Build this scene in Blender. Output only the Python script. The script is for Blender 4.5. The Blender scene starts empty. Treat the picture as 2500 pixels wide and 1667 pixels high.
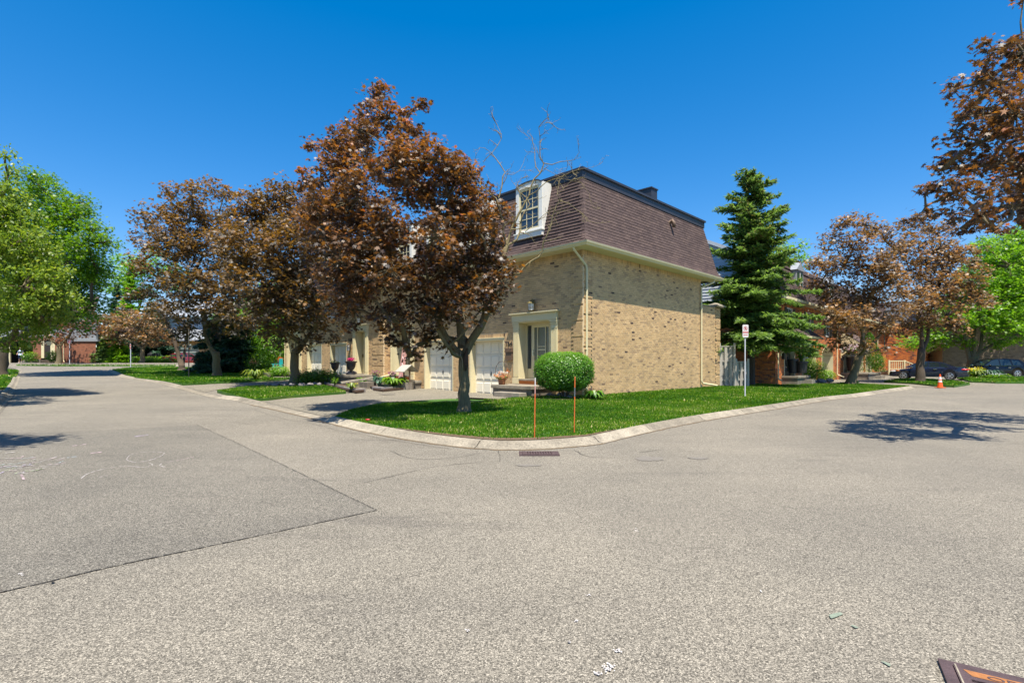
import bpy, bmesh, math, random
import numpy as np
from mathutils import Vector, Matrix
from mathutils.geometry import delaunay_2d_cdt
random.seed(7); RNG = np.random.default_rng(7)
S2 = math.sqrt(.5)
scene = bpy.context.scene
COL = scene.collection

# ---------------------------------------------------------------- camera, sky, sun, exposure
cam_d = bpy.data.cameras.new("camera"); cam = bpy.data.objects.new("camera", cam_d); COL.objects.link(cam)
cam.location = (0, 0, 1.5); cam.rotation_euler = (math.radians(90), 0, 0)
cam_d.sensor_width = 36; cam_d.lens = 18.0; cam_d.shift_y = 0.0214; cam_d.clip_start = .05; cam_d.clip_end = 3000
scene.camera = cam
SUN_DIR = Vector((.09, -.385, 1.0)).normalized()      # towards the sun
world = bpy.data.worlds.new("World"); scene.world = world; world.use_nodes = True
wn = world.node_tree; bg = wn.nodes["Background"]
sky = wn.nodes.new("ShaderNodeTexSky"); sky.sky_type = 'NISHITA'; sky.sun_disc = False
sky.sun_elevation = math.asin(SUN_DIR.z); sky.sun_rotation = math.atan2(SUN_DIR.x, SUN_DIR.y)
sky.altitude = 0; sky.air_density = 1.0; sky.dust_density = 0.5; sky.ozone_density = 3
hs = wn.nodes.new('ShaderNodeHueSaturation'); hs.inputs['Saturation'].default_value = 1.46
gm = wn.nodes.new('ShaderNodeGamma'); gm.inputs[1].default_value = .85
wn.links.new(sky.outputs[0], hs.inputs['Color']); tn = wn.nodes.new('ShaderNodeMix'); tn.data_type = 'RGBA'; tn.blend_type = 'MULTIPLY'; tn.inputs[0].default_value = 1; tn.inputs[7].default_value = (.92, .935, 1.07, 1)
wn.links.new(hs.outputs[0], gm.inputs[0]); wn.links.new(gm.outputs[0], tn.inputs[6]); wn.links.new(tn.outputs[2], bg.inputs[0]); bg.inputs[1].default_value = .118
sun_d = bpy.data.lights.new("sun", 'SUN'); sun = bpy.data.objects.new("sun", sun_d); COL.objects.link(sun)
sun_d.energy = 5.0; sun_d.angle = math.radians(.53); sun_d.color = (1.0, .93, .80)
sun.rotation_euler = (-SUN_DIR).to_track_quat('-Z', 'Y').to_euler()
scene.view_settings.view_transform = 'Standard'; scene.view_settings.look = 'None'
scene.view_settings.exposure = 0.95; scene.view_settings.gamma = 1; scene.view_settings.use_curve_mapping = False
scene.cycles.max_bounces = 6; scene.cycles.transparent_max_bounces = 8

# ---------------------------------------------------------------- ground height and photo measurement helpers
def sstep(a, b, x):
    t = min(1, max(0, (x-a)/(b-a))); return t*t*(3-2*t)
def H(x, y):
    c = .0006 - .0004*sstep(-4, 9, x)
    yy = min(max(y, 8), 59)
    return c*(yy-8)**2
def G(px, py, dz=0.):                     # a point of the photograph that lies on the ground (+dz) -> place in the world
    lo, hi = 1., 75.
    for _ in range(40):
        y = (lo+hi)/2; x = (px-1250)/1250*y
        if (1.5-H(x, y)-dz)*1250 > (py-887)*y: lo = y
        else: hi = y
    x = (px-1250)/1250*y
    return Vector((x, y, H(x, y)+dz))
def at(px, py, D):                        # a point at depth D
    return Vector(((px-1250)/1250*D, D, 1.5+(887-py)/1250*D))

# ---------------------------------------------------------------- object helpers
def tag(o, label=None, cat=None, group=None, kind=None):
    if label: o['label'] = label
    if cat: o['category'] = cat
    if group: o['group'] = group
    if kind: o['kind'] = kind
    return o
def empty(name, label, cat, loc=(0, 0, 0), rz=0, group=None):
    o = bpy.data.objects.new(name, None); COL.objects.link(o); o.location = loc; o.rotation_euler = (0, 0, rz)
    o.empty_display_size = .2
    return tag(o, label, cat, group)
def link(name, me, parent=None, mat=None, matrix=None):
    o = bpy.data.objects.new(name, me); COL.objects.link(o)
    if mat is not None and not me.materials: me.materials.append(mat)
    if parent: o.parent = parent
    if matrix is not None: o.matrix_local = matrix
    return o
def copy_tree(o, parent=None):
    c = o.copy(); COL.objects.link(c); c.parent = parent
    for ch in [q for q in bpy.data.objects if q.parent == o]: copy_tree(ch, c)
    return c
class Fr:                                  # a frame on a wall: s along, z up, o outward
    def __init__(s, o, r, n): s.o = Vector(o); s.r = Vector(r).normalized(); s.n = Vector(n).normalized()
    def __call__(s, a, z, out=0.): return s.o + s.r*a + s.n*out + Vector((0, 0, z))
WORLD = Fr((0, 0, 0), (1, 0, 0), (0, 1, 0))  # s=x, o=y
class MB:
    def __init__(s): s.v = []; s.f = []; s.a = []; s.r = 0.5
    def poly(s, pts, r=None):
        n = len(s.v); s.v += [tuple(p) for p in pts]; s.f.append(tuple(range(n, n+len(pts)))); s.a.append(s.r if r is None else r)
    def fbox(s, F, s0, s1, z0, z1, o0, o1, r=None, back=True):
        P = [F(a, z, o) for o in (o0, o1) for z in (z0, z1) for a in (s0, s1)]
        n = len(s.v); s.v += [tuple(p) for p in P]
        fs = [(4, 5, 7, 6), (0, 4, 6, 2), (1, 3, 7, 5), (2, 6, 7, 3), (0, 1, 5, 4)]
        if back: fs.append((0, 2, 3, 1))
        for f in fs: s.f.append(tuple(n+i for i in f)); s.a.append(s.r if r is None else r)
        return s
    def box(s, x0, x1, y0, y1, z0, z1, r=None): return s.fbox(WORLD, x0, x1, z0, z1, y0, y1, r)
    def prism(s, F, pts, o0, o1, r=None):       # pts (s,z) polygon extruded outward
        n = len(s.v); k = len(pts)
        s.v += [tuple(F(a, z, o0)) for a, z in pts] + [tuple(F(a, z, o1)) for a, z in pts]
        s.f.append(tuple(range(n, n+k))); s.f.append(tuple(range(n+k, n+2*k)))
        for i in range(k): j = (i+1) % k; s.f.append((n+i, n+j, n+k+j, n+k+i))
        s.a += [s.r if r is None else r]*(k+2); return s
    def tube(s, pts, rad, k=6, r=None, caps=True):
        pts = [Vector(p) for p in pts]; n0 = len(s.v)
        if not hasattr(rad, '__len__'): rad = [rad]*len(pts)
        prev = None
        for i, p in enumerate(pts):
            d = (pts[min(i+1, len(pts)-1)]-pts[max(i-1, 0)])
            if d.length < 1e-6: d = Vector((0, 0, 1))
            d.normalize()
            if prev is None: prev = Vector((1, 0, 0)) if abs(d.x) < .8 else Vector((0, 1, 0))
            a = (prev - d*prev.dot(d)); a.normalize(); b = d.cross(a); prev = a
            for j in range(k):
                t = 2*math.pi*j/k; s.v.append(tuple(p + a*math.cos(t)*rad[i] + b*math.sin(t)*rad[i]))
        rr = s.r if r is None else r
        for i in range(len(pts)-1):
            for j in range(k):
                q = n0+i*k; s.f.append((q+j, q+(j+1) % k, q+k+(j+1) % k, q+k+j)); s.a.append(rr)
        if caps:
            s.f.append(tuple(range(n0, n0+k))); s.f.append(tuple(range(len(s.v)-k, len(s.v)))); s.a += [rr, rr]
        return s
    def lathe(s, c, prof, k=16, r=None):
        s.tube([Vector(c)+Vector((0, 0, z)) for _, z in prof], [max(q, 1e-3) for q, _ in prof], k, r); return s
    def ball(s, c, rx, ry, rz, k=8, m=6, r=None, rough=0., sd=0):
        rn = random.Random(sd); n0 = len(s.v)
        for i in range(m+1):
            th = math.pi*i/m
            for j in range(k):
                ph = 2*math.pi*j/k; q = 1+rough*(rn.random()-.5)
                if i in (0, m): q = 1
                s.v.append((c[0]+rx*math.sin(th)*math.cos(ph)*q, c[1]+ry*math.sin(th)*math.sin(ph)*q, c[2]+rz*math.cos(th)*q))
        for i in range(m):
            for j in range(k): s.f.append((n0+i*k+j, n0+i*k+(j+1) % k, n0+(i+1)*k+(j+1) % k, n0+(i+1)*k+j)); s.a.append(s.r if r is None else r)
        return s
    def mesh(s, name, smooth=False):
        me = bpy.data.meshes.new(name); me.from_pydata(s.v, [], s.f); me.update()
        at_ = me.attributes.new("rnd", 'FLOAT', 'FACE'); at_.data.foreach_set("value", np.array(s.a, dtype=np.float32))
        if smooth: me.polygons.foreach_set("use_smooth", np.ones(len(me.polygons), dtype=bool))
        return me
    def build(s, name, mat, parent=None, smooth=False, label=None, kind=None):
        o = link(name, s.mesh(name, smooth), parent, mat)
        if label: o['label'] = label
        if kind: o['kind'] = kind
        return o
def bevel(o, w=.01, seg=2):
    m = o.modifiers.new('bevel', 'BEVEL'); m.width = w; m.segments = seg; m.limit_method = 'ANGLE'; return o

# ---------------------------------------------------------------- materials
def newmat(name):
    m = bpy.data.materials.new(name); m.use_nodes = True; nt = m.node_tree; b = nt.nodes["Principled BSDF"]; return m, nt, b
def N(nt, t, **k):
    n = nt.nodes.new(t)
    for a, v in k.items():
        if a == 'inp':
            for q, w in v.items(): n.inputs[q].default_value = w
        else: setattr(n, a, v)
    return n
def ramp(nt, stops, interp='LINEAR'):
    r = nt.nodes.new("ShaderNodeValToRGB"); cr = r.color_ramp; cr.interpolation = interp
    while len(cr.elements) < len(stops): cr.elements.new(.5)
    for e, (p, c) in zip(cr.elements, stops): e.position = p; e.color = (*c, 1)
    return r
def mixc(nt, a, b, f, mode='MIX'):
    m = nt.nodes.new("ShaderNodeMix"); m.data_type = 'RGBA'; m.blend_type = mode
    for sock, v in ((m.inputs[0], f), (m.inputs[6], a), (m.inputs[7], b)):
        if hasattr(v, 'is_linked'): nt.links.new(v, sock)
        elif isinstance(v, (int, float)): sock.default_value = v
        else: sock.default_value = (*v, 1)
    return m.outputs[2]
def noise(nt, scale, detail=3, rough=.55, vec=None, stretch=None):
    tc = nt.nodes.new("ShaderNodeTexCoord"); src = tc.outputs['Object']
    if stretch:
        mp = nt.nodes.new("ShaderNodeMapping"); mp.inputs['Scale'].default_value = stretch; nt.links.new(src, mp.inputs[0]); src = mp.outputs[0]
    n = N(nt, "ShaderNodeTexNoise", inp={'Scale': scale, 'Detail': detail, 'Roughness': rough}); nt.links.new(src, n.inputs['Vector']); return n
def bump(nt, b, h, strength=.3, dist=.01):
    n = N(nt, "ShaderNodeBump", inp={'Strength': strength, 'Distance': dist}); nt.links.new(h, n.inputs['Height']); nt.links.new(n.outputs[0], b.inputs['Normal'])
def plain(name, c, rough=.6, var=.15, scale=6, metal=0, spec=.5, bmp=0, bscale=60, coat=0, stretch=None):
    m, nt, b = newmat(name); b.inputs['Roughness'].default_value = rough; b.inputs['Metallic'].default_value = metal
    b.inputs['Specular IOR Level'].default_value = spec; b.inputs['Coat Weight'].default_value = coat
    n = noise(nt, scale, 5, .6, stretch=stretch)
    r = ramp(nt, [(.25, tuple(x*(1-var) for x in c)), (.75, tuple(min(1, x*(1+var)) for x in c))]); nt.links.new(n.outputs[0], r.inputs[0])
    nt.links.new(r.outputs[0], b.inputs['Base Color'])
    if bmp: nb = noise(nt, bscale, 4, .6, stretch=stretch); bump(nt, b, nb.outputs[0], bmp, .02)
    return m
def attrmat(name, stops, rough=.8, grime=.25, gscale=1.2, fine=.2, fscale=90, bmp=.3, interp='LINEAR', spec=.3):
    m, nt, b = newmat(name); b.inputs['Roughness'].default_value = rough; b.inputs['Specular IOR Level'].default_value = spec
    at_ = N(nt, "ShaderNodeAttribute", attribute_name="rnd"); r = ramp(nt, stops, interp); nt.links.new(at_.outputs['Fac'], r.inputs[0])
    n = noise(nt, gscale, 4); g = ramp(nt, [(.3, (1-grime,)*3), (.65, (1,)*3)]); nt.links.new(n.outputs[0], g.inputs[0])
    n2 = noise(nt, fscale, 3); g2 = ramp(nt, [(.3, (1-fine,)*3), (.7, (1+fine*.3,)*3)]); nt.links.new(n2.outputs[0], g2.inputs[0])
    c = mixc(nt, r.outputs[0], g.outputs[0], 1., 'MULTIPLY'); c = mixc(nt, c, g2.outputs[0], 1., 'MULTIPLY'); nt.links.new(c, b.inputs['Base Color'])
    if bmp: bump(nt, b, n2.outputs[0], bmp, .004)
    return m
def leafmat(name, stops, tstops, rough=.38, trans=.4, spec=.5):
    m, nt, b = newmat(name); b.inputs['Roughness'].default_value = rough; b.inputs['Specular IOR Level'].default_value = spec
    at_ = N(nt, "ShaderNodeAttribute", attribute_name="rnd")
    r = ramp(nt, stops); nt.links.new(at_.outputs['Fac'], r.inputs[0]); nt.links.new(r.outputs[0], b.inputs['Base Color'])
    r2 = ramp(nt, tstops); nt.links.new(at_.outputs['Fac'], r2.inputs[0])
    t = nt.nodes.new("ShaderNodeBsdfTranslucent"); nt.links.new(r2.outputs[0], t.inputs[0])
    mx = nt.nodes.new("ShaderNodeMixShader"); mx.inputs[0].default_value = trans
    nt.links.new(b.outputs[0], mx.inputs[1]); nt.links.new(t.outputs[0], mx.inputs[2]); nt.links.new(mx.outputs[0], nt.nodes["Material Output"].inputs[0]); return m
def glassmat(name, c=(.03, .04, .05), rough=.06):
    m, nt, b = newmat(name); b.inputs['Base Color'].default_value = (*c, 1); b.inputs['Roughness'].default_value = rough; b.inputs['Specular IOR Level'].default_value = .9
    n = noise(nt, 1.3, 2); bump(nt, b, n.outputs[0], .06, .05); return m

def asphalt(name, tone, warm, patchy=.12, dark=.0):
    m, nt, b = newmat(name); b.inputs['Roughness'].default_value = .9; b.inputs['Specular IOR Level'].default_value = .25
    base = tuple(tone*w for w in warm)
    tc = nt.nodes.new("ShaderNodeTexCoord"); n1 = N(nt, "ShaderNodeTexVoronoi", inp={'Scale': 130}); nt.links.new(tc.outputs['Object'], n1.inputs['Vector'])
    sx = nt.nodes.new("ShaderNodeSeparateColor"); nt.links.new(n1.outputs['Color'], sx.inputs[0]); r1 = ramp(nt, [(.0, (.30,)*3), (.22, (.58,)*3), (.5, (.95,)*3), (.8, (1.3,)*3), (1, (1.95,)*3)]); nt.links.new(sx.outputs[0], r1.inputs[0])
    n2 = noise(nt, 150, 2, .7); r2 = ramp(nt, [(.38, (.35,)*3), (.5, (1,)*3), (.62, (1.8,)*3)]); nt.links.new(n2.outputs[0], r2.inputs[0])
    n3 = noise(nt, .35, 6, .6); r3 = ramp(nt, [(.3, (1-patchy*1.3,)*3), (.7, (1+patchy*.7, 1+patchy*.6, 1+patchy*.4))]); nt.links.new(n3.outputs[0], r3.inputs[0])
    n4 = noise(nt, 1.1, 5, .7, stretch=(.25, 1.6, 1)); r4 = ramp(nt, [(.30, (.76, .76, .78)), (.43, (.98,)*3), (.60, (1,)*3), (.78, (1.14,)*3)]); nt.links.new(n4.outputs[0], r4.inputs[0])
    c = mixc(nt, base, r1.outputs[0], .9, 'MULTIPLY'); c = mixc(nt, c, r2.outputs[0], .7, 'MULTIPLY')
    c = mixc(nt, c, r3.outputs[0], 1., 'MULTIPLY'); c = mixc(nt, c, r4.outputs[0], 1., 'MULTIPLY')
    nt.links.new(c, b.inputs['Base Color'])
    mx = N(nt, "ShaderNodeMath", operation='ADD'); nt.links.new(n1.outputs[0], mx.inputs[0]); nt.links.new(n2.outputs[0], mx.inputs[1])
    bump(nt, b, mx.outputs[0], .3, .003); return m

M = {}
M['asphalt'] = asphalt('asphalt', .172, (1.085, .985, .81), .16)
M['patch'] = asphalt('asphalt_patch', .146, (1.07, .985, .83), .18)
M['drive'] = asphalt('driveway_asphalt', .175, (1.10, .99, .78), .1)
M['crack'] = plain('crack_filler', (.065, .058, .05), .95, .3, 20)
M['soil'] = plain('soil', (.12, .075, .045), .95, .4, 25, bmp=.6, bscale=60)
M['dirt'] = plain('gutter_dirt', (.16, .11, .06), .95, .4, 30, bmp=.5)
M['concrete'] = attrmat('concrete', [(0, (.27, .235, .18)), (1, (.40, .35, .27))], .85, .38, 2.6, .4, 30, .5)
M['stone'] = attrmat('porch_stone', [(0, (.18, .15, .12)), (1, (.36, .32, .26))], .85, .3, 3, .25, 30, .5)
M['lightstone'] = attrmat('light_stone', [(0, (.17, .15, .155)), (1, (.34, .31, .30))], .85, .3, 5, .3, 40, .6)
M['mortar'] = plain('mortar', (.74, .60, .40), .95, .15, 30, bmp=.4)
M['redmortar'] = plain('red_wall_mortar', (.50, .30, .19), .95, .15, 30)
M['brick'] = attrmat('beige_brick', [(0, (.62, .41, .205)), (.3, (.75, .51, .265)), (.55, (.66, .44, .22)), (.8, (.56, .38, .205)), (.965, (.42, .28, .16)), (.985, (.17, .105, .07)), (1, (.085, .055, .045))], .85, .20, .9, .3, 70, .5)
M['redbrick'] = attrmat('red_brick', [(0, (.66, .20, .05)), (.35, (.74, .26, .075)), (.6, (.56, .17, .055)), (.8, (.38, .13, .07)), (.92, (.16, .07, .06)), (1, (.60, .30, .14))], .85, .2, .9, .3, 60, .5)
M['shingle'] = attrmat('mauve_brown_shingle', [(0, (.075, .050, .048)), (.5, (.100, .068, .063)), (1, (.135, .092, .080))], .9, .15, .8, .35, 120, .5)
M['darkmetal'] = plain('dark_metal_fascia', (.032, .032, .04), .45, .15, 3, spec=.5)
M['cream'] = plain('cream_paint', (.66, .58, .36), .5, .05, 2.0, bmp=.05, bscale=20)
M['soffit'] = plain('cream_soffit', (.60, .53, .36), .6, .06, 3)
M['white'] = plain('white_paint', (.72, .70, .64), .5, .05, 3)
M['garage'] = plain('off_white_garage_paint', (.80, .74, .60), .5, .05, 2)
M['siding'] = plain('white_siding', (.52, .56, .60), .55, .06, 2)
M['greysiding'] = plain('grey_blue_siding', (.26, .28, .31), .6, .06, 2)
M['glass'] = glassmat('window_glass')
M['glass2'] = glassmat('pale_window_glass', (.10, .10, .07), .15)
M['black'] = plain('black_metal', (.02, .02, .022), .45, .2, 5)
M['blackplastic'] = plain('black_plastic', (.025, .025, .028), .5, .2, 8)
M['darkdoor'] = plain('dark_brown_door', (.035, .022, .018), .4, .2, 5)
M['brown'] = plain('brown_metal', (.13, .08, .05), .6, .2, 6)
M['bronze'] = plain('weathered_bronze', (.20, .16, .06), .45, .25, 30, metal=.4)
M['lampglass'] = plain('frosted_lamp_glass', (.7, .7, .68), .3, .08, 20)
M['mulch'] = plain('mulch', (.07, .04, .025), .95, .5, 40, bmp=.8, bscale=50)
M['wood'] = attrmat('weathered_fence_wood', [(0, (.38, .34, .29)), (1, (.58, .54, .48))], .85, .25, 3, .3, 40, .4)
M['galv'] = plain('galvanised_steel', (.15, .17, .20), .5, .12, 8, metal=.3)
M['signwhite'] = plain('sign_white', (.66, .62, .60), .4, .03, 4)
M['signred'] = plain('sign_red', (.52, .05, .05), .5, .06, 8)
M['signblack'] = plain('sign_black', (.03, .02, .02), .5, .1, 8)
M['orange'] = plain('orange_paint', (.62, .13, .02), .6, .15, 15)
M['iron'] = plain('cast_iron', (.085, .055, .055), .6, .35, 12, metal=.2, bmp=.3, bscale=90)
M['pit'] = plain('near_black', (.008, .007, .006), .95, .2, 5)  # near black: painted unlit depth of drain and garage, also one road spot
M['rust'] = plain('orange_rust', (.30, .12, .035), .8, .3, 40)
M['bark'] = plain('maple_bark', (.145, .115, .062), .9, .4, 12, bmp=1., bscale=22, stretch=(3, 3, .5))
M['mutedbrick'] = attrmat('muted_red_brick', [(0, (.34, .13, .075)), (.6, (.40, .17, .10)), (1, (.22, .10, .07))], .9, .25, .6, .3, 60, .4)
M['shadebrick'] = attrmat('shade_darkened_brick', [(0, (.24, .185, .125)), (.6, (.29, .22, .15)), (1, (.13, .10, .075))], .9, .25, .5, .3, 60, .4)  # beige brick darkened, the trees' shade is put into its colour
M['barkmoss'] = plain('mossy_dead_bark', (.21, .17, .085), .9, .5, 9, bmp=.6, bscale=30)
M['twig'] = plain('grey_dead_twig', (.30, .24, .18), .85, .3, 12)
M['darkbark'] = plain('dark_bark', (.08, .058, .04), .9, .4, 12, bmp=.8, bscale=25, stretch=(3, 3, .5))
M['wound'] = plain('tree_wound', (.05, .03, .022), .9, .4, 20, bmp=.6)
M['copper'] = leafmat('copper_maple_leaf', [(0, (.012, .009, .008)), (.25, (.030, .020, .016)), (.37, (.15, .125, .105)), (.44, (.045, .025, .016)), (.62, (.115, .060, .024)), (.85, (.26, .105, .024)), (1, (.33, .085, .025))],  # the grey stop paints a sun sheen onto some leaves
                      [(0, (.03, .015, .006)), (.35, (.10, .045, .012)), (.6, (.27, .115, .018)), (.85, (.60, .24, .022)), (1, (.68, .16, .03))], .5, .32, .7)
M['copper2'] = leafmat('bronze_green_maple_leaf', [(0, (.014, .013, .009)), (.25, (.036, .028, .018)), (.37, (.17, .15, .11)), (.45, (.055, .038, .020)), (.7, (.15, .088, .028)), (1, (.31, .135, .026))],  # pale grey stop: leaf glints painted into the base colour
                       [(0, (.04, .03, .008)), (.4, (.14, .08, .016)), (.7, (.42, .22, .025)), (1, (.74, .33, .03))], .5, .34, .7)
M['copper3'] = leafmat('pinkish_copper_leaf', [(0, (.03, .02, .016)), (.25, (.075, .05, .034)), (.38, (.22, .185, .12)), (.48, (.16, .10, .05)), (.75, (.32, .18, .07)), (1, (.48, .21, .05))],  # the light tan stop is a painted sun glint
                       [(0, (.06, .035, .012)), (.45, (.36, .20, .05)), (1, (.80, .38, .08))], .5, .34, .7)
M['green'] = leafmat('green_maple_leaf', [(0, (.02, .055, .004)), (.5, (.055, .13, .006)), (1, (.13, .23, .012))], [(0, (.08, .25, .005)), (.6, (.28, .54, .01)), (1, (.50, .74, .02))], .42, .38)
M['lime'] = leafmat('yellow_green_leaf', [(0, (.05, .10, .01)), (.5, (.12, .20, .018)), (1, (.26, .32, .05))], [(0, (.15, .30, .01)), (.6, (.42, .58, .03)), (1, (.68, .72, .10))], .42, .38)
M['brightgreen'] = leafmat('bright_green_leaf', [(0, (.035, .09, .008)), (.5, (.11, .22, .010)), (1, (.22, .36, .02))], [(0, (.14, .40, .01)), (.6, (.36, .70, .02)), (1, (.55, .85, .05))], .42, .42)  # the brighter, yellower green of several shrubs and trees
M['spruce'] = leafmat('spruce_needles', [(0, (.045, .085, .030)), (.45, (.12, .20, .05)), (.82, (.21, .31, .07)), (.9, (.15, .085, .045)), (1, (.20, .11, .055))], [(0, (.10, .20, .035)), (.7, (.32, .52, .07)), (1, (.25, .20, .05))], .5, .4)
M['bluespruce'] = leafmat('blue_spruce_needles', [(0, (.02, .05, .03)), (.5, (.05, .12, .07)), (1, (.12, .25, .15))], [(0, (.02, .06, .03)), (1, (.10, .26, .12))], .5, .2)
M['boxwood'] = leafmat('boxwood_leaf', [(0, (.025, .08, .008)), (.5, (.06, .17, .010)), (1, (.14, .29, .02))], [(0, (.08, .25, .01)), (1, (.35, .65, .03))], .4, .35)
M['grass'] = leafmat('grass_blade', [(0, (.016, .065, .003)), (.45, (.052, .15, .004)), (.8, (.13, .245, .007)), (.95, (.33, .35, .05)), (1, (.6, .52, .24))], [(0, (.05, .21, .004)), (.8, (.29, .50, .01)), (1, (.6, .6, .12))], .6, .35, .2)
M['drygrass'] = leafmat('dry_grass_blade', [(0, (.10, .12, .02)), (.5, (.20, .17, .05)), (1, (.34, .27, .13))], [(0, (.2, .2, .03)), (1, (.5, .4, .15))], .6, .3)
def lawnmat():
    m, nt, b = newmat('lawn_turf'); b.inputs['Roughness'].default_value = .9
    n = noise(nt, .7, 6, .65); r = ramp(nt, [(.3, (.025, .085, .006)), (.55, (.05, .14, .008)), (.72, (.10, .15, .015))]); nt.links.new(n.outputs[0], r.inputs[0])
    n2 = noise(nt, 70, 3); r2 = ramp(nt, [(.3, (.45,)*3), (.7, (1.5,)*3)]); nt.links.new(n2.outputs[0], r2.inputs[0])
    nt.links.new(mixc(nt, r.outputs[0], r2.outputs[0], 1., 'MULTIPLY'), b.inputs['Base Color']); bump(nt, b, n2.outputs[0], 1., .03); return m
M['lawn'] = lawnmat()
for k, c in dict(purple=(.30, .02, .22), magenta=(.62, .01, .18), pinkwhite=(.75, .6, .65), whiteflower=(.8, .8, .76), orangeflower=(.75, .25, .05), yellowflower=(.75, .62, .02), redflower=(.65, .02, .03), peach=(.72, .34, .16)).items():
    M[k] = leafmat('petal_'+k, [(0, tuple(x*.7 for x in c)), (1, c)], [(0, c), (1, c)], .5, .3)
M['turquoise'] = plain('turquoise_paint', (.02, .42, .42), .5, .1, 6)
M['pinkwood'] = plain('pinkish_board_paint', (.55, .28, .24), .7, .2, 9)
M['terracotta'] = plain('clay_pot', (.30, .12, .05), .8, .15, 10)
M['chalkw'] = plain('chalk_white', (.38, .35, .33), 1, .35, 40); M['chalkp'] = plain('chalk_pink', (.38, .29, .30), 1, .35, 40)
M['chalkb'] = plain('chalk_blue', (.28, .34, .36), 1, .35, 40); M['chalkg'] = plain('chalk_green', (.30, .35, .20), 1, .35, 40)
M['chalkv'] = plain('chalk_violet', (.34, .29, .37), 1, .35, 40); M['teal'] = plain('faded_green_paint', (.17, .205, .155), .9, .3, 60)
M['rubber'] = plain('tyre_rubber', (.018, .018, .018), .8, .2, 20); M['alloy'] = plain('wheel_alloy', (.55, .55, .56), .3, .06, 10, metal=.8)
M['navy'] = plain('navy_car_paint', (.010, .014, .030), .2, .1, 2, coat=.6); M['carblack'] = plain('black_car_paint', (.004, .004, .005), .22, .1, 2, spec=.35, coat=.25)
M['carred'] = plain('red_car_paint', (.28, .012, .02), .22, .1, 2, coat=1); M['chrome'] = plain('chrome', (.7, .7, .7), .15, .03, 10, metal=1)
M['carglass'] = glassmat('tinted_car_glass', (.012, .02, .022), .03); M['taillight'] = plain('tail_light', (.50, .01, .01), .2, .1, 10, coat=1)
M['headlight'] = plain('headlight', (.6, .6, .58), .15, .05, 10, coat=1); M['amber'] = plain('amber_lens', (.65, .2, .02), .25, .1, 10)
M['skin'] = plain('skin', (.45, .26, .18), .6, .06, 10); M['shirt'] = plain('striped_shirt', (.45, .55, .70), .9, .25, 8, stretch=(.1, .1, 8)); M['shorts'] = plain('blue_shorts', (.03, .06, .16), .9, .1, 8)
M['hair'] = plain('grey_hair', (.3, .22, .18), .8, .2, 20)

# ---------------------------------------------------------------- ground sheets
def inpoly(P, x, y):
    x = np.asarray(x); y = np.asarray(y); ins = np.zeros(x.shape, bool); n = len(P); j = n-1
    for i in range(n):
        xi, yi = P[i][0], P[i][1]; xj, yj = P[j][0], P[j][1]
        c = ((yi > y) != (yj > y)) & (x < (xj-xi)*(y-yi)/((yj-yi) if yj != yi else 1e-9)+xi); ins ^= c; j = i
    return ins
def sheet(name, poly, zf, step, mat, edge=0.0):
    P = [Vector((p[0], p[1])) for p in poly]; bp = []
    for i, p in enumerate(P):
        q = P[(i+1) % len(P)]; k = max(1, int((q-p).length/step)); bp += [p.lerp(q, t/k) for t in range(k)]
    xs = [p.x for p in bp]; ys = [p.y for p in bp]
    gx, gy = np.meshgrid(np.arange(min(xs)+step/2, max(xs), step), np.arange(min(ys)+step/2, max(ys), step)); gx = gx.ravel(); gy = gy.ravel()
    k = inpoly(bp, gx, gy); pts = bp + [Vector((float(a), float(b))) for a, b in zip(gx[k], gy[k])]
    n = len(bp); res = delaunay_2d_cdt(pts, [], [list(range(n))], 1, 1e-4)
    v, f = res[0], res[2]
    vv = [(p.x, p.y, zf(p.x, p.y)) for p in v]; ff = [tuple(q) for q in f]
    if edge:                                    # skirt down round the boundary
        n0 = len(vv); vv += [(p.x, p.y, zf(p.x, p.y)) for p in bp] + [(p.x, p.y, zf(p.x, p.y)-edge) for p in bp]
        ff += [(n0+i, n0+(i+1) % n, n0+n+(i+1) % n, n0+n+i) for i in range(n)]
    me = bpy.data.meshes.new(name); me.from_pydata(vv, [], ff); me.update()
    o = link(name, me, None, mat); o['kind'] = 'structure'; return o
def gridsheet(name, xs, ys, zf, mat):
    nx, ny = len(xs), len(ys); v = [(x, y, zf(x, y)) for y in ys for x in xs]
    f = [(j*nx+i, j*nx+i+1, (j+1)*nx+i+1, (j+1)*nx+i) for j in range(ny-1) for i in range(nx-1)]
    me = bpy.data.meshes.new(name); me.from_pydata(v, [], f); me.polygons.foreach_set("use_smooth", np.ones(len(f), bool)); o = link(name, me, None, mat); o['kind'] = 'structure'; return o
ext = [-900, -400, -200, -120]
gridsheet('ground', ext+list(range(-100, 101, 2))+[120, 200, 400, 900], [-300, -100, -40]+list(range(-20, 76, 2))+[100, 200, 500, 1500],
          lambda x, y: H(x, y)-.13, M['lawn'])
gridsheet('road', list(np.arange(-80, -8, 2.))+list(np.arange(-8, 12, .6))+list(np.arange(12, 76, 2.)), list(np.arange(-20, 66.1, 1.5)), lambda x, y: H(x, y), M['asphalt'])
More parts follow.
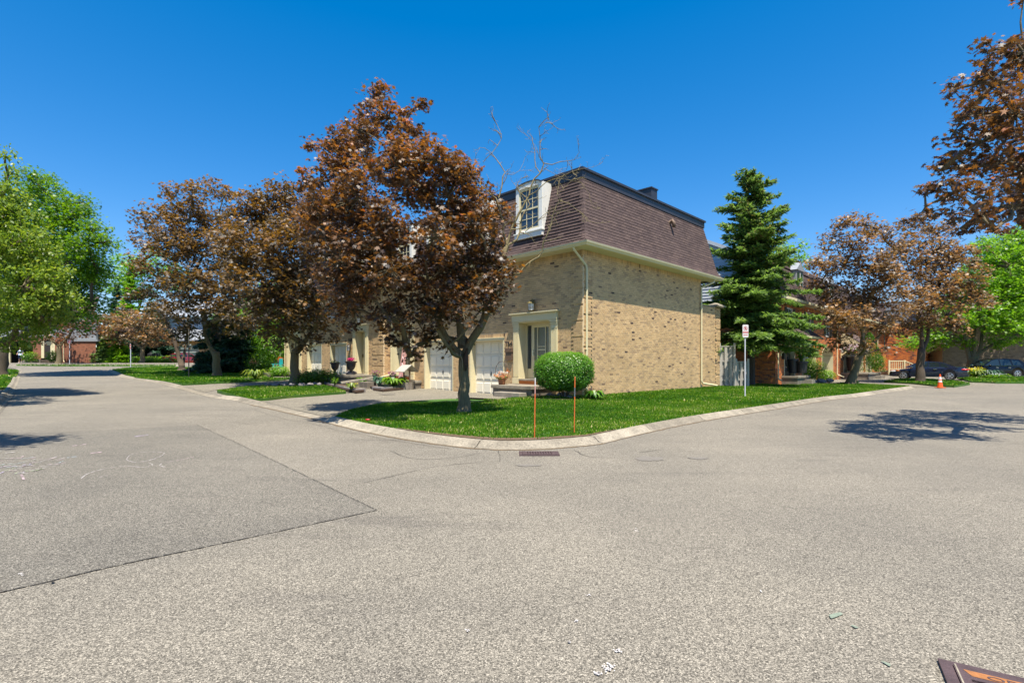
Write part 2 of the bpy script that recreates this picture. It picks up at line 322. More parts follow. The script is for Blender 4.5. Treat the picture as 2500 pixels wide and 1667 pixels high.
# ---------------------------------------------------------------- leaves, trees
MAPLE = np.array([(0, -.12), (.30, -.30), (.22, .0), (.85, .02), (.42, .22), (.72, .72), (.24, .50), (0, 1.05), (-.24, .50), (-.72, .72), (-.42, .22), (-.85, .02), (-.22, .0), (-.30, -.30)])*.62
MAPLE5 = np.array([(0, -.2), (.75, -.1), (.32, .2), (.68, .66), (.2, .42), (0, 1.0), (-.2, .42), (-.68, .66), (-.32, .2), (-.75, -.1)])*.66
OVAL = np.array([(0, -.6), (.42, -.1), (.28, .4), (0, .85), (-.28, .4), (-.42, -.1)])*.75
QUAD = np.array([(0, -.8), (.36, 0), (0, .8), (-.36, 0)])
NEEDLE = np.array([(0, -.5), (.22, .1), (0, 1.), (-.22, .1)])
def leafmesh(name, C, nrm, tip, size, tmpl, rnd, mat, parent, droop=.15):
    n = len(C); k = len(tmpl)
    nrm = nrm/np.linalg.norm(nrm, axis=1)[:, None]
    t = tip - nrm*np.sum(tip*nrm, 1)[:, None]; t /= (np.linalg.norm(t, axis=1)[:, None]+1e-9); b = np.cross(nrm, t)
    r2 = (tmpl**2).sum(1)
    V = C[:, None, :] + size[:, None, None]*(b[:, None, :]*tmpl[None, :, 0:1] + t[:, None, :]*tmpl[None, :, 1:2] - droop*nrm[:, None, :]*r2[None, :, None])
    me = bpy.data.meshes.new(name); me.vertices.add(n*k); me.vertices.foreach_set("co", V.astype(np.float32).ravel())
    me.loops.add(n*k); me.loops.foreach_set("vertex_index", np.arange(n*k, dtype=np.int32))
    me.polygons.add(n); me.polygons.foreach_set("loop_start", np.arange(0, n*k, k, dtype=np.int32)); me.polygons.foreach_set("loop_total", np.full(n, k, np.int32))
    me.update(calc_edges=True)
    a = me.attributes.new("rnd", 'FLOAT', 'FACE'); a.data.foreach_set("value", rnd.astype(np.float32))
    return link(name, me, parent, mat)
def unit(n): v = RNG.normal(size=(n, 3)); return v/np.linalg.norm(v, axis=1)[:, None]
def foliage(name, clumps, cr, per, size, tmpl, mat, parent, flat=.6, up=.9, rndf=None, hang=.5, droop=.18):
    """clumps: Nx3 centres, cr: radius of each, per: leaves of each"""
    n = len(clumps)*per; c = np.repeat(clumps, per, 0); R = np.repeat(cr, per)[:, None]
    d = unit(n)*(RNG.random((n, 1))**.5)*R; d[:, 2] *= flat
    P = c+d
    nr = unit(n)*.75; nr[:, 2] += up; nr += d/np.maximum(R, .01)*.35
    tip = unit(n)*.8; tip[:, 2] -= hang
    sz = size*(.5+.8*RNG.random(n)); cl = np.repeat(RNG.random(len(clumps)), per)
    r = np.clip(.45*cl+.55*RNG.random(n) + .0, 0, 1)
    if rndf is not None: r = np.clip(rndf(P, r), 0, 1)
    return leafmesh(name, P, nr, tip, sz, tmpl, r, mat, parent, droop)
def blobs_px(D, lst, spread=1.0, seed=0, dup=1):
    rn = random.Random(seed); out = []
    for b in lst:
        px, py, r = b[:3]
        for k in range(dup):
            dd = D + (b[3] if len(b) > 3 else 0) + (rn.random()*2-1)*spread
            rr = r*D/1250*(1 if k == 0 else .8); p = at(px, py, dd); out.append((p.x, p.y, p.z, rr))
    return out
def tree(name, label, base, top, r0, blobs, leafsize, lai, mat, tmpl, cat='tree', bark='bark', group=None, leafname='crown', crad=.34, per=26, limbs=None, rndf=None, flat=.55, twigs=True, hang=.5, up=.9, ex_trunk=None, ex_crown=None, flare=1.5):
    root = empty(name, label, cat, base, 0, group); B = Vector(base); top = Vector(top)
    mb = MB(); path = [B+Vector((0, 0, -.1))]
    lean = top-B
    for i in range(1, 7):
        t = i/6; path.append(B+lean*t+Vector((random.uniform(-1, 1), random.uniform(-1, 1), 0))*r0*.35*(1-t)*(t > .1))
    rad = [r0*flare, r0*1.12, r0, r0*.95, r0*.93, r0*.92, r0*.85]
    path.insert(1, B+Vector((0, 0, .12))); rad.insert(1, r0*1.22)
    mb.tube([p-B for p in path], rad, 12)
    if limbs:
        for pts, r1, r2 in limbs:
            k = len(pts); mb.tube([Vector(p)-B for p in pts], [r1+(r2-r1)*i/(k-1) for i in range(k)], 9)
    # minimum spanning growth of limbs from the trunk top to every lobe of the crown
    nodes = [(top, -1)]
    if limbs:
        for pts, r1, r2 in limbs: nodes.append((Vector(pts[-1]), -1))
    n_root = len(nodes)
    todo = sorted([Vector(b[:3]) for b in blobs], key=lambda p: (p-top).length); par = {}
    for p in todo:
        best = min(range(len(nodes)), key=lambda i: (nodes[i][0]-p).length + .35*max(0, nodes[i][0].z-p.z) + (0 if nodes[i][0].z < p.z+.5 else .8))
        nodes.append((p, best))
    cnt = [1]*len(nodes)
    for i in range(len(nodes)-1, n_root-1, -1): cnt[nodes[i][1]] += cnt[i]
    tot = max(2, len(nodes))
    for i in range(n_root, len(nodes)):
        p, q = nodes[i][0], nodes[nodes[i][1]][0]; L = (p-q).length
        ra = max(.02, r0*.85*math.sqrt(cnt[i]/tot)*1.1); rb = max(.012, ra*.55)
        mid = (p+q)/2 + Vector((random.uniform(-1, 1), random.uniform(-1, 1), random.uniform(-.3, .6)))*L*.13
        pts = [q, q.lerp(mid, .55)+Vector((0, 0, -.02*L)), mid, mid.lerp(p, .5)+Vector((0, 0, .03*L)), p]
        mb.tube([a-B for a in pts], [ra, ra*.9, (ra+rb)/2, rb*1.1, rb], 6, caps=False)
    cl = []; cr = []
    ta = .5*abs(sum(tmpl[i-1][0]*tmpl[i][1]-tmpl[i][0]*tmpl[i-1][1] for i in range(len(tmpl))))
    for (x, y, z, r) in blobs:
        leafarea = ta*leafsize**2*1.0; nleaf = lai*math.pi*r*r/leafarea; nc = max(3, int(nleaf/per))
        d = unit(nc); rr = (.45+.6*RNG.random(nc)**.7)*r*(1+.12*np.sin(d[:, 0]*5+x)*np.cos(d[:, 2]*4+z)); d[:, 2] *= .85
        c = np.array([x, y, z])+d*rr[:, None]; cl.append(c); cr.append(np.full(nc, crad)*(.7+.6*RNG.random(nc)))
        if twigs:
            for j in range(0, nc, max(1, nc//14)):
                a = Vector((x, y, z))-B; e = Vector(c[j])-B; m = (a+e)/2+Vector((0, 0, -.04))+Vector(unit(1)[0]*.07*r)
                mb.tube([a, m, e], [.016, .011, .005], 4, caps=False)
    trunk = mb.build('trunk', M[bark], root, smooth=True)
    cl = np.concatenate(cl)-np.array(B); cr = np.concatenate(cr)
    crown = foliage(leafname, cl, cr, per, leafsize, tmpl, M[mat], root, flat, up, rndf, hang)
    if ex_trunk: trunk['label'] = ex_trunk
    if ex_crown: crown['label'] = ex_crown
    return root
def conifer(name, label, base, h, rad, mat, seed, z_lo=.12, dens=1., tuft=.16, group=None, power=.85, bark='darkbark', ragged=.25, lift=0.):
    rn = random.Random(seed); root = empty(name, label, 'tree', base, 0, group); mb = MB()
    mb.tube([(0, 0, -.1), (0, 0, h*.3), (0.05, 0, h*.7), (0, 0, h*.97)], [h*.016+.03, h*.013+.02, h*.007+.01, .01], 8)
    C = []; Nn = []; T = []; Sz = []
    z = h*z_lo
    while z < h*.985:
        t = (z/h-z_lo)/(1-z_lo); R = rad*max(.04, (1-t)**power)
        nb = max(4, int(9*dens*(.5+R/rad)))
        for k in range(nb):
            zo = rn.uniform(-.5, .5)*h*.03; a = rn.random()*2*math.pi; L = R*(1-ragged+rn.random()*ragged*1.6); up0 = .15+lift+.35*t; dirv = np.array([math.cos(a), math.sin(a), 0])
            side = np.array([-math.sin(a), math.cos(a), 0]); pts = []
            for i in range(6):
                u = i/5; pts.append(dirv*L*u + np.array([0, 0, z + zo + L*(up0*u - .42*u*u*(1-t*.7) + .10*u**3)]))
            mb.tube([tuple(p) for p in pts], [.03*(1-t)+.008, .02*(1-t)+.007, .015, .01, .007, .004], 4, caps=False)
            ns = max(5, int(L*17*dens))
            for i in range(ns):
                u = .12+.88*(i+rn.random())/ns; q = min(4, int(u*5)); w = u*5-q; p = pts[q]*(1-w)+pts[q+1]*w
                bw = (.34*L*(1-u)+.10)
                for sgn in (-1, 1):
                    m = rn.random(); off = side*sgn*bw*m; dr = dirv*.55+side*sgn*(.9-.3*u)
                    for j in range(3):
                        C.append(p+off+np.array([rn.gauss(0, .05), rn.gauss(0, .05), rn.gauss(-.02, .05)-.12*m*bw]))
                        T.append(dr+np.array([rn.gauss(0, .35), rn.gauss(0, .35), rn.gauss(.05, .3)])); Nn.append((rn.gauss(0, .5), rn.gauss(0, .5), 1)); Sz.append(tuft*(.6+.8*rn.random()))
        z += max(.10, h*.026*(.8+.5*rn.random()))
    trunk = mb.build('trunk', M[bark], root, smooth=True)
    n = len(C); zz = np.array(C)[:, 2]/h; r = RNG.random(n)*.8
    cone = (RNG.random(n) < .16*np.clip((zz-.45)*2.5, 0, 1)); r[cone] = .93
    leafmesh('crown', np.array(C), np.array(Nn), np.array(T), np.array(Sz), NEEDLE, r, M[mat], root, .05); return root
def shrub(name, label, base, rx, ry, rz, mat, leaf=.05, n=2500, tmpl=OVAL, cat='shrub', group=None, shell=.75, core=None, jag=.12, stems=True, up=.4, zc=None, flatbottom=-.8, sq=0):
    root = empty(name, label, cat, base, 0, group)
    d = unit(n); d[:, 2] = np.where(d[:, 2] < flatbottom, flatbottom, d[:, 2]); rr = (shell+(1-shell)*RNG.random(n))[:, None]
    rr = rr*(1+jag*np.sin(d[:, 0:1]*7+1)*np.sin(d[:, 1:2]*6)*np.cos(d[:, 2:3]*5)+jag*.6*RNG.normal(size=(n, 1)))
    if sq: d = d/((np.abs(d)**(2+sq)).sum(1)**(1/(2+sq)))[:, None]
    zc = rz*.95 if zc is None else zc
    P = d*rr*np.array([rx, ry, rz])+np.array([0, 0, zc]); P[:, 2] = np.maximum(P[:, 2], .02)
    nr = d+unit(n)*.6; nr[:, 2] += up; tip = unit(n)+np.array([0, 0, .5])
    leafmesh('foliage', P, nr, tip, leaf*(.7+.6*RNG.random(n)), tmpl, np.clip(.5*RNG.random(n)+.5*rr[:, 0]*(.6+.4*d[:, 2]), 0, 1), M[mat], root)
    mb = MB()
    if core: mb2 = MB(); mb2.ball((0, 0, zc), rx*core, ry*core, rz*core, 14, 9, rough=.15); mb2.build('inner_leaves', M[mat], root)
    for k in range(7):
        a = k*.9; mb.tube([(0.04*math.cos(a), .04*math.sin(a), -.03), (rx*.35*math.cos(a), ry*.35*math.sin(a), zc*.6), (rx*.6*math.cos(a), ry*.6*math.sin(a), zc)], [.02, .014, .008], 5)
    mb.build('stem', M['darkbark'], root); return root
def tufted(name, label, base, r, h, mat, n=60, w=.05, cat='plant', group=None, flower=None, fn=30, fs=.04, droop=.5):
    """a clump of arching strap leaves (hosta, daylily), optionally with flowers on top"""
    root = empty(name, label, cat, base, 0, group); mb = MB()
    for k in range(n):
        a = random.random()*6.28; L = r*(.5+.6*random.random()); hh = h*(.5+.6*random.random()); d = Vector((math.cos(a), math.sin(a), 0)); s = Vector((-d.y, d.x, 0))*w
        p = [d*.05*r, d*L*.4+Vector((0, 0, hh*.75)), d*L*.8+Vector((0, 0, hh)), d*L*1.1+Vector((0, 0, hh*(1-droop)))]
        q = random.random()
        mb.poly([p[0]-s*.2, p[0]+s*.2, p[1]+s, p[1]-s], q); mb.poly([p[1]-s, p[1]+s, p[2]+s*.85, p[2]-s*.85], q); mb.poly([p[2]-s*.85, p[2]+s*.85, p[3]], q)
    mb.build('foliage', M[mat], root)
    if flower: petals(root, (0, 0, h), r*.8, h*.25, flower, fn, fs)
    return root
def petals(root, c, r, rz, mat, n, s, name='flowers'):
    d = unit(n)*(RNG.random((n, 1))**.4)*np.array([r, r, rz])+np.array(c); nr = unit(n)+np.array([0, -.3, .6])
    per = 4; P = np.repeat(d, per, 0)+RNG.normal(size=(n*per, 3))*s*.4
    return leafmesh(name, P, np.repeat(nr, per, 0)+unit(n*per)*.5, unit(n*per), np.full(n*per, s), OVAL, RNG.random(n*per), M[mat], root)

def grass(name, label, poly, zf, dens, mat='grass', hh=.05, w=.011, rb=0., keep=None, holes=()):
    xs = [p[0] for p in poly]; ys = [p[1] for p in poly]; A = (max(xs)-min(xs))*(max(ys)-min(ys)); n = int(A*dens)
    x = RNG.uniform(min(xs), max(xs), n); y = RNG.uniform(min(ys), max(ys), n); k = inpoly(poly, x, y)
    for h_ in holes: k &= ~inpoly(h_, x, y)
    if keep is not None: k &= keep(x, y)
    x = x[k]; y = y[k]; n = len(x)
    pat = np.sin(x*1.3+np.sin(y*.9)*2)*np.sin(y*1.7+x*.4)+.6*np.sin(x*4.1+y*2.2)*np.sin(y*5.3)
    z = np.array([zf(a, b) for a, b in zip(x, y)]); C = np.stack([x, y, z], 1)
    a = RNG.random(n)*6.28; s = np.stack([np.cos(a), np.sin(a), np.zeros(n)], 1)*(w*(.6+.8*RNG.random(n)))[:, None]
    L = (hh*(.5+.8*RNG.random(n))*(1+.25*pat)); tip = C+np.stack([RNG.normal(size=n)*.45*L, RNG.normal(size=n)*.45*L, L], 1)
    V = np.stack([C-s, C+s, tip], 1).reshape(-1, 3).astype(np.float32)
    me = bpy.data.meshes.new(name); me.vertices.add(n*3); me.vertices.foreach_set("co", V.ravel()); me.loops.add(n*3); me.loops.foreach_set("vertex_index", np.arange(n*3, dtype=np.int32))
    me.polygons.add(n); me.polygons.foreach_set("loop_start", np.arange(0, n*3, 3, dtype=np.int32)); me.polygons.foreach_set("loop_total", np.full(n, 3, np.int32)); me.update(calc_edges=True)
    z0_ = 0; big = np.sin(x*.7+1.2)*np.sin(y*.8-x*.3); r = np.clip(.42+.17*pat+.16*big+.25*RNG.normal(size=n)+rb+(RNG.random(n) < .012)*.5, 0, 1); a_ = me.attributes.new("rnd", 'FLOAT', 'FACE'); a_.data.foreach_set("value", r.astype(np.float32))
    o = link(name, me, None, M[mat]); tag(o, label, 'grass', kind='stuff'); return o

# ---------------------------------------------------------------- kerbs and lawns
def spline(P, step):
    out = []; n = len(P)
    for i in range(n-1):
        p0, p1, p2, p3 = P[max(i-1, 0)], P[i], P[i+1], P[min(i+2, n-1)]; k = max(1, int((p2-p1).length/step))
        for j in range(k):
            t = j/k; out.append(.5*((2*p1)+(p2-p0)*t+(2*p0-5*p1+4*p2-p3)*t*t+(3*p1-p0-3*p2+p3)*t**3))
    out.append(P[-1]); return out
def kerb(pts, seg=2.4, width=.31, low=None, flip=False, parent=None):
    L = spline([Vector((p[0], p[1], 0)) for p in pts], .22); inner = []
    acc = 0; cur = []; nseg = 0
    def sec(i):
        p = L[i]; d = (L[min(i+1, len(L)-1)]-L[max(i-1, 0)]).normalized(); n = Vector((-d.y, d.x, 0))*(-1 if flip else 1); z = H(p.x, p.y)
        k = .25 if (low and low(p)) else 1.
        prof = [(-.01, -.05), (0, .012), (.09, .028*k+.004), (.13, .062*k), (.18, .102*k), (.215, .112*k), (width, .118*k), (width, -.08)]
        return [tuple(p+n*a+Vector((0, 0, z+b))) for a, b in prof], p+n*width
    for i in range(len(L)):
        s, q = sec(i); inner.append(q); cur.append(s)
        if i: acc += (L[i]-L[i-1]).length
        if acc > seg*(.8+.4*((nseg*37) % 10)/10) or i == len(L)-1:
            if len(cur) > 1:
                mb = MB(); r = random.random(); c0 = [Vector(v) for v in cur[0]]; c1 = [Vector(v) for v in cur[1]]
                cur[0] = [tuple(a.lerp(b, .11)) for a, b in zip(c0, c1)]
                for a, b in zip(cur[:-1], cur[1:]):
                    for j in range(len(a)-1): mb.poly([a[j], a[j+1], b[j+1], b[j]], r)
                mb.poly(cur[0], r); mb.poly(cur[-1], r)
                mb.build('kerb_segment', M['concrete'], parent)
                nseg += 1
            cur = [s]; acc = 0
    return inner
kr = bpy.data.objects.new('kerb', None); COL.objects.link(kr); kr['kind'] = 'structure'
outer_px = [(259, 904), (278, 913), (297, 921), (340, 928), (381, 935), (422, 945), (509, 969), (565, 977), (612, 988), (660, 998), (708, 1009), (760, 1021), (804, 1033), (860, 1047), (921, 1060), (1010, 1076), (1104, 1089), (1211, 1098), (1314, 1097), (1385, 1092), (1455, 1085.6), (1492, 1078), (1595, 1053), (1735, 1024.8), (1899, 998), (2019, 978), (2100, 968.5), (2151, 960.5), (2208, 952), (2235, 948)]
outer = [G(*p) for p in outer_px]
def low(p):
    px = 1250+1250*p.x/max(p.y, .1)
    return (430 < px < 528 and p.x < -8) or (628 < px < 782 and p.x < -3)
inner = kerb(outer, 2.6, low=low, parent=kr)
def proj(p): return (1250+1250*p[0]/p[1])
C0 = Vector((2.65, 19.06, 0)); U = Vector((S2, S2, 0)); V_ = Vector((-S2, S2, 0))
def BL(a, b, z=0.): return C0+U*a+V_*b+Vector((0, 0, z))          # beige row local -> world
RC = Vector((15.7, 30.5, 0))
main_in = [p for p in inner if p.x > -3.6 or (p.x > -5.2 and p.y < 13.4)]
main_in = [p for p in main_in if proj(p) > 795 or p.y < 13]
lawn_poly = [(p.x, p.y) for p in main_in]
back = [G(2222, 943, .1), G(2150, 940, .1), G(2060, 935, .1), RC+U*9.4+V_*(-2.4), RC+U*5.0+V_*(-2.0), RC+V_*(.0), RC+V_*6, BL(12, 3), BL(9.6, 1.0), BL(.3, .3), BL(0, 1.2), BL(-1.3, 1.3), BL(-1.3, 2.2)]
left_edge = [G(1215, 978, .1), G(1100, 974, .1), G(1010, 979, .1), G(937, 986, .1), G(860, 999, .1)]
lawn_poly += [(p.x, p.y) for p in back+left_edge]
structure_ = lambda o: o.__setitem__('kind', 'structure')
kl = [(p.x, p.y) for p in main_in]
def dist_kerb(x, y): return min(math.hypot(x-a, y-b) for a, b in kl[::3])
def lawn_z(x, y):
    h0 = H(x, y)+.115
    px = 1250+1250*x/y
    return h0 + (.27-h0)*sstep(1.0, 6.0, dist_kerb(x, y))*sstep(-1.0, 1.6, x)*(1-sstep(12, 17, x)) if .27 > h0 else h0
sheet('lawn', lawn_poly, lawn_z, .5, M['lawn'], .14)
_kx = np.array([p.x for p in main_in if abs(p.x) < 4 and p.y < 14]); _ky = np.array([p.y for p in main_in if abs(p.x) < 4 and p.y < 14])
bare = lambda x, y: ~((np.abs(x+.15) < 2.4) & (y < np.interp(x, _kx, _ky)+.24*np.maximum(0, 1-((x+.15)/2.5)**2)) & (RNG.random(len(x)) < .9))
grass('grass', 'mown green grass of the corner lawn with a bare edge by the kerb', lawn_poly, lambda x, y: lawn_z(x, y), 1500, keep=lambda x, y: bare(x, y) & (y < 17.5), hh=.045, w=.011)
grass('grass', 'mown grass in front of the gable wall and the red brick row', lawn_poly, lambda x, y: lawn_z(x, y), 650, keep=lambda x, y: (y >= 17.5) & (x > -1), hh=.055, w=.02)
_si = [p for p in main_in if -2.6 < p.x < 2.3]
soil_poly = [(p.x, p.y+.01) for p in _si]+[(p.x, p.y+.02+.26*max(0, 1-((p.x+.15)/2.5)**2)) for p in reversed(_si)]
sheet('bare_soil', soil_poly, lambda x, y: lawn_z(x, y)+.012, .15, M['soil'])
def lawn(px, label, dens, hh=.055, w=.02, zoff=.115, step=.8, kerbed=True):
    P = [G(a, b, zoff) for a, b in px]; P2 = [(p.x, p.y) for p in P]
    sheet('lawn', P2, lambda x, y: H(x, y)+zoff, step, M['lawn'], .12)
    return grass('grass', label, P2, lambda x, y: H(x, y)+zoff, dens, hh=hh, w=w), P2
lawn([(530, 953), (570, 963), (612, 973.5), (655, 971), (700, 966), (770, 961), (845, 955.5), (815, 945), (780, 939), (700, 938), (600, 943)], 'small grass island round the stone ringed maple', 550)
lawn([(274, 902), (300, 912), (330, 921), (384, 928.5), (446, 936), (520, 933), (600, 929.5), (690, 925), (760, 917), (640, 903), (482, 896.5), (380, 895.3), (321, 896.5)], 'grass island with spruce and forked tree on the far bend', 180, .07, .035)
lawn([(-400, 901), (-10, 898), (46, 903.5), (44, 911), (38, 921), (0, 923), (-400, 940)], 'grass at the left edge beyond the crossing drive', 60, .08, .05)
lawn([(-500, 930), (0, 925), (28, 926.5), (24, 935), (15, 945), (0, 946), (-500, 990)], 'grass at the left edge nearest the camera', 120, .07, .04)
lawn([(40, 891.6), (140, 893), (300, 893), (428, 893), (430, 890.7), (230, 890.2), (40, 890.1)], 'strip of grass before the far brick houses', 40, .1, .06, zoff=.06, step=2)
lawn([(2158, 930), (2190, 925.5), (2240, 923), (2300, 927), (2345, 931), (2368, 936), (2330, 941), (2280, 939), (2230, 934)], 'grass tongue between the two right hand driveways', 160, .07, .035)
lawn([(2336, 921), (2400, 918), (2800, 925), (2800, 940), (2500, 932.5), (2430, 932), (2370, 930)], 'grass beside the black vehicle at the right edge', 90, .08, .04)
# kerbs along the left edge of the left road and the right hand lawns
kl_ = [G(*p) for p in [(-260, 1075), (-60, 1040), (3, 1000), (28, 965), (42, 940), (48, 922), (52, 910), (50, 903), (0, 896.5)]]
kerb(kl_, 3., parent=kr)
kerb([G(*p) for p in [(2700, 948), (2500, 936), (2430, 934.5), (2380, 934)]], 3., parent=kr, flip=True)
kerb([G(*p) for p in [(440, 893.6), (300, 893.8), (140, 893.8), (30, 892.6)]], 5., parent=kr, flip=True)
# driveways
def flatpatch(name, px, mat, dz=.006, step=.8, world_pts=None):
    P = world_pts or [G(a, b) for a, b in px]; o = sheet(name, [(p[0], p[1]) for p in P], lambda x, y: H(x, y)+dz, step, M[mat]); return o
flatpatch('driveway', None, 'drive', .01, .8, [G(800, 1023)+Vector((0, .3, 0)), G(865, 1000), G(940, 987), G(1010, 980), G(1100, 975), G(1212, 979), BL(-1.3, 2.4), BL(.4, 3.7), BL(.4, 13), BL(-2, 13.4), G(850, 957), G(705, 969), G(625, 977)+Vector((0, .0, 0)), G(640, 985)+Vector((.1, .3, 0)), G(710, 1003)+Vector((.1, .2, 0))])
flatpatch('driveway', None, 'drive', .014, .8, [G(455, 944), G(520, 937), G(600, 932), G(690, 927), G(760, 918), BL(-.2, 28), BL(0, 17), G(790, 940), G(700, 940), G(600, 944), G(530, 952), G(500, 958)])
flatpatch('driveway', None, 'drive', .012, 1., [G(2228, 945), G(2160, 941), G(2062, 936), RC+U*9.4+V_*(-2), RC+U*9.4, RC+U*14, RC+U*30, G(2160, 927), G(2185, 936), G(2235, 938), G(2300, 944)])
flatpatch('driveway', None, 'drive', .011, 1., [G(2300, 943), G(2372, 938), G(2345, 929), G(2330, 922), G(2300, 910), G(2420, 909), G(2600, 914), G(2600, 924), G(2420, 921), G(2350, 923), G(2372, 932), G(2440, 937), G(2400, 944)])
flatpatch('path', None, 'drive', .13, .5, [BL(-1.4, 2.3), BL(-1.4, 4.3), BL(-2.4, 4.5), BL(-2.9, 3.9), BL(-2.2, 1.6)])
# dark asphalt repair with sealed joints
pp = [G(0, 1058), G(150, 1055), G(330, 1046), G(480, 1037), G(560, 1073), G(700, 1140), G(820, 1198), G(920, 1246), G(600, 1315), G(300, 1378), G(0, 1447), G(-300, 1500), G(-300, 1065)]
flatpatch('road_patch', None, 'patch', .004, .8, pp)
def ribbon(name, pts, w, mat, dz, jit=0., parent=None, gap=0.):
    L = spline([Vector((p[0], p[1], 0)) for p in pts], .12 if not gap else .03); mb = MB(); prev = None
    L = [p+Vector((random.uniform(-1, 1), random.uniform(-1, 1), 0))*jit for p in L]
    for i, p in enumerate(L):
        d = (L[min(i+1, len(L)-1)]-L[max(i-1, 0)]); d = d.normalized() if d.length > 0 else Vector((1, 0, 0)); n = Vector((-d.y, d.x, 0))*w*(.5+random.random()*.8)/2*(1 if 0 < i < len(L)-1 else .2)
        z = Vector((0, 0, H(p.x, p.y)+dz)); q = (p+n+z, p-n+z)
        if prev and random.random() >= gap: mb.poly([prev[0], prev[1], q[1], q[0]])
        prev = q
    return mb.build(name, M[mat], parent)
def structure(o): o['kind'] = 'structure'; return o
structure(ribbon('road_joint', pp[3:8], .014, 'crack', .009, .006, gap=.15)); structure(ribbon('road_joint', pp[7:12], .010, 'crack', .009, .005, gap=.22)); structure(ribbon('road_joint', pp[0:4], .014, 'crack', .009, .006, gap=.4))
for cr in [[(950, 1100), (1010, 1120), (1100, 1118), (1180, 1105)], [(880, 1180), (960, 1162), (1060, 1140), (1180, 1128)], [(1400, 1098), (1440, 1115), (1520, 1118)], [(1215, 1100), (1222, 1115), (1219, 1128)], [(1560, 1105), (1620, 1098), (1700, 1103)], [(1850, 1020), (1930, 1008), (2020, 1012)], [(2370, 985), (2440, 980), (2500, 975)], [(620, 1000), (690, 1022), (760, 1034), (830, 1052), (920, 1068), (1010, 1083), (1100, 1096)], [(0, 1010), (20, 985), (45, 950)], [(480, 1037), (560, 1030), (640, 1040)]]:
    structure(ribbon('road_crack', [G(*p) for p in cr], .012, 'crack', .007, .012))
def splat(name, px, py, w, h, mat, dz, kind='structure', sd=0):     # worn stain with its own ragged shape
    rn = random.Random(sd+px); c = G(px, py); a = G(px+w/2, py); b = G(px, py+h/2); rx = (a-c).length; ry = (b-c).length; mb = MB(); P = []
    for k in range(22):
        t = 6.283*k/22; q = .65+.5*rn.random(); P.append((c.x+rx*q*math.cos(t), c.y+ry*q*math.sin(t), H(c.x, c.y)+dz))
    mb.poly(P); o = mb.build(name, M[mat]); o['kind'] = kind; return o
M['oil'] = plain('oil_stain', (.165, .148, .125), .8, .25, 25, bmp=.4, bscale=75)
splat('road_stain', 1585, 1120, 70, 12, 'oil', .006); splat('road_stain', 1705, 1119, 50, 6, 'oil', .006); splat('road_stain', 1290, 1136, 60, 6, 'oil', .006); splat('road_stain', 945, 963, 40, 4, 'oil', .022, sd=3)
rs = random.Random(8)
for x, y, w, n in [(1408, 1518, 7, 10), (1508, 1591, 9, 22), (1487, 1633, 16, 40), (1460, 1648, 10, 16), (1141, 1540, 7, 12), (1389, 1570, 8, 10), (1555, 1297, 7, 10), (1435, 1455, 6, 6), (51, 1404, 8, 12), (1858, 1446, 5, 6)]:
    mb = MB()
    for k in range(n):
        p = G(x+rs.gauss(0, w*.45), y+rs.gauss(0, w*.25)); r = rs.uniform(.002, .0065); a = rs.random()*3
        mb.poly([(p.x+r*math.cos(a+t)*rs.uniform(.6, 1.3), p.y+r*math.sin(a+t), p.z+.0095) for t in (0, 1.3, 2.6, 3.9, 5.1)])
    structure(mb.build('paint_speck', M['signwhite']))
splat('road_stain', 128, 1424, 9, 4, 'pit', .0095)
for pts in [[(2030, 1510), (2045, 1502), (2068, 1499)], [(2070, 1520), (2090, 1535), (2115, 1551)], [(2157, 1618), (2168, 1626), (2178, 1630)]]:
    structure(ribbon('green_paint_mark', [G(*p) for p in pts], .028, 'teal', .008, .012, gap=.6))
structure(ribbon('gutter_dirt', [p+Vector((-.01, -.02, 0)) for p in outer[8:27]], .07, 'dirt', .0065, .018))
# chalk drawings (flat print on the road)
ch = empty('chalk_drawing', 'pastel chalk scribbles and outlines drawn on the dark road patch', 'chalk drawing', G(150, 1120))
chp = []
def chalk(pts, mat, w=.013):
    o = ribbon('chalk_line', [G(*p) for p in pts], w*1.0, mat, .0125, .005, gap=.22); o.parent = ch; o['kind'] = 'stuff'; o.matrix_parent_inverse = Matrix.Translation(-ch.location)
chalk([(198, 1170), (215, 1158), (260, 1145), (310, 1140), (355, 1142), (372, 1136), (362, 1131)], 'chalkw'); chalk([(308, 1124), (318, 1112), (350, 1105), (392, 1105), (400, 1110), (375, 1122), (335, 1130), (308, 1124)], 'chalkw')
chalk([(395, 1133), (390, 1138), (405, 1142)], 'chalkw'); chalk([(405, 1130), (440, 1124), (475, 1116)], 'chalkp'); chalk([(240, 1168), (262, 1162)], 'chalkw')
chalk([(52, 1160), (55, 1165), (58, 1172)], 'chalkp', .03); chalk([(50, 1155), (60, 1157), (68, 1158)], 'chalkw', .03)
rn = random.Random(4)
for k in range(46):
    x = rn.uniform(0, 150); y = rn.uniform(1118, 1162-.12*x); L = rn.uniform(15, 50); m = rn.choice(['chalkw', 'chalkp', 'chalkb', 'chalkv', 'chalkg', 'chalkw'])
    chalk([(x-L/2, y+rn.uniform(0, 5)), (x, y+rn.uniform(-3, 3)), (x+L/2, y-rn.uniform(0, 5))], m, .016)
for x, y, m in [(28, 1106, 'chalkw'), (193, 1088, 'chalkp'), (232, 1107, 'chalkp'), (345, 1065, 'chalkv'), (180, 1117, 'chalkb')]: chalk([(x-16, y+2), (x-5, y), (x+8, y-1), (x+15, y-3)], m, .05)
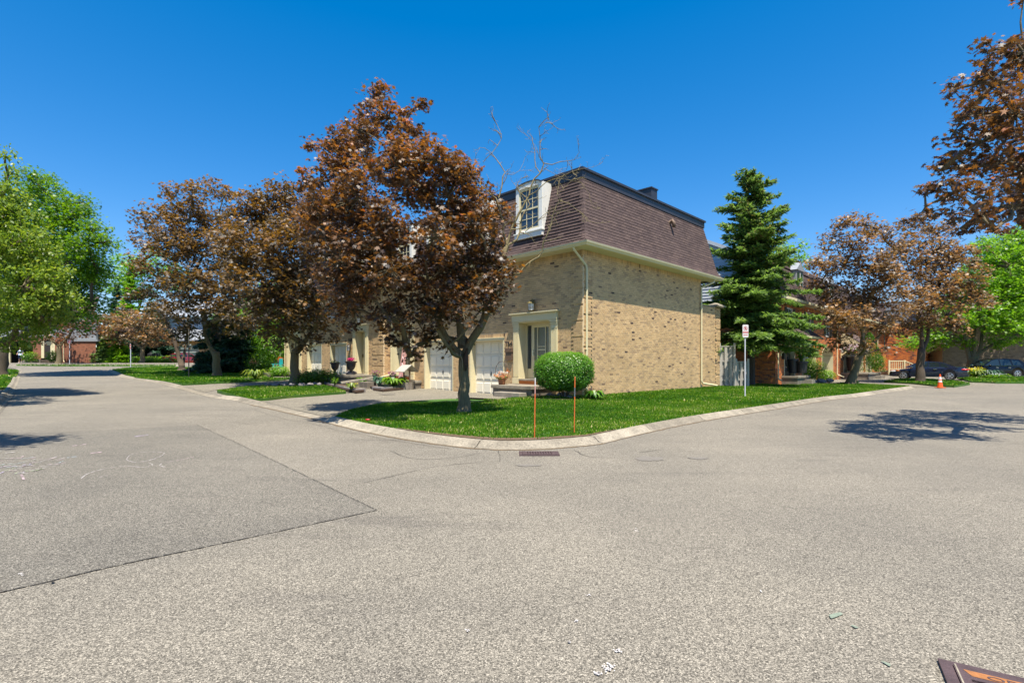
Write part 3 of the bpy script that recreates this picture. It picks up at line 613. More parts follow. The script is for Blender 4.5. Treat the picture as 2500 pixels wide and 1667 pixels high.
# ---------------------------------------------------------------- brick walls
BH = .0755; BW = .215
def subtract(iv, cuts):
    for a, b in cuts:
        out = []
        for p, q in iv:
            if b <= p or a >= q: out.append((p, q)); continue
            if a > p: out.append((p, a))
            if b < q: out.append((b, q))
        iv = out
    return iv
def cut_at(op, z):                        # an opening: (s0, s1, z0, z1[, z of arch springing])
    if not (op[2] < z < op[3]): return None
    if len(op) > 4 and z > op[4]:
        c = (op[0]+op[1])/2; w = (op[1]-op[0])/2; k = math.sqrt(max(0, 1-((z-op[4])/(op[3]-op[4]))**2)); return (c-w*k, c+w*k)
    return (op[0], op[1])
BV = {}
def brickmesh(kind, w, h, r):
    key = (kind, round(w, 3), round(h, 3), r)
    if key not in BV:
        mb = MB(); g = .0; d = .008; e = .003
        P = [(0, 0), (w, 0), (w, h), (0, h)]; Q = [(e, e), (w-e, e), (w-e, h-e), (e, h-e)]
        mb.poly([(a, -d, b) for a, b in Q], r)
        for i in range(4):
            j = (i+1) % 4; mb.poly([(P[i][0], -d+e, P[i][1]), (P[j][0], -d+e, P[j][1]), (Q[j][0], -d, Q[j][1]), (Q[i][0], -d, Q[i][1])], r); mb.poly([(P[i][0], 0.002, P[i][1]), (P[j][0], .002, P[j][1]), (P[j][0], -d+e, P[j][1]), (P[i][0], -d+e, P[i][1])], r)
        me = mb.mesh('brick'); me.materials.append(M[kind]); BV[key] = me
    return BV[key]
def brick_wall(root, F, s0, s1, z0, z1, ops=(), soldier=.21, n_ind=0, bm='brick', mm='mortar', quoin=None, lintels=(), sd=1, near=None, bh=BH, bw=BW):
    """mortar sheet + every brick in front of it; the n_ind nearest are separate objects"""
    rn = random.Random(sd); wall = MB(); stuff = MB(); full = []
    nrow = int((z1-soldier-z0)/bh); zt = z0+nrow*bh
    for i in range(nrow+1):
        za = z0+i*bh; zb = za+bh if i < nrow else z1; zm = (za+zb)/2
        cuts = [c for c in (cut_at(o, zm) for o in ops) if c]
        iv = subtract([(s0, s1)], cuts)
        for a, b in iv:
            if b-a > .005: wall.poly([F(a, za), F(b, za), F(b, zb), F(a, zb)])
        sold = i == nrow
        lc = [] if sold else [(a-.02, b+.02) for a, b, la, lb in lintels if la < zm < lb]
        if sold: h = zb-za; pitch = .0755; off = 0
        else: h = bh; pitch = bw; off = (i % 2)*bw/2
        for a, b in subtract(iv, lc):
            k0 = math.floor((a-off)/pitch)
            k = k0
            while off+k*pitch < b:
                p = max(a, off+k*pitch); q = min(b, off+(k+1)*pitch); k += 1
                if q-p < .03: continue
                r = rn.random(); r = r**1.0
                if r > .93 and rn.random() < .45: r *= .8
                if sold and r > .94 and rn.random() < .6: r *= .7
                pr = .0; g = .005
                if quoin and quoin[0] <= (p+q)/2 <= quoin[1] and i % 8 != 0 and not sold: pr = .028
                if q-p > pitch-.01 and not sold and pr == 0 and n_ind: full.append((p+g, za+g, r)); continue
                stuff.fbox(F, p+g, q-g, za+g, za+h-g, .0, .008+pr+rn.random()*.002, r, back=False)
    if quoin:
        for i in range(0, nrow, 8):
            for za, zb in [(z0+(i+1)*bh, min(z0+(i+8)*bh, zt))]:
                if zb > za and not any(o[0] < quoin[1] and o[1] > quoin[0] for o in ops): wall.fbox(F, quoin[0], quoin[1], za, zb, .0, .026)
    for a, b, la, lb in lintels:                 # soldier courses over openings
        s = a
        while s < b-.03:
            r = rn.random(); stuff.fbox(F, s+.005, min(s+.0705, b), la+.005, lb-.005, 0, .010, r, back=False); s += .0755
    w = wall.build('wall', M[mm], root)
    if full:
        cp = near if near is not None else Vector((0, 0, 1.5))
        inv = root.matrix_basis.inverted()@cp
        full.sort(key=lambda t: (F(t[0], t[1])-inv).length)
        for (p, z, r) in full[n_ind:]: stuff.fbox(F, p, p+bw-.01, z, z+bh-.01, .0, .008+rn.random()*.003, r, back=False)
        rot = Matrix((( F.r.x, -F.n.x, 0), (F.r.y, -F.n.y, 0), (0, 0, 1))).to_4x4()
        for (p, z, r) in full[:n_ind]:
            me = brickmesh(bm, bw-.01, bh-.01, round(int(r*24)/24+.02, 3)); link('brick', me, w, None, Matrix.Translation(F(p, z))@rot)
    o = stuff.build('bricks', M[bm], w); o['kind'] = 'stuff'
    return w
def reveal(mb, F, s0, s1, z0, z1, d, t=.012):
    mb.fbox(F, s0-.0, s0+t, z0, z1, -d, -.002); mb.fbox(F, s1-t, s1, z0, z1, -d, -.002); mb.fbox(F, s0+t, s1-t, z1-t, z1, -d, -.002)
GP = {}
def garage_door(root, F, s0, s1, z0, z1, depth=.35, rows=4, cols=4, trim='cream', arch=False):
    """recessed sectional door; frame and reveal are trim"""
    t = MB(); t.fbox(F, s0, s0+.07, z0, z1, -depth, .012); t.fbox(F, s1-.07, s1, z0, z1, -depth, .012); t.fbox(F, s0+.07, s1-.07, z1-.09, z1, -depth, .018)
    t.fbox(F, s0-.03, s1+.03, z1, z1+.035, -.05, .035)
    t.build('garage_frame', M[trim], root)
    a, b = s0+.07, s1-.07; top = z1-.09; mb = MB(); hh = (top-z0)/rows
    for i in range(rows): mb.fbox(F, a, b, z0+.01+i*hh, z0+(i+1)*hh-.006, -depth+.0, -depth+.04)
    mb.fbox(F, a, b, z0, top, -depth-.06, -depth-.01)
    d = mb.build('garage_door', M['garage'], root)
    pw = (b-a-.10)/cols-.06; ph = hh-.14
    key = (round(pw, 2), round(ph, 2))
    if key not in GP:
        m2 = MB(); P0 = [(0, 0), (pw, 0), (pw, ph), (0, ph)]; e = .035
        Q = [(e, e), (pw-e, e), (pw-e, ph-e), (e, ph-e)]; m2.poly([(x, -.016, z) for x, z in Q])
        for k in range(4):
            j = (k+1) % 4; m2.poly([(P0[k][0], .010, P0[k][1]), (P0[j][0], .010, P0[j][1]), (Q[j][0], -.016, Q[j][1]), (Q[k][0], -.016, Q[k][1])])
        e2 = -.02; R = [(e2, e2), (pw-e2, e2), (pw-e2, ph-e2), (e2, ph-e2)]
        for k in range(4):
            j = (k+1) % 4; m2.poly([(R[k][0], -.0035, R[k][1]), (R[j][0], -.0035, R[j][1]), (P0[j][0], .003, P0[j][1]), (P0[k][0], .003, P0[k][1])])
        me = m2.mesh('panel'); me.materials.append(M['garage']); GP[key] = me
    rot = Matrix(((F.r.x, -F.n.x, 0), (F.r.y, -F.n.y, 0), (0, 0, 1))).to_4x4()
    for i in range(rows):
        for j in range(cols):
            link('panel', GP[key], d, None, Matrix.Translation(F(a+.08+j*(pw+.06), z0+i*hh+.07, -depth+.045))@rot)
    h = MB(); c = (a+b)/2; zc = z0+hh*1.55; h.fbox(F, c-.015, c+.015, zc-.09, zc+.09, -depth+.04, -depth+.06); h.fbox(F, c-.05, c+.05, zc-.012, zc+.012, -depth+.06, -depth+.075); h.build('handle', M['black'], d)
def window(root, F, s0, s1, z0, z1, out=0., nx=3, nz=4, trim='white', glass='glass', sill=True, fr=.07, depth=.05, name='window'):
    mb = MB(); mb.fbox(F, s0, s1, z0, z0+fr, out-depth, out+.03); mb.fbox(F, s0, s1, z1-fr, z1, out-depth, out+.03); mb.fbox(F, s0, s0+fr, z0+fr, z1-fr, out-depth, out+.03); mb.fbox(F, s1-fr, s1, z0+fr, z1-fr, out-depth, out+.03)
    zm = (z0+z1)/2; mb.fbox(F, s0+fr, s1-fr, zm-.025, zm+.025, out-depth, out+.012)
    w = mb.build(name, M[trim], root)
    MB().fbox(F, s0+fr, s1-fr, z0+fr, zm-.025, out-depth+.0, out-depth+.012).build('pane', M[glass], w)
    MB().fbox(F, s0+fr, s1-fr, zm+.025, z1-fr, out-depth+.0, out-depth+.012).build('pane', M[glass], w)
    m2 = MB()
    for i in range(1, nx): x = s0+fr+(s1-s0-2*fr)*i/nx; m2.fbox(F, x-.009, x+.009, z0+fr, z1-fr, out-depth+.013, out-depth+.03)
    for j in range(1, nz):
        z = z0+fr+(z1-z0-2*fr)*j/nz
        if abs(z-zm) > .05: m2.fbox(F, s0+fr, s1-fr, z-.009, z+.009, out-depth+.0145, out-depth+.0315)
    m2.build('glazing_bar', M[trim], w)
    if sill: MB().fbox(F, s0-.05, s1+.05, z0-.06, z0-.002, out-depth, out+.08).build('sill', M[trim], w)
    return w
def downpipe(root, F, pts, name='downpipe', w=.042):
    mb = MB(); P = [F(*p) for p in pts]
    for a, b in zip(P[:-1], P[1:]):
        d = (b-a).normalized(); mb.tube([a-d*.015, b+d*.015], w, 4 if False else 8)
    o = mb.build(name, M['cream'], root, smooth=False)
    st = MB()
    z0 = min(p[1] for p in pts); z1 = max(p[1] for p in pts)
    for q in (.3, .75):
        z = z0+.3+(z1-z0-.6)*q; cands = [p for p in pts if True]; s = pts[-2][0]; st.fbox(F, s-.06, s+.06, z, z+.03, -.002, .10)
    st.build('pipe_strap', M['cream'], o)
    return o
def number(root, F, txt, s, z, size, out=.02, mat='black'):
    cu = bpy.data.curves.new('num', 'FONT'); cu.body = txt; cu.size = size; cu.extrude = .012; cu.align_x = 'CENTER'
    o = bpy.data.objects.new('num', cu); COL.objects.link(o); bpy.context.view_layer.update()
    me = bpy.data.meshes.new_from_object(o.evaluated_get(bpy.context.evaluated_depsgraph_get())); bpy.data.objects.remove(o)
    me.materials.clear(); me.materials.append(M[mat])
    rr = Vector((0, 0, 1)).cross(F.n); rot = Matrix(((rr.x, 0, F.n.x), (rr.y, 0, F.n.y), (0, 1, 0))).to_4x4()
    return link('house_number', me, root, None, Matrix.Translation(F(s, z, out))@rot)
def lantern(root, F, s, z, h=.42, w=.11, mat='bronze'):
    mb = MB(); mb.fbox(F, s-.05, s+.05, z+h*.5, z+h*1.0, .0, .03); mb.tube([F(s, z+h*.9, .02), F(s, z+h*1.08, .09), F(s, z+h*.95, .15)], .012, 5)
    c = F(s, 0, .15)
    mb.lathe((c.x, c.y, 0), [(w*1.25, z+h*.66), (w*1.0, z+h*.78), (w*.45, z+h*.9), (.02, z+h*.97)], 8); mb.lathe((c.x, c.y, 0), [(w*.8, z), (w*.85, z+.03)], 8)
    for k in range(4):
        t = k*math.pi/2+.4; mb.tube([(c.x+w*.85*math.cos(t), c.y+w*.85*math.sin(t), z+.02), (c.x+w*1.0*math.cos(t), c.y+w*1.0*math.sin(t), z+h*.67)], .008, 4)
    mb.tube([(c.x, c.y, z+h*.3), (c.x, c.y, z+h*.31)], w*.98, 8)
    o = mb.build('wall_lantern', M[mat], root); g = MB(); g.lathe((c.x, c.y, 0), [(w*.75, z+.03), (w*.88, z+h*.66)], 8); g.build('lamp_glass', M['lampglass'], o); return o
def entry(root, F, s0, s1, z0, z1, kind='glass', recess=.42, seed=0):
    """classical cream surround (pilasters, entablature), recessed door with sidelights; s0..s1 is the outside width"""
    pw = .33; sur = MB()
    e = MB(); e.fbox(F, s0-.02, s1+.02, z1-.32, z1-.055, -.02, .13); e.fbox(F, s0+.0, s1-.0, z1-.36, z1-.322, -.02, .10); e.fbox(F, s0-.07, s1+.07, z1-.053, z1-.02, -.02, .19); e.fbox(F, s0-.10, s1+.10, z1-.018, z1+.02, -.02, .23)
    e.build('entablature', M['cream'], root)
    zp = z1-.362
    for a in (s0, s1-pw):
        p = MB(); p.fbox(F, a, a+pw, z0-.2, zp, -.02, .06); p.fbox(F, a-.015, a+pw+.015, z0-.2, z0+.03, -.02, .10)
        p.fbox(F, a-.02, a+pw+.02, zp-.05, zp, -.02, .115); p.fbox(F, a-.01, a+pw+.01, zp-.13, zp-.08, -.02, .095); p.fbox(F, a+.0, a+pw-.0, zp-.30, zp-.27, -.02, .08)
        for k in range(5): x = a+.045+k*(pw-.09)/4; p.fbox(F, x-.014, x+.014, z0+.1, zp-.33, .059, .078)
        p.build('pilaster', M['cream'], root)
    a, b = s0+pw, s1-pw
    r = MB(); r.fbox(F, a-.02, a, z0-.2, zp, -recess, -.021); r.fbox(F, b, b+.02, z0-.2, zp, -recess, -.021); r.fbox(F, a, b, zp-.02, zp, -recess, -.021); r.build('door_reveal', M['cream'], root)
    zt = zp-.02; c = (a+b)/2; dw = .50
    fr = MB(); fr.fbox(F, a, b, zt-.08, zt, -recess-.06, -recess+.02)
    for x in (a+.03, c-dw-.04, c+dw+.04, b-.03): fr.fbox(F, x-.03, x+.03, z0, zt-.08, -recess-.06, -recess+.03)
    for x0, x1 in ((a+.06, c-dw-.07), (c+dw+.07, b-.06)): fr.fbox(F, x0, x1, z0, z0+.42, -recess-.06, -recess+.0)
    fr.build('door_frame', M['cream'], root)
    for x0, x1 in ((a+.06, c-dw-.07), (c+dw+.07, b-.06)): MB().fbox(F, x0, x1, z0+.42, zt-.08, -recess-.04, -recess-.02).build('sidelight', M['glass'], root)
    if kind == 'glass':
        d = MB(); x0, x1 = c-dw, c+dw; o0, o1 = -recess+.0, -recess+.045
        d.fbox(F, x0, x0+.10, z0, zt-.08, o0, o1); d.fbox(F, x1-.10, x1, z0, zt-.08, o0, o1); d.fbox(F, x0+.1, x1-.1, zt-.18, zt-.08, o0, o1); d.fbox(F, x0+.1, x1-.1, z0, z0+.32, o0, o1)
        d.fbox(F, x0+.26, x0+.30, z0+.32, zt-.18, o0, o1-.005); d.fbox(F, x1-.30, x1-.26, z0+.32, zt-.18, o0, o1-.005); zm = z0+1.18; d.fbox(F, x0+.30, x1-.30, zm, zm+.05, o0, o1-.01); d.fbox(F, x0+.30, x1-.30, zm+.14, zm+.17, o0, o1-.01)
        dd = d.build('door', M['cream'], root)
        MB().fbox(F, x0+.1, x1-.1, z0+.32, zt-.18, o0+.0, o0+.012).build('pane', M['glass2'], dd)
        MB().fbox(F, x1-.085, x1-.05, z0+.95, z0+1.2, o1, o1+.045).build('handle', M['chrome'], dd)
    elif kind == 'panel':
        d = MB(); d.fbox(F, c-dw, c+dw, z0, zt-.08, -recess, -recess+.045)
        for zz in ((.15, .75), (.85, 1.05)):
            for xx in (-.36, .06): d.fbox(F, c+xx, c+xx+.3, z0+zz[0], z0+zz[1], -recess+.04, -recess+.06)
        dd = d.build('door', M['cream'], root)
        MB().prism(F, [(c+.2*math.cos(t), z0+1.55+.36*math.sin(t)) for t in [k*.5236 for k in range(12)]], -recess+.046, -recess+.056).build('oval_window', M['glass2'], dd)
        MB().fbox(F, c+dw-.1, c+dw-.06, z0+.95, z0+1.15, -recess+.045, -recess+.1).build('handle', M['bronze'], dd)
    else:
        dd = MB().fbox(F, c-dw, c+dw, z0, zt-.08, -recess, -recess+.045).build('door', M[kind], root)
        MB().fbox(F, c-.28, c+.28, z0+.6, zt-.3, -recess+.046, -recess+.056).build('pane', M['glass'], dd)
def steps_brick(root, F, s0, s1, za, zb, d0, d1):
    mb = MB(); s = s0; k = 0
    while s < s1-.03: mb.fbox(F, s+.004, min(s+.211, s1), za, zb-.07, d0, d1, random.random()*.9); s += .215
    mb.build('door_sill_bricks', M['redbrick'], root); MB().fbox(F, s0-.02, s1+.02, zb-.068, zb, d0, d1+.04).build('door_sill', M['concrete'], root)

# ---------------------------------------------------------------- mansard roofs
ARC = [(.60, 5.885), (.50, 5.99), (.42, 6.13), (.345, 6.32), (.28, 6.56), (-.24, 8.60)]
def prof(t):                                   # arclength along the slope -> (outset, z, slope direction)
    for (a, b), (c, d) in zip(ARC[:-1], ARC[1:]):
        L = math.hypot(c-a, d-b)
        if t <= L or (c, d) == ARC[-1]: return a+(c-a)*t/L, b+(d-b)*t/L, (c-a)/L, (d-b)/L
        t -= L
LTOT = sum(math.hypot(c-a, d-b) for (a, b), (c, d) in zip(ARC[:-1], ARC[1:]))
SHM = {}
def shingles(roof, F, lim, n_ind, sd, camp, mat='shingle', dz=0., course=.135, tab=.31):
    """F: frame whose out=0 is the wall plane; lim(out) -> (s0,s1) of the slope at that outset"""
    rn = random.Random(sd); st = MB(); ind = []; i = 0; t = 0.
    while t < LTOT-.02:
        t1 = min(t+course, LTOT); o0, z0, do, dzz = prof(t); o1, z1, _, _ = prof(t1-.001); n_o, n_z = dzz, -do
        a, b = lim(o0); a1, b1 = lim(o1); off = (i % 2)*tab*.5 + rn.random()*.05
        k = math.floor((a-off)/tab)
        crs = rn.random()*.15
        while off+k*tab < b:
            p = max(a, off+k*tab); q = min(b, off+(k+1)*tab); k += 1
            if q-p < .02: continue
            r = min(1, max(0, rn.random()*.7+crs+.08)); lf = .014+rn.random()*.006; g = .0035; dr = rn.choice((0, 0, 0, .006))
            p1 = max(a1, p) if p <= a+1e-6 else p; q1 = min(b1, q) if q >= b-1e-6 else q
            A = F(p+g, z0-dr*dzz+dz+n_z*lf, o0-dr*do+n_o*lf); B = F(q-g, z0-dr*dzz+dz+n_z*lf, o0-dr*do+n_o*lf); Cc = F(q1-g, z1+dz+n_z*.003, o1+n_o*.003); D = F(p1+g, z1+dz+n_z*.003, o1+n_o*.003)
            E = F(p+g, z0+dz-dr*dzz, o0-dr*do); Gg = F(q-g, z0+dz-dr*dzz, o0-dr*do)
            if n_ind and q-p > tab-.01: ind.append((((A+B)/2-camp).length, A, B, Cc, D, E, Gg, r)); continue
            st.poly([A, B, Cc, D], r); st.poly([E, Gg, B, A], r)
        t = t1; i += 1
    ind.sort(key=lambda q: q[0])
    for q in ind[n_ind:]: st.poly([q[1], q[2], q[3], q[4]], q[7]); st.poly([q[5], q[6], q[2], q[1]], q[7])
    for q in ind[:n_ind]:
        _, A, B, Cc, D, E, Gg, r = q; x = (B-A).normalized(); up = (D-A); L = up.length; y = up.normalized(); z = x.cross(y); key = (mat, round((B-A).length, 2), round(L, 2), int(r*12))
        if key not in SHM:
            m = MB(); w = (B-A).length; hE = .016; m.poly([(0, 0, 0), (w, 0, 0), (w, L, 0), (0, L, 0)], r)
            sg = 1 if (E-A).dot(z) > 0 else -1
            m.poly([(0, 0, sg*hE), (w, 0, sg*hE), (w, 0, 0), (0, 0, 0)], r)
            for xx in (0, w): m.poly([(xx, 0, sg*hE), (xx, 0, 0), (xx, L, 0)], r)
            me = m.mesh('shingle'); me.materials.append(M[mat]); SHM[key] = me
        mt = Matrix(((x.x, y.x, z.x, A.x), (x.y, y.y, z.y, A.y), (x.z, y.z, z.z, A.z), (0, 0, 0, 1)))
        link('shingle', SHM[key], roof, None, mt)
    if st.f: st.build('shingles', M[mat], roof, kind='stuff')
def dormer(root, F, s0, s1, z0=6.53, z1=8.62, out=.36, sd=0):
    """white box dormer with segmental head and shingled-roof notch below"""
    w = MB(); n = 9; c = (s0+s1)/2; hw = (s1-s0)/2; rise = .16
    arc = [(c+hw*(1-2*i/n)*1.0, z1+rise*math.sqrt(max(0, 1-(1-2*i/n)**2))) for i in range(n+1)]
    a, b = s0+.17, s1-.17; za, zb = z0+.34, z1-.10
    w.fbox(F, s0, a, z0+.2, z1, out-.04, out); w.fbox(F, b, s1, z0+.2, z1, out-.04, out); w.fbox(F, a, b, z0+.2, za, out-.04, out); w.fbox(F, a, b, zb, z1, out-.04, out)
    w.prism(F, arc, out-.05, out+.02); w.fbox(F, s0-.03, s1+.03, z0+.0, z0+.20, out-.10, out+.05); w.fbox(F, s0-.06, s1+.06, z0+.20, z0+.245, out-.10, out+.09)
    inner_arc = [(c+(hw-.2)*(1-2*i/n), zb+.02+.14*math.sqrt(max(0, 1-(1-2*i/n)**2))) for i in range(n+1)]
    w.prism(F, inner_arc, out+.021, out+.035)
    for s in (s0, s1): w.fbox(F, s-.015, s+.015, z0+.02, z1+.02, -.26, out-.041)
    top = MB(); P = []
    for i in range(n+1): P.append(arc[i])
    for i in range(n):
        (x0, y0), (x1, y1) = arc[i], arc[i+1]; top.poly([F(x0*1.0, y0+.012, out+.06), F(x1, y1+.012, out+.06), F(x1, y1+.012, -.3), F(x0, y0+.012, -.3)])
        top.poly([F(x0, y0-.03, out+.06), F(x1, y1-.03, out+.06), F(x1, y1+.012, out+.06), F(x0, y0+.012, out+.06)])
    d = w.build('dormer', M['white'], root); top.build('dormer_roof', M['darkmetal'], d)
    MB().fbox(F, s0, s1, z0-.25, z0, .22, out-.06).build('dormer_apron', M['darkmetal'], d)
    mb = MB(); fr = .06; o = out-.02; mb.fbox(F, a, b, za, za+fr, o-.06, o); mb.fbox(F, a, b, zb-fr, zb, o-.06, o); mb.fbox(F, a, a+fr, za+fr, zb-fr, o-.06, o); mb.fbox(F, b-fr, b, za+fr, zb-fr, o-.06, o); zm = (za+zb)/2; mb.fbox(F, a+fr, b-fr, zm-.03, zm+.03, o-.06, o-.012)
    for i in (1, 2): x = a+fr+(b-a-2*fr)*i/3; mb.fbox(F, x-.01, x+.01, za+fr, zb-fr, o-.045, o-.028)
    for z in ((za+fr+zm)/2, (zb-fr+zm)/2): mb.fbox(F, a+fr, b-fr, z-.01, z+.01, o-.0435, o-.0265)
    mb.build('window_frame', M['cream'], d); MB().fbox(F, a+fr, b-fr, za+fr, zm-.03, o-.06, o-.046).build('pane', M['glass'], d); MB().fbox(F, a+fr, b-fr, zm+.03, zb-fr, o-.06, o-.046).build('pane', M['glass'], d)
CAM = Vector((0, 0, 1.5))

# ================================================================ the beige brick row (local x = U along the gable wall, local y = V_ along the front)
A45 = math.radians(45)
row = empty('brick_townhouse_row', 'beige brick townhouse row on the corner with brown mansard roof and number 164', 'townhouses', C0, A45)
camL = row.matrix_basis.inverted()@CAM if False else (Matrix.Translation(C0)@Matrix.Rotation(A45, 4, 'Z')).inverted()@CAM
FF = Fr((0, 0, 0), (0, 1, 0), (-1, 0, 0))      # front facade of the near block
FG = Fr((0, 0, 0), (1, 0, 0), (0, -1, 0))      # gable facade
FB = Fr((-.35, 0, 0), (0, 1, 0), (-1, 0, 0))   # far block, standing forward
YB = 13.4; YE = 27.4; WZ = 5.77; WA = 9.8
root = row
brick_wall(root, FG, 0, WA, .27, WZ, soldier=.21, n_ind=300, quoin=(0, .44), sd=2)
opsA = [(4.22, 6.52, 0, 2.60), (7.72, 10.1, 0, 2.62), (1.5, 3.3, 0, 3.25), (11.25, 12.75, 0, 3.25)]
brick_wall(root, FF, 0, YB, .03, WZ, ops=opsA, n_ind=300, quoin=(0, .44), lintels=[(4.1, 6.64, 2.60, 2.80), (7.6, 10.2, 2.62, 2.82)], sd=3)
opsB = [(17.7, 19.9, 0, 2.75), (21.1, 23.4, 0, 2.85), (15.35, 16.5, 0, 3.4), (24.6, 26.6, 0, 3.5)]
brick_wall(root, FB, YB, YE, .1, WZ, ops=opsB, n_ind=0, quoin=(YB, YB+1.15), lintels=[(17.6, 20.0, 2.75, 2.95), (21, 23.5, 2.85, 3.05)], sd=4)
FS = Fr((0, YB, 0), (-1, 0, 0), (0, -1, 0)); brick_wall(root, FS, 0, .35, .1, WZ, n_ind=0, sd=5)
FE = Fr((0, YE, 0), (-1, 0, 0), (0, 1, 0))
MB().fbox(WORLD, -.34, 9.8, .1, WZ, YE-.02, YE).build('end_wall', M['mortar'], root)
MB().fbox(WORLD, WA-.02, WA, .1, WZ, 0.01, YE).build('rear_wall', M['mortar'], root)
fd = MB(); fd.fbox(FG, -.01, WA, -.3, .266, -.2, -.004); fd.build('foundation', M['concrete'], root)
fd = MB(); fd.fbox(FF, .01, 4.2, -.3, .03, -.2, -.004); fd.fbox(FF, 6.54, 7.7, -.3, .03, -.2, -.004); fd.fbox(FF, 10.12, YB, -.3, .03, -.2, -.004); fd.build('foundation', M['darkmetal'], root)
# privacy wall behind
pw_ = MB()
FP = Fr((0, -.04, 0), (1, 0, 0), (0, -1, 0))
brick_wall(root, FP, WA+.02, 12.0, .25, 4.45, n_ind=0, soldier=.0, quoin=(11.5, 12.0), sd=6)
MB().box(WA+.02, 12.0, -.035, .2, .1, 4.44).build('privacy_wall', M['mortar'], root)
cp = MB(); cp.box(11.3, 12.25, -.28, .42, 4.50, 4.57, .8); cp.box(11.4, 12.15, -.20, .34, 4.46, 4.50, .7); cp.poly([(11.3, -.28, 4.57), (12.25, -.28, 4.57), (11.9, 0, 4.72), (11.6, 0, 4.72)]); cp.poly([(12.25, -.28, 4.57), (12.25, .42, 4.57), (11.9, .1, 4.72), (11.9, 0, 4.72)]); cp.poly([(11.3, .42, 4.57), (11.3, -.28, 4.57), (11.6, 0, 4.72), (11.6, .1, 4.72)]); cp.poly([(11.6, 0, 4.72), (11.9, 0, 4.72), (11.9, .1, 4.72), (11.6, .1, 4.72)])
cp.box(WA+.02, 11.38, -.07, .23, 4.45, 4.50, .75)
cp.build('wall_coping', M['concrete'], root)
# openings
garage_door(root, FF, 4.22, 6.52, .10, 2.60); garage_door(root, FF, 7.72, 10.1, .14, 2.62)
garage_door(root, FB, 17.7, 19.9, .28, 2.75, depth=.30); garage_door(root, FB, 21.1, 23.4, .38, 2.85, depth=.30)
entry(root, FF, 1.21, 3.62, .86, 3.55, 'glass'); entry(root, FF, 10.95, 13.05, .86, 3.55, 'glass')
entry(root, FB, 15.05, 16.85, .90, 3.75, 'panel'); entry(root, FB, 24.3, 26.9, .95, 3.85, 'glass')
steps_brick(root, FF, 1.56, 3.27, .64, .86, -.42, .05); steps_brick(root, FF, 11.3, 12.7, .64, .86, -.42, .05); steps_brick(root, FB, 15.4, 16.5, .7, .90, -.42, .05); steps_brick(root, FB, 24.6, 26.6, .75, .95, -.42, .05)
lantern(root, FF, 2.50, 3.62, .46, .14); lantern(root, FF, 12.0, 3.62, .46, .14); lantern(root, FB, 15.95, 3.85, .44, .13); lantern(root, FB, 17.2, 2.25, .4, .12, 'black')
number(root, FF, '164', 3.93, 2.24, .29); number(root, FB, '168', 17.25, 2.80, .34)
mbx = MB(); mbx.fbox(FF, 3.64, 4.05, 1.98, 2.14, .01, .14); mbx.fbox(FF, 3.66, 4.03, 1.62, 1.979, .01, .11); mbx.build('mailbox', M['brown'], root)
mbx = MB(); mbx.fbox(FF, 10.4, 10.8, 1.62, 2.1, .01, .12); mbx.build('mailbox', M['brown'], root)
MB().fbox(FF, 3.36, 3.40, 1.9, 2.1, -.30, -.24).build('doorbell', M['black'], root)
# box bay windows on the upper floor of the far block
for a in (18.6, 22.0):
    b = MB(); b.fbox(FB, a, a+1.15, 4.35, 5.70, .0, .26); b.fbox(FB, a-.05, a+1.2, 4.28, 4.36, .0, .32)
    bay = b.build('box_bay', M['white'], root)
    g = MB(); g.fbox(FB, a+.16, a+.99, 4.52, 5.03, .262, .272); g.fbox(FB, a+.16, a+.99, 5.09, 5.6, .262, .272); g.build('pane', M['glass'], bay)
    g = MB()
    for x in (a+.43, a+.71): g.fbox(FB, x-.012, x+.012, 4.52, 5.6, .273, .285)
    for z in (4.78, 5.34): g.fbox(FB, a+.16, a+.99, z-.012, z+.012, .2735, .2855)
    g.fbox(FB, a+.10, a+.16, 4.46, 5.64, .262, .31); g.fbox(FB, a+.99, a+1.05, 4.46, 5.64, .262, .31); g.fbox(FB, a+.16, a+.99, 5.03, 5.09, .262, .30); g.build('window_frame', M['white'], bay)
# soffit, gutter, roof
def eaves(F, s0, s1, e0, e1):
    MB().fbox(F, s0, s1, 5.735, 5.768, -.02, .50).build('soffit', M['soffit'], root)
    g = MB(); pr = [(.50, 5.74), (.585, 5.745), (.60, 5.79), (.64, 5.82), (.655, 5.885), (.50, 5.885)]; n = len(pr)
    P0 = [F(e0(o), z, o) for o, z in pr]; P1 = [F(e1(o), z, o) for o, z in pr]
    for i in range(n): j = (i+1) % n; g.poly([P0[i], P0[j], P1[j], P1[i]])
    g.poly(P0); g.poly(P1); g.build('gutter', M['cream'], root)
eaves(FG, -.49, 10.95, lambda o: -o, lambda o: 10.45+o); eaves(FF, -.0, YB-.35, lambda o: -o, lambda o: YB-.36)
eaves(FB, YB-.35, YE+.5, lambda o: YB-.36, lambda o: YE+.6)
FK = Fr((10.45, 0, 0), (0, 1, 0), (1, 0, 0)); eaves(FK, .02, YE, lambda o: -o, lambda o: YE)
MB().box(WA, 10.95, .02, 1.2, 5.735, 5.768).build('soffit', M['soffit'], root)
shell = MB()
def xb(o): return 10.68+.535*o
for (a, b), (c, d) in zip(ARC[:-1], ARC[1:]):
    q = .004
    shell.poly([(-a+q, -a+q, b-q), (xb(a), -a+q, b-q), (xb(c), -c+q, d-q), (-c+q, -c+q, d-q)])
    shell.poly([(-a+q, -a+q, b-q), (-c+q, -c+q, d-q), (-c+q, YB, d-q), (-a+q, YB, b-q)])
    shell.poly([(-a-.35+q, YB-.35, b-q), (-c-.35+q, YB-.35, d-q), (-c-.35+q, YE+.2, d-q), (-a-.35+q, YE+.2, b-q)])
    shell.poly([(xb(a), -a, b-q), (xb(a), YE, b-q), (xb(c), YE, d-q), (xb(c), -c, d-q)])
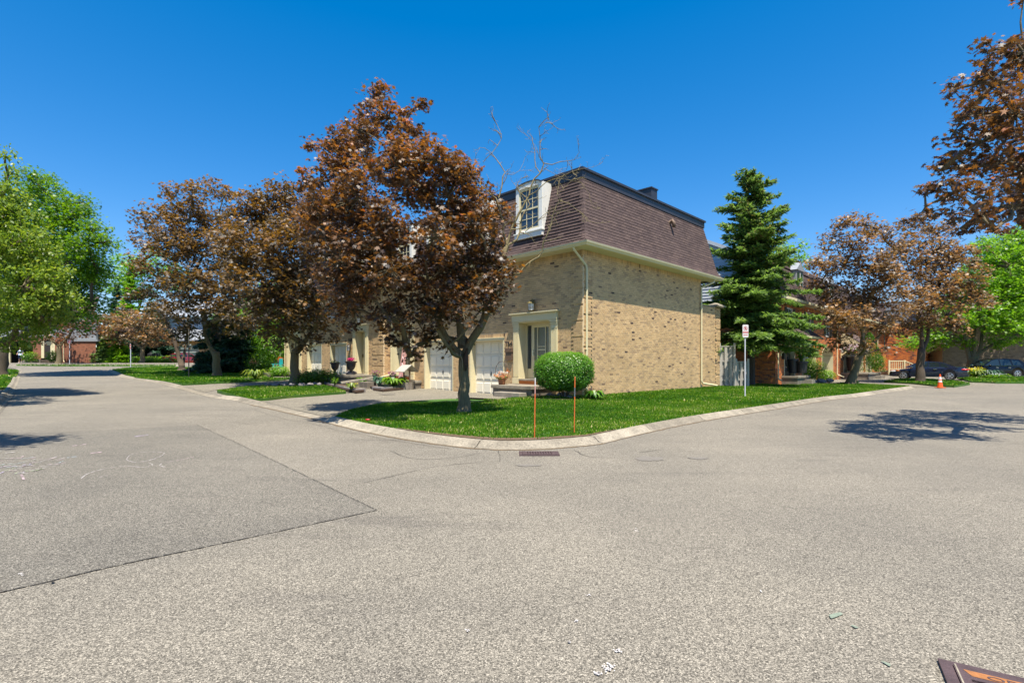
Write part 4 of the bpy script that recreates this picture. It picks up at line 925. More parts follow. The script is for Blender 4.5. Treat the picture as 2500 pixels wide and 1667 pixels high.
side = [(-.35-o+.004, YB-.35, z-.004) for o, z in ARC]+[(.4, YB-.35, 8.6), (.4, YB-.35, 5.88)]; shell.poly(side)
side = [(-.35-o+.004, YE+.2, z-.004) for o, z in ARC]+[(10.5, YE+.2, 8.6), (10.9, YE+.2, 5.88)]; shell.poly(side)
roof = shell.build('roof', M['shingle'], root)
shingles(roof, FG, lambda o: (-o, xb(o)), 170, 11, camL)
shingles(roof, FF, lambda o: (-o, YB-.36), 130, 12, camL)
shingles(roof, FB, lambda o: (YB-.35, YE+.2), 0, 13, camL)
hip = MB(); t = 0
while t < LTOT-.03:
    o0, z0, do, dz_ = prof(t); o1, z1, _, _ = prof(min(t+.135, LTOT)-.001); r = random.random()
    nn = .026; A = Vector((-o0-nn*.6, -o0-nn*.6, z0)); B = Vector((-o1-.010, -o1-.010, z1)); w = .15
    hip.poly([A, A+Vector((w, -.0, -.0)), B+Vector((w, 0, 0)), B], r); hip.poly([A, A+Vector((0, w, 0)), B+Vector((0, w, 0)), B], r); hip.poly([A, A+Vector((w, 0, 0)), A+Vector((w, .02, 0)), A+Vector((.02, .02, 0)), A+Vector((.02, w, 0)), A+Vector((0, w, 0))], r)
    t += .135
hip.build('hip_shingles', M['shingle'], roof, kind='stuff')
par = MB()      # dark parapet band: fascia with a thicker coping lip
def band(x0, x1, y0, y1):
    par.box(x0, x1, y0, y0+.06, 8.56, 8.83); par.box(x0-.05, x1+.05, y0-.05, y0+.09, 8.832, 8.91)
xr = 10.62
par.box(.18, xr, .18, .24, 8.54, 8.82); par.box(.12, xr+.06, .12, .32, 8.822, 8.91); par.box(.18, .24, .242, YB, 8.54, 8.82); par.box(.12, .32, .322, YB+.2, 8.822, 8.91)
par.box(-.17, -.11, YB-.35, YE+.2, 8.54, 8.82); par.box(-.23, -.03, YB-.40, YE+.25, 8.824, 8.912); par.box(-.11, .3, YB-.35, YB-.30, 8.54, 8.82)
par.box(xr-.06, xr, .242, YE, 8.54, 8.82); par.box(xr-.14, xr+.06, .322, YE, 8.822, 8.91)
par.build('parapet_band', M['darkmetal'], root)
MB().box(.24, xr-.06, .24, YB-.35, 8.50, 8.52).box(-.1, xr-.06, YB-.345, YE, 8.50, 8.52).build('flat_roof', M['darkmetal'], root)
vb = MB(); vb.box(6.5, 7.05, .9, 1.6, 8.52, 9.82); vb.box(6.46, 7.09, .86, 1.64, 9.822, 9.88); vb.build('roof_vent_box', M['darkmetal'], root)
v2 = MB(); v2.tube([FG(6.75, 8.05, -.14), FG(6.75, 8.13, .05), FG(6.75, 8.02, .12), FG(6.75, 7.82, .13)], [.08, .085, .085, .08], 10); v2.build('exhaust_hood', M['brown'], root, smooth=True)
for a in (1.73, 4.9): dormer(root, FF, a, a+1.43)
for a in (8.0, 10.7): dormer(root, FF, a, a+1.4)
for a in (14.8, 18.4, 22.4): dormer(root, FB, a, a+1.4)
downpipe(root, FG, [(-.55, 5.80, -.05), (-.50, 5.66, -.03), (.08, 5.14, .075), (.12, 5.0, .075), (.12, .50, .07), (.12, .32, .10), (.45, .22, .35)])
downpipe(root, FG, [(10.3, 5.74, .50), (10.25, 5.60, .46), (9.72, 5.32, .08), (9.72, .62, .08), (9.80, .50, .12), (10.45, .38, .55)])
downpipe(root, FF, [(13.1, 5.75, .5), (13.1, 5.6, .46), (13.1, 5.1, .08), (13.1, .95, .08), (13.2, .85, .15), (13.9, .62, .8)])
downpipe(root, FB, [(YE-.3, 5.75, .5), (YE-.3, 5.1, .08), (YE-.3, .7, .08), (YE-.3, .6, .3)])
# porches -------------------------------------------------------------------------
def porch(label, F, s0, s1, ztop, zbot, d, stepspan=None, mat='stone'):
    o = empty('porch', label, 'porch', row.matrix_basis@F(s0, zbot, 0) if False else (Matrix.Translation(C0)@Matrix.Rotation(A45, 4, 'Z'))@F(s0, 0, 0), A45)
    G_ = Fr((0, 0, 0), F.r, F.n); L = s1-s0
    s = 0; k = 0
    while s < L-.05:
        e = min(L, s+.92); q = MB(); q.fbox(G_, s+.004, e-.004, ztop-.13, ztop, .005, d+.06, .35+.4*random.random()); bevel(q.build('slab', M['concrete' if mat == 'stone' else mat], o), .012); s = e
    b = MB(); b.fbox(G_, .06, L-.06, zbot-.2, ztop-.132, .005, d-.02, .3); b.build('base', M[mat], o)
    if stepspan:
        a, e = stepspan; st = MB(); st.fbox(G_, a-s0, e-s0, zbot-.15, zbot+.27, d-.018, d+.42, .8); st = st.build('step', M[mat], o); bevel(st, .02)
    return o
porch('low concrete porch with a stone step block before door 164', FF, 1.45, 3.72, .64, .12, 1.2, (1.75, 3.15))
porch('wide stone porch with flower pots below the second door of the row', FF, 10.3, YB-.1, .62, .2, 1.35, (10.6, 11.8))
porch('raised stone porch carrying two black urns at door 168', FB, 14.2, 17.45, .86, .3, 1.5, (16.0, 17.3))
porch('low stone porch with turquoise chair at the far end of the beige row', FB, 23.9, 27.3, .85, .35, 1.5, (26.0, 27.0))
# ================================================================ the red brick row on the right
def red_mansard(root, F, s0, s1, zb, mat='shingle', sd=0, rise=2.4, full=True):
    mb = MB(); n = 16; rn = random.Random(sd)
    for i in range(n):
        t = i/n; t1 = (i+1)/n; o0 = .55-.75*t; o1 = .55-.75*t1; z0 = zb+.1+rise*t; z1 = zb+.1+rise*t1; s = s0-(i % 2)*.15
        while s < s1:
            a = max(s, s0); b = min(s+.3, s1); mb.poly([F(a+.004, z0, o0+.016), F(b-.004, z0, o0+.016), F(b-.004, z1, o1+.003), F(a+.004, z1, o1+.003)], rn.random()*.8); s += .3
    mb.poly([F(s0, zb+.1, .548), F(s1, zb+.1, .548), F(s1, zb+.1+rise, -.205), F(s0, zb+.1+rise, -.205)])
    mb.build('roof', M[mat], root)
    MB().fbox(F, s0, s1, zb-.03, zb, -.02, .5).build('soffit', M['soffit'], root); MB().fbox(F, s0, s1, zb-.04, zb+.12, .502, .62).build('gutter', M['cream'], root)
def canopy(root, F, s0, s1, z, d=1.25, h=.85):
    mb = MB(); n = 6
    for i in range(n):
        t = i/n; t1 = (i+1)/n; mb.poly([F(s0, z+h*(1-t), d*t), F(s1, z+h*(1-t), d*t), F(s1, z+h*(1-t1)-.0, d*t1), F(s0, z+h*(1-t1), d*t1)], random.random()); mb.poly([F(s0, z+h*(1-t1), d*t1), F(s1, z+h*(1-t1), d*t1), F(s1, z+h*(1-t1)-.03, d*t1), F(s0, z+h*(1-t1)-.03, d*t1)], .2)
    c = mb.build('canopy', M['shingle'], root)
    tr = MB(); tr.fbox(F, s0-.03, s1+.03, z-.12, z-.0, d-.06, d+.03); tr.fbox(F, s0, s1, z-.10, z-.07, .01, d-.06)
    for s in (s0, s1-.04): tr.poly([F(s, z-.07, 0), F(s, z-.07, d), F(s, z+h, 0)]); tr.poly([F(s+.04, z-.07, 0), F(s+.04, z-.07, d), F(s+.04, z+h, 0)])
    tr.build('canopy_trim', M['cream'], c)
    for s in (s0+.05, s1-.13):
        b = MB(); b.tube([F(s+.04, z-1.05, .03), F(s+.04, z-.12, d-.25)], .055, 4); b.fbox(F, s, s+.08, z-1.2, z-.12, .01, .08); b.build('bracket', M['cream'], c)
def red_door(root, F, s0, s1, z0, zt, glass=True):
    f = MB(); f.fbox(F, s0, s0+.10, z0, zt, -.30, .02); f.fbox(F, s1-.10, s1, z0, zt, -.30, .02); f.fbox(F, s0+.1, s1-.1, zt-.12, zt, -.3, .02); f.build('door_frame', M['cream'], root)
    d = MB().fbox(F, s0+.12, s1-.12, z0, zt-.12, -.28, -.22).build('door', M['darkdoor'], root)
    w = (s1-s0-.24)
    for a, b in ((.08, .36), (.44, .92)): MB().fbox(F, s0+.12+w*a, s0+.12+w*b, z0+.25, zt-.3, -.22, -.21).build('pane', M['glass'], d)
def shutters(root, F, s0, s1, z0, z1):
    for a, b in ((s0-.42, s0-.05), (s1+.05, s1+.42)):
        m = MB(); m.fbox(F, a, b, z0, z1, .005, .04); z = z0+.06
        while z < z1-.08: m.fbox(F, a+.04, b-.04, z, z+.03, .041, .055); z += .06
        m.build('shutter', M['darkmetal'], root)
ZR = .38
red = empty('brick_townhouse_row', 'orange red brick townhouse row with arched garages and black shutters at right', 'townhouses', RC, A45)
RF = Fr((0, 0, 0), (1, 0, 0), (0, -1, 0)); RE = Fr((0, 0, 0), (0, 1, 0), (-1, 0, 0)); RW = 5.35
ops = [(1.5, 3.6, 0, 3.1), (5.2, 8.3, 0, 2.75, 2.05), (9.8, 12.9, 0, 2.72, 2.0), (16.2, 18.6, 0, 3.1), (20.6, 23.4, 0, 2.7, 2.0), (24.4, 27.2, 0, 2.7, 2.0), (6.0, 7.2, 3.55, 5.0), (10.8, 12.0, 3.55, 5.0), (2.0, 3.2, 3.75, 5.0)]
brick_wall(red, RF, 0, 34.4, ZR-.3, RW, ops=ops, bm='redbrick', mm='redmortar', sd=21)
brick_wall(red, RE, 0, 9, ZR-.3, RW, bm='redbrick', mm='redmortar', sd=22)
for a, b in ((5.2, 8.3), (9.8, 12.9), (20.6, 23.4), (24.4, 27.2)):
    m = MB(); zs = 2.05; zt = 2.75; c = (a+b)/2; w = (b-a)/2; K = 10
    pts = [(c+w*math.cos(math.pi*k/K), zs+(zt-zs)*math.sin(math.pi*k/K)) for k in range(K+1)]
    for (x0, y0), (x1, y1) in zip(pts[:-1], pts[1:]): m.poly([RF(x0, y0, .03), RF(x1, y1, .03), RF(x1, y1, -.8), RF(x0, y0, -.8)])
    m.fbox(RF, a-.0, a+.08, ZR-.3, zs, -.8, .03); m.fbox(RF, b-.08, b, ZR-.3, zs, -.8, .03)
    m.poly([RF(x, y, -.79) for x, y in pts]); m.build('garage_frame', M['cream'], red)
    g = MB(); n = 6; hh = (2.35-ZR)/n
    for i in range(n): g.fbox(RF, a+.1, b-.1, ZR+.0+i*hh, ZR+(i+1)*hh-.018, -.78, -.72)
    gd = g.build('garage_door', M['white'], red)
    vs = MB()                                   # arch voussoirs
    for k in range(26):
        t0 = math.pi*k/26; t1 = math.pi*(k+.85)/26; e = .24
        q = [RF(c+w*math.cos(t), zs+(zt-zs)*math.sin(t), .012) for t in (t0, t1)]+[RF(c+(w+e)*math.cos(t), zs+(zt-zs+e)*math.sin(t), .012) for t in (t1, t0)]; vs.poly(q, random.random())
    vs.build('arch_bricks', M['redbrick'], red, kind='stuff')
red_door(red, RF, 1.5, 3.6, .75, 3.1); red_door(red, RF, 16.2, 18.6, .75, 3.1)
canopy(red, RF, .7, 4.6, 3.15, 1.35, .95); canopy(red, RF, 15.2, 19.6, 3.15, 1.35, .95)
for a, b in ((6.0, 7.2), (10.8, 12.0), (2.0, 3.2)):
    window(red, RF, a, b, 3.55 if a > 3 else 3.75, 5.0, out=-.03, nx=2); shutters(red, RF, a, b, 3.55 if a > 3 else 3.75, 5.0)
red_mansard(red, RF, -.5, 34.8, RW, sd=3)
for a in (3.0, 10.6, 18.5, 26):
    d = MB(); d.fbox(RF, a, a+1.5, RW+.75, RW+2.1, -.6, .25); d.prism(RF, [(a-.1, RW+2.1), (a+1.6, RW+2.1), (a+.75, RW+2.65)], -.6, .32); dm = d.build('dormer', M['greysiding'], red)
    MB().fbox(RF, a+.2, a+1.3, RW+.9, RW+1.95, .251, .27).build('pane', M['glass'], dm)
    MB().fbox(RF, a+.72, a+.78, RW+.9, RW+1.95, .271, .29).fbox(RF, a+.2, a+1.3, RW+1.40, RW+1.45, .2715, .2905).build('window_frame', M['white'], dm)
# end wall: white lap siding gable above the brick
sd_ = MB(); z = RW; 
while z < 10.2:
    zb = z+.2; s_lo = max(0, (zb-7.4)/.5) if zb > 7.4 else 0; s_hi = 11-s_lo
    if s_hi-s_lo < .3: break
    sd_.poly([RE(s_lo, z, .035), RE(min(s_hi, 9), z, .035), RE(min(s_hi, 9), zb, .008), RE(s_lo, zb, .008)]); sd_.poly([RE(s_lo, z, .0), RE(min(s_hi, 9), z, .0), RE(min(s_hi, 9), z, .035), RE(s_lo, z, .035)]); z = zb
sd_.build('lap_siding', M['siding'], red, kind='stuff')
sh = MB(); sh.poly([RE(0, RW, -.01), RE(9, RW, -.01), RE(9, 8.4, -.01), RE(5.5, 10.12, -.01), RE(0, 7.4, -.01)]); sh.poly([RE(0, 7.45, .3), RE(5.5, 10.2, .3), RE(5.5, 10.2, -34.8), RE(0, 7.45, -34.8)]); sh.poly([RE(5.5, 10.2, .3), RE(11, 7.45, .3), RE(11, 7.45, -34.8), RE(5.5, 10.2, -34.8)])
sh.build('main_roof', M['shingle'], red)
rk = MB(); rk.poly([RE(-.1, 7.20, .32), RE(5.5, 10.0, .32), RE(5.5, 10.24, .32), RE(-.1, 7.44, .32)]); rk.poly([RE(-.1, 7.20, .0), RE(5.5, 10.0, .0), RE(5.5, 10.0, .32), RE(-.1, 7.20, .32)]); rk.poly([RE(5.5, 10.0, .32), RE(11, 7.20, .32), RE(11, 7.44, .32), RE(5.5, 10.24, .32)]); rk.build('rake_board', M['siding'], red)
downpipe(red, RF, [(.15, RW, .4), (.15, RW-.4, .1), (.15, ZR+.2, .1), (.2, ZR+.1, .3)]); downpipe(red, RF, [(13.8, RW, .4), (13.8, RW-.4, .1), (13.8, ZR+.25, .1), (14.0, ZR+.05, .5)]); downpipe(red, RF, [(29.5, RW, .4), (29.5, RW-.4, .1), (29.5, ZR+.35, .1), (31, ZR+.1, .5)])
lantern(red, RF, 14.9, 2.35, .4, .12, 'white'); mb_ = MB(); mb_.fbox(RF, 1.05, 1.35, 1.75, 2.15, .01, .15); mb_.build('mailbox', M['black'], red); mb_ = MB(); mb_.fbox(RF, 15.3, 15.7, 1.75, 2.05, .01, .15); mb_.build('mailbox', M['black'], red)
def wporch(label, F, T0, s0, s1, ztop, zbot, d):
    o = empty('porch', label, 'porch', T0@F(s0, 0, 0), A45); G_ = Fr((0, 0, 0), F.r, F.n); L = s1-s0; s = 0
    while s < L-.05: e = min(L, s+.9); MB().fbox(G_, s+.004, e-.004, ztop-.12, ztop, .01, d, .5+.4*random.random()).build('slab', M['concrete'], o); s = e
    MB().fbox(G_, .05, L-.05, zbot-.3, ztop-.122, .01, d-.06, .3).build('base', M['stone'], o); MB().fbox(G_, L*.55, L*.9, zbot-.2, zbot+.16, d-.059, d+.35, .8).build('step', M['stone'], o); return o
TR_ = Matrix.Translation(RC)@Matrix.Rotation(A45, 4, 'Z')
wporch('grey porch under the first canopy of the red row', RF, TR_, 1.0, 3.5, .75, .35, .95)
wporch('curved front porch beneath the second canopy of the red row', RF, TR_, 15.4, 20.2, .75, .35, 1.9)
# second, forward block with its shaded end wall, canopy and railings
RC2 = Vector((41.9, 52.9, 0)); red2 = empty('brick_house', 'red brick house with cream canopies far behind the dark blue sedan', 'house', RC2, A45)
R2 = Fr((0, 0, 0), (1, 0, 0), (0, -1, 0)); R2E = Fr((0, 0, 0), (0, 1, 0), (-1, 0, 0))
brick_wall(red2, R2E, 0, 2.8, .2, 5.6, bm='redbrick', mm='redmortar', sd=31, bh=.11, bw=.3); brick_wall(red2, R2, 0, 30, .2, 5.6, ops=[(3, 5.2, 0, 3.6), (15, 18, 0, 3.6)], bm='redbrick', mm='redmortar', sd=32, bh=.11, bw=.3)
red_door(red2, R2, 3, 5.2, 1.2, 3.6); red_door(red2, R2, 15, 18, 1.2, 3.6); canopy(red2, R2, 2.2, 7, 3.7, 1.8, 1.2); canopy(red2, R2, 13.8, 20, 3.7, 1.8, 1.2); red_mansard(red2, R2, -.4, 30, 5.6, sd=8)
MB().box(0, 30, 0.1, 8, 5.5, 8.0).build('upper_storey', M['greysiding'], red2)
def railing(label, p0, p1, z, slope=None):
    o = empty('railing', label, 'railing', (p0[0], p0[1], z)); d = Vector((p1[0]-p0[0], p1[1]-p0[1], 0)); L = d.length; d.normalize(); F = Fr((0, 0, 0), d, (d.y, -d.x, 0))
    MB().fbox(F, 0, L, .86, .95, -.04, .04).build('top_rail', M['cream'], o); MB().fbox(F, 0, L, .08, .15, -.03, .03).build('bottom_rail', M['cream'], o)
    for s in (0, L): MB().fbox(F, s-.06, s+.06, -.4, 1.0, -.06, .06).build('post', M['cream'], o)
    n = int(L/.17); me = None
    for i in range(1, n):
        if me is None: me = MB().box(-.025, .025, -.02, .02, .15, .86).mesh('baluster'); me.materials.append(M['cream'])
        link('baluster', me, o, None, Matrix.Translation(d*(L*i/n)))
    if slope:
        s1 = slope; m = MB(); m.tube([F(L, .92), F(L+s1, .15)], .045, 4); m.tube([F(L, .12), F(L+s1, -.6)], .03, 4); m.build('stair_rail', M['cream'], o)
        for i in range(1, 8): t = i/8; MB().fbox(F, L+s1*t-.02, L+s1*t+.02, .12-.72*t, .9-.75*t, -.02, .02).build('baluster', M['cream'], o)
    MB().fbox(F, 0, L, -.45, -.02, -1.2, -.08).build('deck', M['stone'], o); return o
a = at(2170, 905, 50); b = at(2208, 905, 50); railing('cream baluster railing left of the forked trunk behind the blue sedan', a, b, a.z+.05, 1.9)
a = at(2314, 901, 58); b = at(2352, 901, 58); railing('cream railing with sloping end right of the blue sedan roof', a, b, a.z+.0, .8)
# beige brick end building behind the dark vehicles, tree shade painted into its brick
bb = empty('brick_building', 'beige brick end wall coloured dark for tree shade behind the black vehicle at right', 'building', (47.5, 56.5, 0), math.radians(-14))
BF = Fr((0, 0, 0), (1, 0, 0), (0, -1, 0)); brick_wall(bb, BF, 0, 26, .2, 6.2, sd=41, bh=.12, bw=.34, soldier=.3, bm='shadebrick', mm='brown')
MB().box(0, 26, .01, 9, .2, 6.2).build('rear_wall', M['mortar'], bb); red_mansard(bb, BF, -.5, 26.5, 6.2, sd=9)

# ---------------------------------------------------------------- weathered board fence
def fence(label, p0, p1, h, z, seed=0):
    p0 = Vector((p0[0], p0[1], 0)); p1 = Vector((p1[0], p1[1], 0)); d = p1-p0; L = d.length; d.normalize(); o = empty('wooden_fence', label, 'fence', (p0.x, p0.y, z)); F = Fr((0, 0, 0), d, (d.y, -d.x, 0)); rn = random.Random(seed)
    n = max(3, int(L/.19)); me = {}
    for i in range(n):
        for side in (0, 1):
            k = (rn.randrange(6),)
            if k not in me: q = MB(); q.box(-.065, .065, -.012, .012, 0, h-.08, rn.random()); me[k] = q.mesh('board'); me[k].materials.append(M['wood'])
            s = L*(i+.5*side+.25)/n; link('board', me[k], o, None, Matrix.Translation(F(s, .05+rn.uniform(-.01, .01), .045 if side == 0 else -.045))@Matrix(((d.x, -d.y, 0), (d.y, d.x, 0), (0, 0, 1))).to_4x4())
    for zz in (.35, h*.62): MB().fbox(F, 0, L, zz, zz+.09, -.03, .03, .6).build('rail', M['wood'], o)
    MB().fbox(F, -.03, L+.03, h-.03, h+.01, -.07, .07, .9).build('cap_rail', M['wood'], o)
    for s in (0, L): MB().fbox(F, s-.05, s+.05, -.3, h+.16, -.05, .05, .7).build('post', M['wood'], o)
    return o
zf = .25
f0 = at(1757, 943, 27.5); f1 = at(1793, 938, 27.3); f2 = at(1826, 936, 27.4)
fence('tall weathered grey board fence panel beside the beige garden wall', f0, f1, 2.2, .22, 1); fence('low weathered board fence panel behind the parking sign', f1+Vector((.12, .1, 0)), f2, 1.35, .25, 2)

# ================================================================ far houses at the left bend
hl = empty('brick_house', 'far red brick house with open arched garage and dark front door at left', 'house', (-62.5, 62.5, 1.55), 0)
HF = Fr((0, 0, 0), (1, 0, 0), (0, -1, 0))
def hx(px, D=62.5, x0=-62.5): return (px-1250)/1250*D-x0
brick_wall(hl, HF, hx(-80), hx(157), 0, 3.1, ops=[(hx(24), hx(80), 0, 2.75, 1.9), (hx(100), hx(134), 0, 2.75)], bm='mutedbrick', mm='brown', sd=51, bh=.11, bw=.32)
HF2 = Fr((0, -.8, 0), (1, 0, 0), (0, -1, 0)); brick_wall(hl, HF2, hx(157, 61.7), hx(234, 61.7), 0, 2.6, bm='mutedbrick', mm='brown', sd=52, bh=.11, bw=.32, soldier=0)
m = MB(); m.fbox(HF2, hx(157, 61.7), hx(240, 61.7), 2.6, 2.85, -.3, .12); m.fbox(HF2, hx(157, 61.7), hx(234, 61.7), 2.85, 5.6, -.35, -.05); m.fbox(HF, hx(-80), hx(157), 3.1, 5.6, -.35, -.02); m.build('upper_siding', M['greysiding'], hl)
MB().fbox(HF, hx(-80), hx(236), 5.6, 5.9, -9, .6).build('eaves', M['cream'], hl)
rm = MB(); x0, x1 = hx(-90), hx(240); rm.poly([(x0, -.7, 5.85), (x1, -.7, 5.85), (x1-3, 4, 8.6), (x0, 4, 8.6)]); rm.build('roof', M['shingle'], hl)
m = MB(); m.box(hx(20), hx(84), 4, 4.1, 0, 3.2); m.box(hx(20), hx(84), .3, 4, 2.9, 3.0); m.box(hx(20), hx(20)+.1, .3, 4, 0, 2.9); m.box(hx(84)-.1, hx(84), .3, 4, 0, 2.9); m.box(hx(20), hx(84), .4, 4, .0, .03); m.build('garage_back', M['pit'], hl)  # interior coloured near black to paint the shade inside the open garage
m = MB(); m.box(hx(134)-.6, hx(134)-.1, .06, .1, 0, 2.75); m.box(hx(100)+.0, hx(100)+.35, .02, .1, 0.6, 2.75); m.box(hx(134)-.35, hx(134), .0, .06, .6, 2.75); m.box(hx(20)-.25, hx(24)+.05, -.05, .1, 0, 2.6); m.build('door_frame', M['cream'], hl)
MB().box(hx(100), hx(134), .08, .12, .6, 2.75).build('door', M['darkdoor'], hl); MB().box(hx(112), hx(124), .05, .075, 2.15, 2.65).build('pane', M['glass2'], hl)
m = MB(); m.box(hx(86), hx(128), -1.6, -.02, -.2, .42, .5); m.box(hx(88), hx(122), -2.0, -1.602, -.2, .2, .7); m.build('front_steps', M['stone'], hl)
downpipe(hl, HF, [(hx(157)-.05, 3.3, .05), (hx(157)-.05, 2., .05), (hx(157)-.05, .3, .05), (hx(157)+.4, .05, .4)])
h2 = empty('house', 'far cream house with pale siding, arched garage and glazed front door', 'house', (-46.5, 68, 1.5), 0)
def h2x(px, D=68.): return (px-1250)/1250*D+46.5
H2 = Fr((0, 0, 0), (1, 0, 0), (0, -1, 0))
brick_wall(h2, H2, h2x(340), h2x(372), 0, 2.8, sd=61, bh=.12, bw=.34); brick_wall(h2, H2, h2x(405), h2x(560), 0, 3.2, ops=[(h2x(426), h2x(486), 0, 2.5, 1.9)], sd=62, bh=.12, bw=.34)
MB().fbox(H2, h2x(372), h2x(405), 0, 2.8, -.3, -.02).build('entry_wall', M['white'], h2)
m = MB(); m.fbox(H2, h2x(384), h2x(404), .45, 2.75, -.02, .03); m.build('door_frame', M['cream'], h2)
for a, b, z0, z1 in ((389, 399, .85, 1.6), (389, 399, 1.7, 2.6), (386, 388, .6, 2.6), (400, 402, .6, 2.6)): MB().fbox(H2, h2x(a), h2x(b), z0, z1, .031, .05).build('pane', M['black'], h2)
g = MB()
for i in range(5): g.fbox(H2, h2x(426), h2x(486), .02+i*.5, .5+i*.5-.03, -.5, -.42)
g.build('garage_door', M['white'], h2)
s_ = MB(); z = 3.2
while z < 6.2: s_.poly([H2(h2x(340), z, .06), H2(h2x(560), z, .06), H2(h2x(560), z+.2, .02), H2(h2x(340), z+.2, .02)]); z += .2
s_.build('lap_siding', M['siding'], h2); m = MB(); m.poly([H2(h2x(405), 3.1, 1.0), H2(h2x(560), 3.1, 1.0), H2(h2x(560), 4.6, .05), H2(h2x(405), 4.6, .05)]); m.fbox(H2, h2x(405), h2x(560), 2.95, 3.1, .0, 1.0); m.build('garage_roof', M['greysiding'], h2)
m = MB(); m.poly([H2(h2x(330), 6.2, .8), H2(h2x(570), 6.2, .8), H2(h2x(550), 8.8, -5), H2(h2x(350), 8.8, -5)]); m.build('roof', M['greysiding'], h2)
MB().fbox(H2, h2x(380), h2x(412), -.1, .44, .03, 1.3, .8).build('front_steps', M['concrete'], h2)
# more houses closing the gaps of the horizon
for nm, lb, px0, px1, D, z1, mt in [('brick_house', 'distant beige brick house glimpsed between the copper maples at left', 560, 700, 62, 7.5, 'brick'), ('brick_house', 'distant house wall half hidden by the conifers at left', 236, 345, 72, 5.0, 'mutedbrick')]:
    p = at(px0, 887, D); q = at(px1, 887, D); o = empty(nm, lb, 'house', (p.x, p.y, 1.3)); L = q.x-p.x; F = Fr((0, 0, 0), (1, 0, 0), (0, -1, 0))
    brick_wall(o, F, 0, L, 0, z1-2.2, bm=mt, sd=int(px0), bh=.13, bw=.36); MB().box(0, L, .02, 6, 0, z1-2.2).build('rear_wall', M['mortar'], o)
    for k in range(2): window(o, F, L*(.2+.4*k), L*(.2+.4*k)+1.3, 1.2, 2.6, out=.03)
    red_mansard(o, F, -.3, L+.3, z1-2.2, sd=int(D))

# ================================================================ things near the front doors
TB = Matrix.Translation(C0)@Matrix.Rotation(A45, 4, 'Z')
def PB(a, b, z): return TB@Vector((a, b, z))
def pot(name, label, p, r, h, mat, prof=None, cat='flower pot', group=None):
    o = empty(name, label, cat, p, 0, group); m = MB(); m.lathe((0, 0, 0), prof or [(r*.72, 0), (r*.78, h*.1), (r*.95, h*.85), (r*1.06, h*.86), (r*1.06, h), (r*.92, h), (r*.9, h*.9)], 16); m.build('pot', M[mat], o, smooth=False); return o
# hoop basket with orange flowers
hb = pot('flower_pot', 'orange flower arrangement with a tall hoop handle on the porch of 164', PB(-.95, 3.38, .64), .17, .30, 'terracotta')
hm = MB(); hm.tube([(.33*math.cos(t)*S2*1.0, -.33*math.cos(t)*S2*-1.0, .32+.02+.62*max(0, math.sin(t)) + .28*max(0, math.sin(t))) if False else (.38*math.cos(t)*S2, .38*math.cos(t)*-S2, .52+.42*math.sin(t)) for t in [k*6.2832/28 for k in range(29)]], .011, 6); hm.build('hoop_handle', M['brown'], hb)
petals(hb, (0, 0, .36), .33, .14, 'peach', 70, .06); petals(hb, (0, 0, .50), .26, .05, 'whiteflower', 30, .035, 'white_flowers'); petals(hb, (.0, .0, .30), .30, .07, 'boxwood', 26, .05, 'leaves'); petals(hb, (.25, .18, .55), .07, .16, 'orangeflower', 12, .05, 'tall_flowers')
URN = [(.16, 0), (.17, .04), (.08, .09), (.055, .17), (.075, .22), (.15, .30), (.21, .42), (.235, .60), (.30, .66), (.30, .69), (.24, .69)]
u1 = pot('urn', 'black pedestal urn with pale green plants left of door 168', PB(-.35-1.1, 17.0, .86), .28, .7, 'blackplastic', URN, 'urn', 'black urns on the porch of 168'); petals(u1, (0, 0, .72), .22, .10, 'boxwood', 40, .05, 'foliage'); petals(u1, (0, 0, .80), .18, .06, 'pinkwhite', 14, .035)
u2 = pot('urn', 'black pedestal urn with magenta flowers right of door 168', PB(-.35-1.15, 14.95, .86), .28, .7, 'blackplastic', [(r*1.12, z*1.1) for r, z in URN], 'urn', 'black urns on the porch of 168'); petals(u2, (0, 0, .86), .22, .11, 'magenta', 60, .06)
for a, b, lb in ((-1.1, 13.0, 'black pot of purple flowers beside the downpipe end'), (-1.1, 11.3, 'black pot of purple flowers in front of the second door')):
    o = pot('flower_pot', lb, PB(a, b, .62), .17, .26, 'blackplastic', group='pots of purple flowers'); petals(o, (0, 0, .38), .24, .12, 'purple', 36, .045); petals(o, (0, 0, .32), .22, .08, 'boxwood', 26, .05, 'leaves')
st = empty('rock', 'flat round rock lying at the foot of the urn by door 168', 'rock', PB(-1.2, 15.5, .86)); MB().ball((0, 0, .10), .34, .26, .13, 10, 6, rough=.2).build('stone', M['lightstone'], st, True)
sg = empty('welcome_board', 'tall pinkish board leaning in the second doorway of the row', 'board', PB(-.62, 11.15, .62), A45); m = MB(); m.poly([(0, 0, 0), (0, .42, 0), (.28, .42, 1.75), (.28, 0, 1.75)]); m.poly([(.04, 0, 0), (.04, .42, 0), (.32, .42, 1.75), (.32, 0, 1.75)]); m.poly([(0, 0, 0), (.04, 0, 0), (.32, 0, 1.75), (.28, 0, 1.75)]); m.build('board', M['pinkwood'], sg)
whm = MB(); whm.tube([(-.02+.16*z/1.0*.0+.16*z, .21+(.05 if k % 2 else -.05), z) for k, z in enumerate([.5, .65, .8, .95, 1.1, 1.25, 1.4])], .014, 4); whm.build('painted_lettering', M['signwhite'], sg); petals(sg, (.02, .2, .22), .14, .12, 'pinkwhite', 16, .05, 'rosette')
bh = empty('birdhouse_ornament', 'small wooden wishing well with pitched roof beside the second garage', 'garden ornament', PB(-.95, 10.25, .15), A45)
m = MB(); m.lathe((0, 0, 0), [(.30, 0), (.33, .05), (.33, .42), (.28, .42)], 10, .4); m.build('basin', M['stone'], bh)
for s in (-.26, .26): MB().box(-.03, .03, s-.03, s+.03, .4, 1.05, .2).build('post', M['brown'], bh)
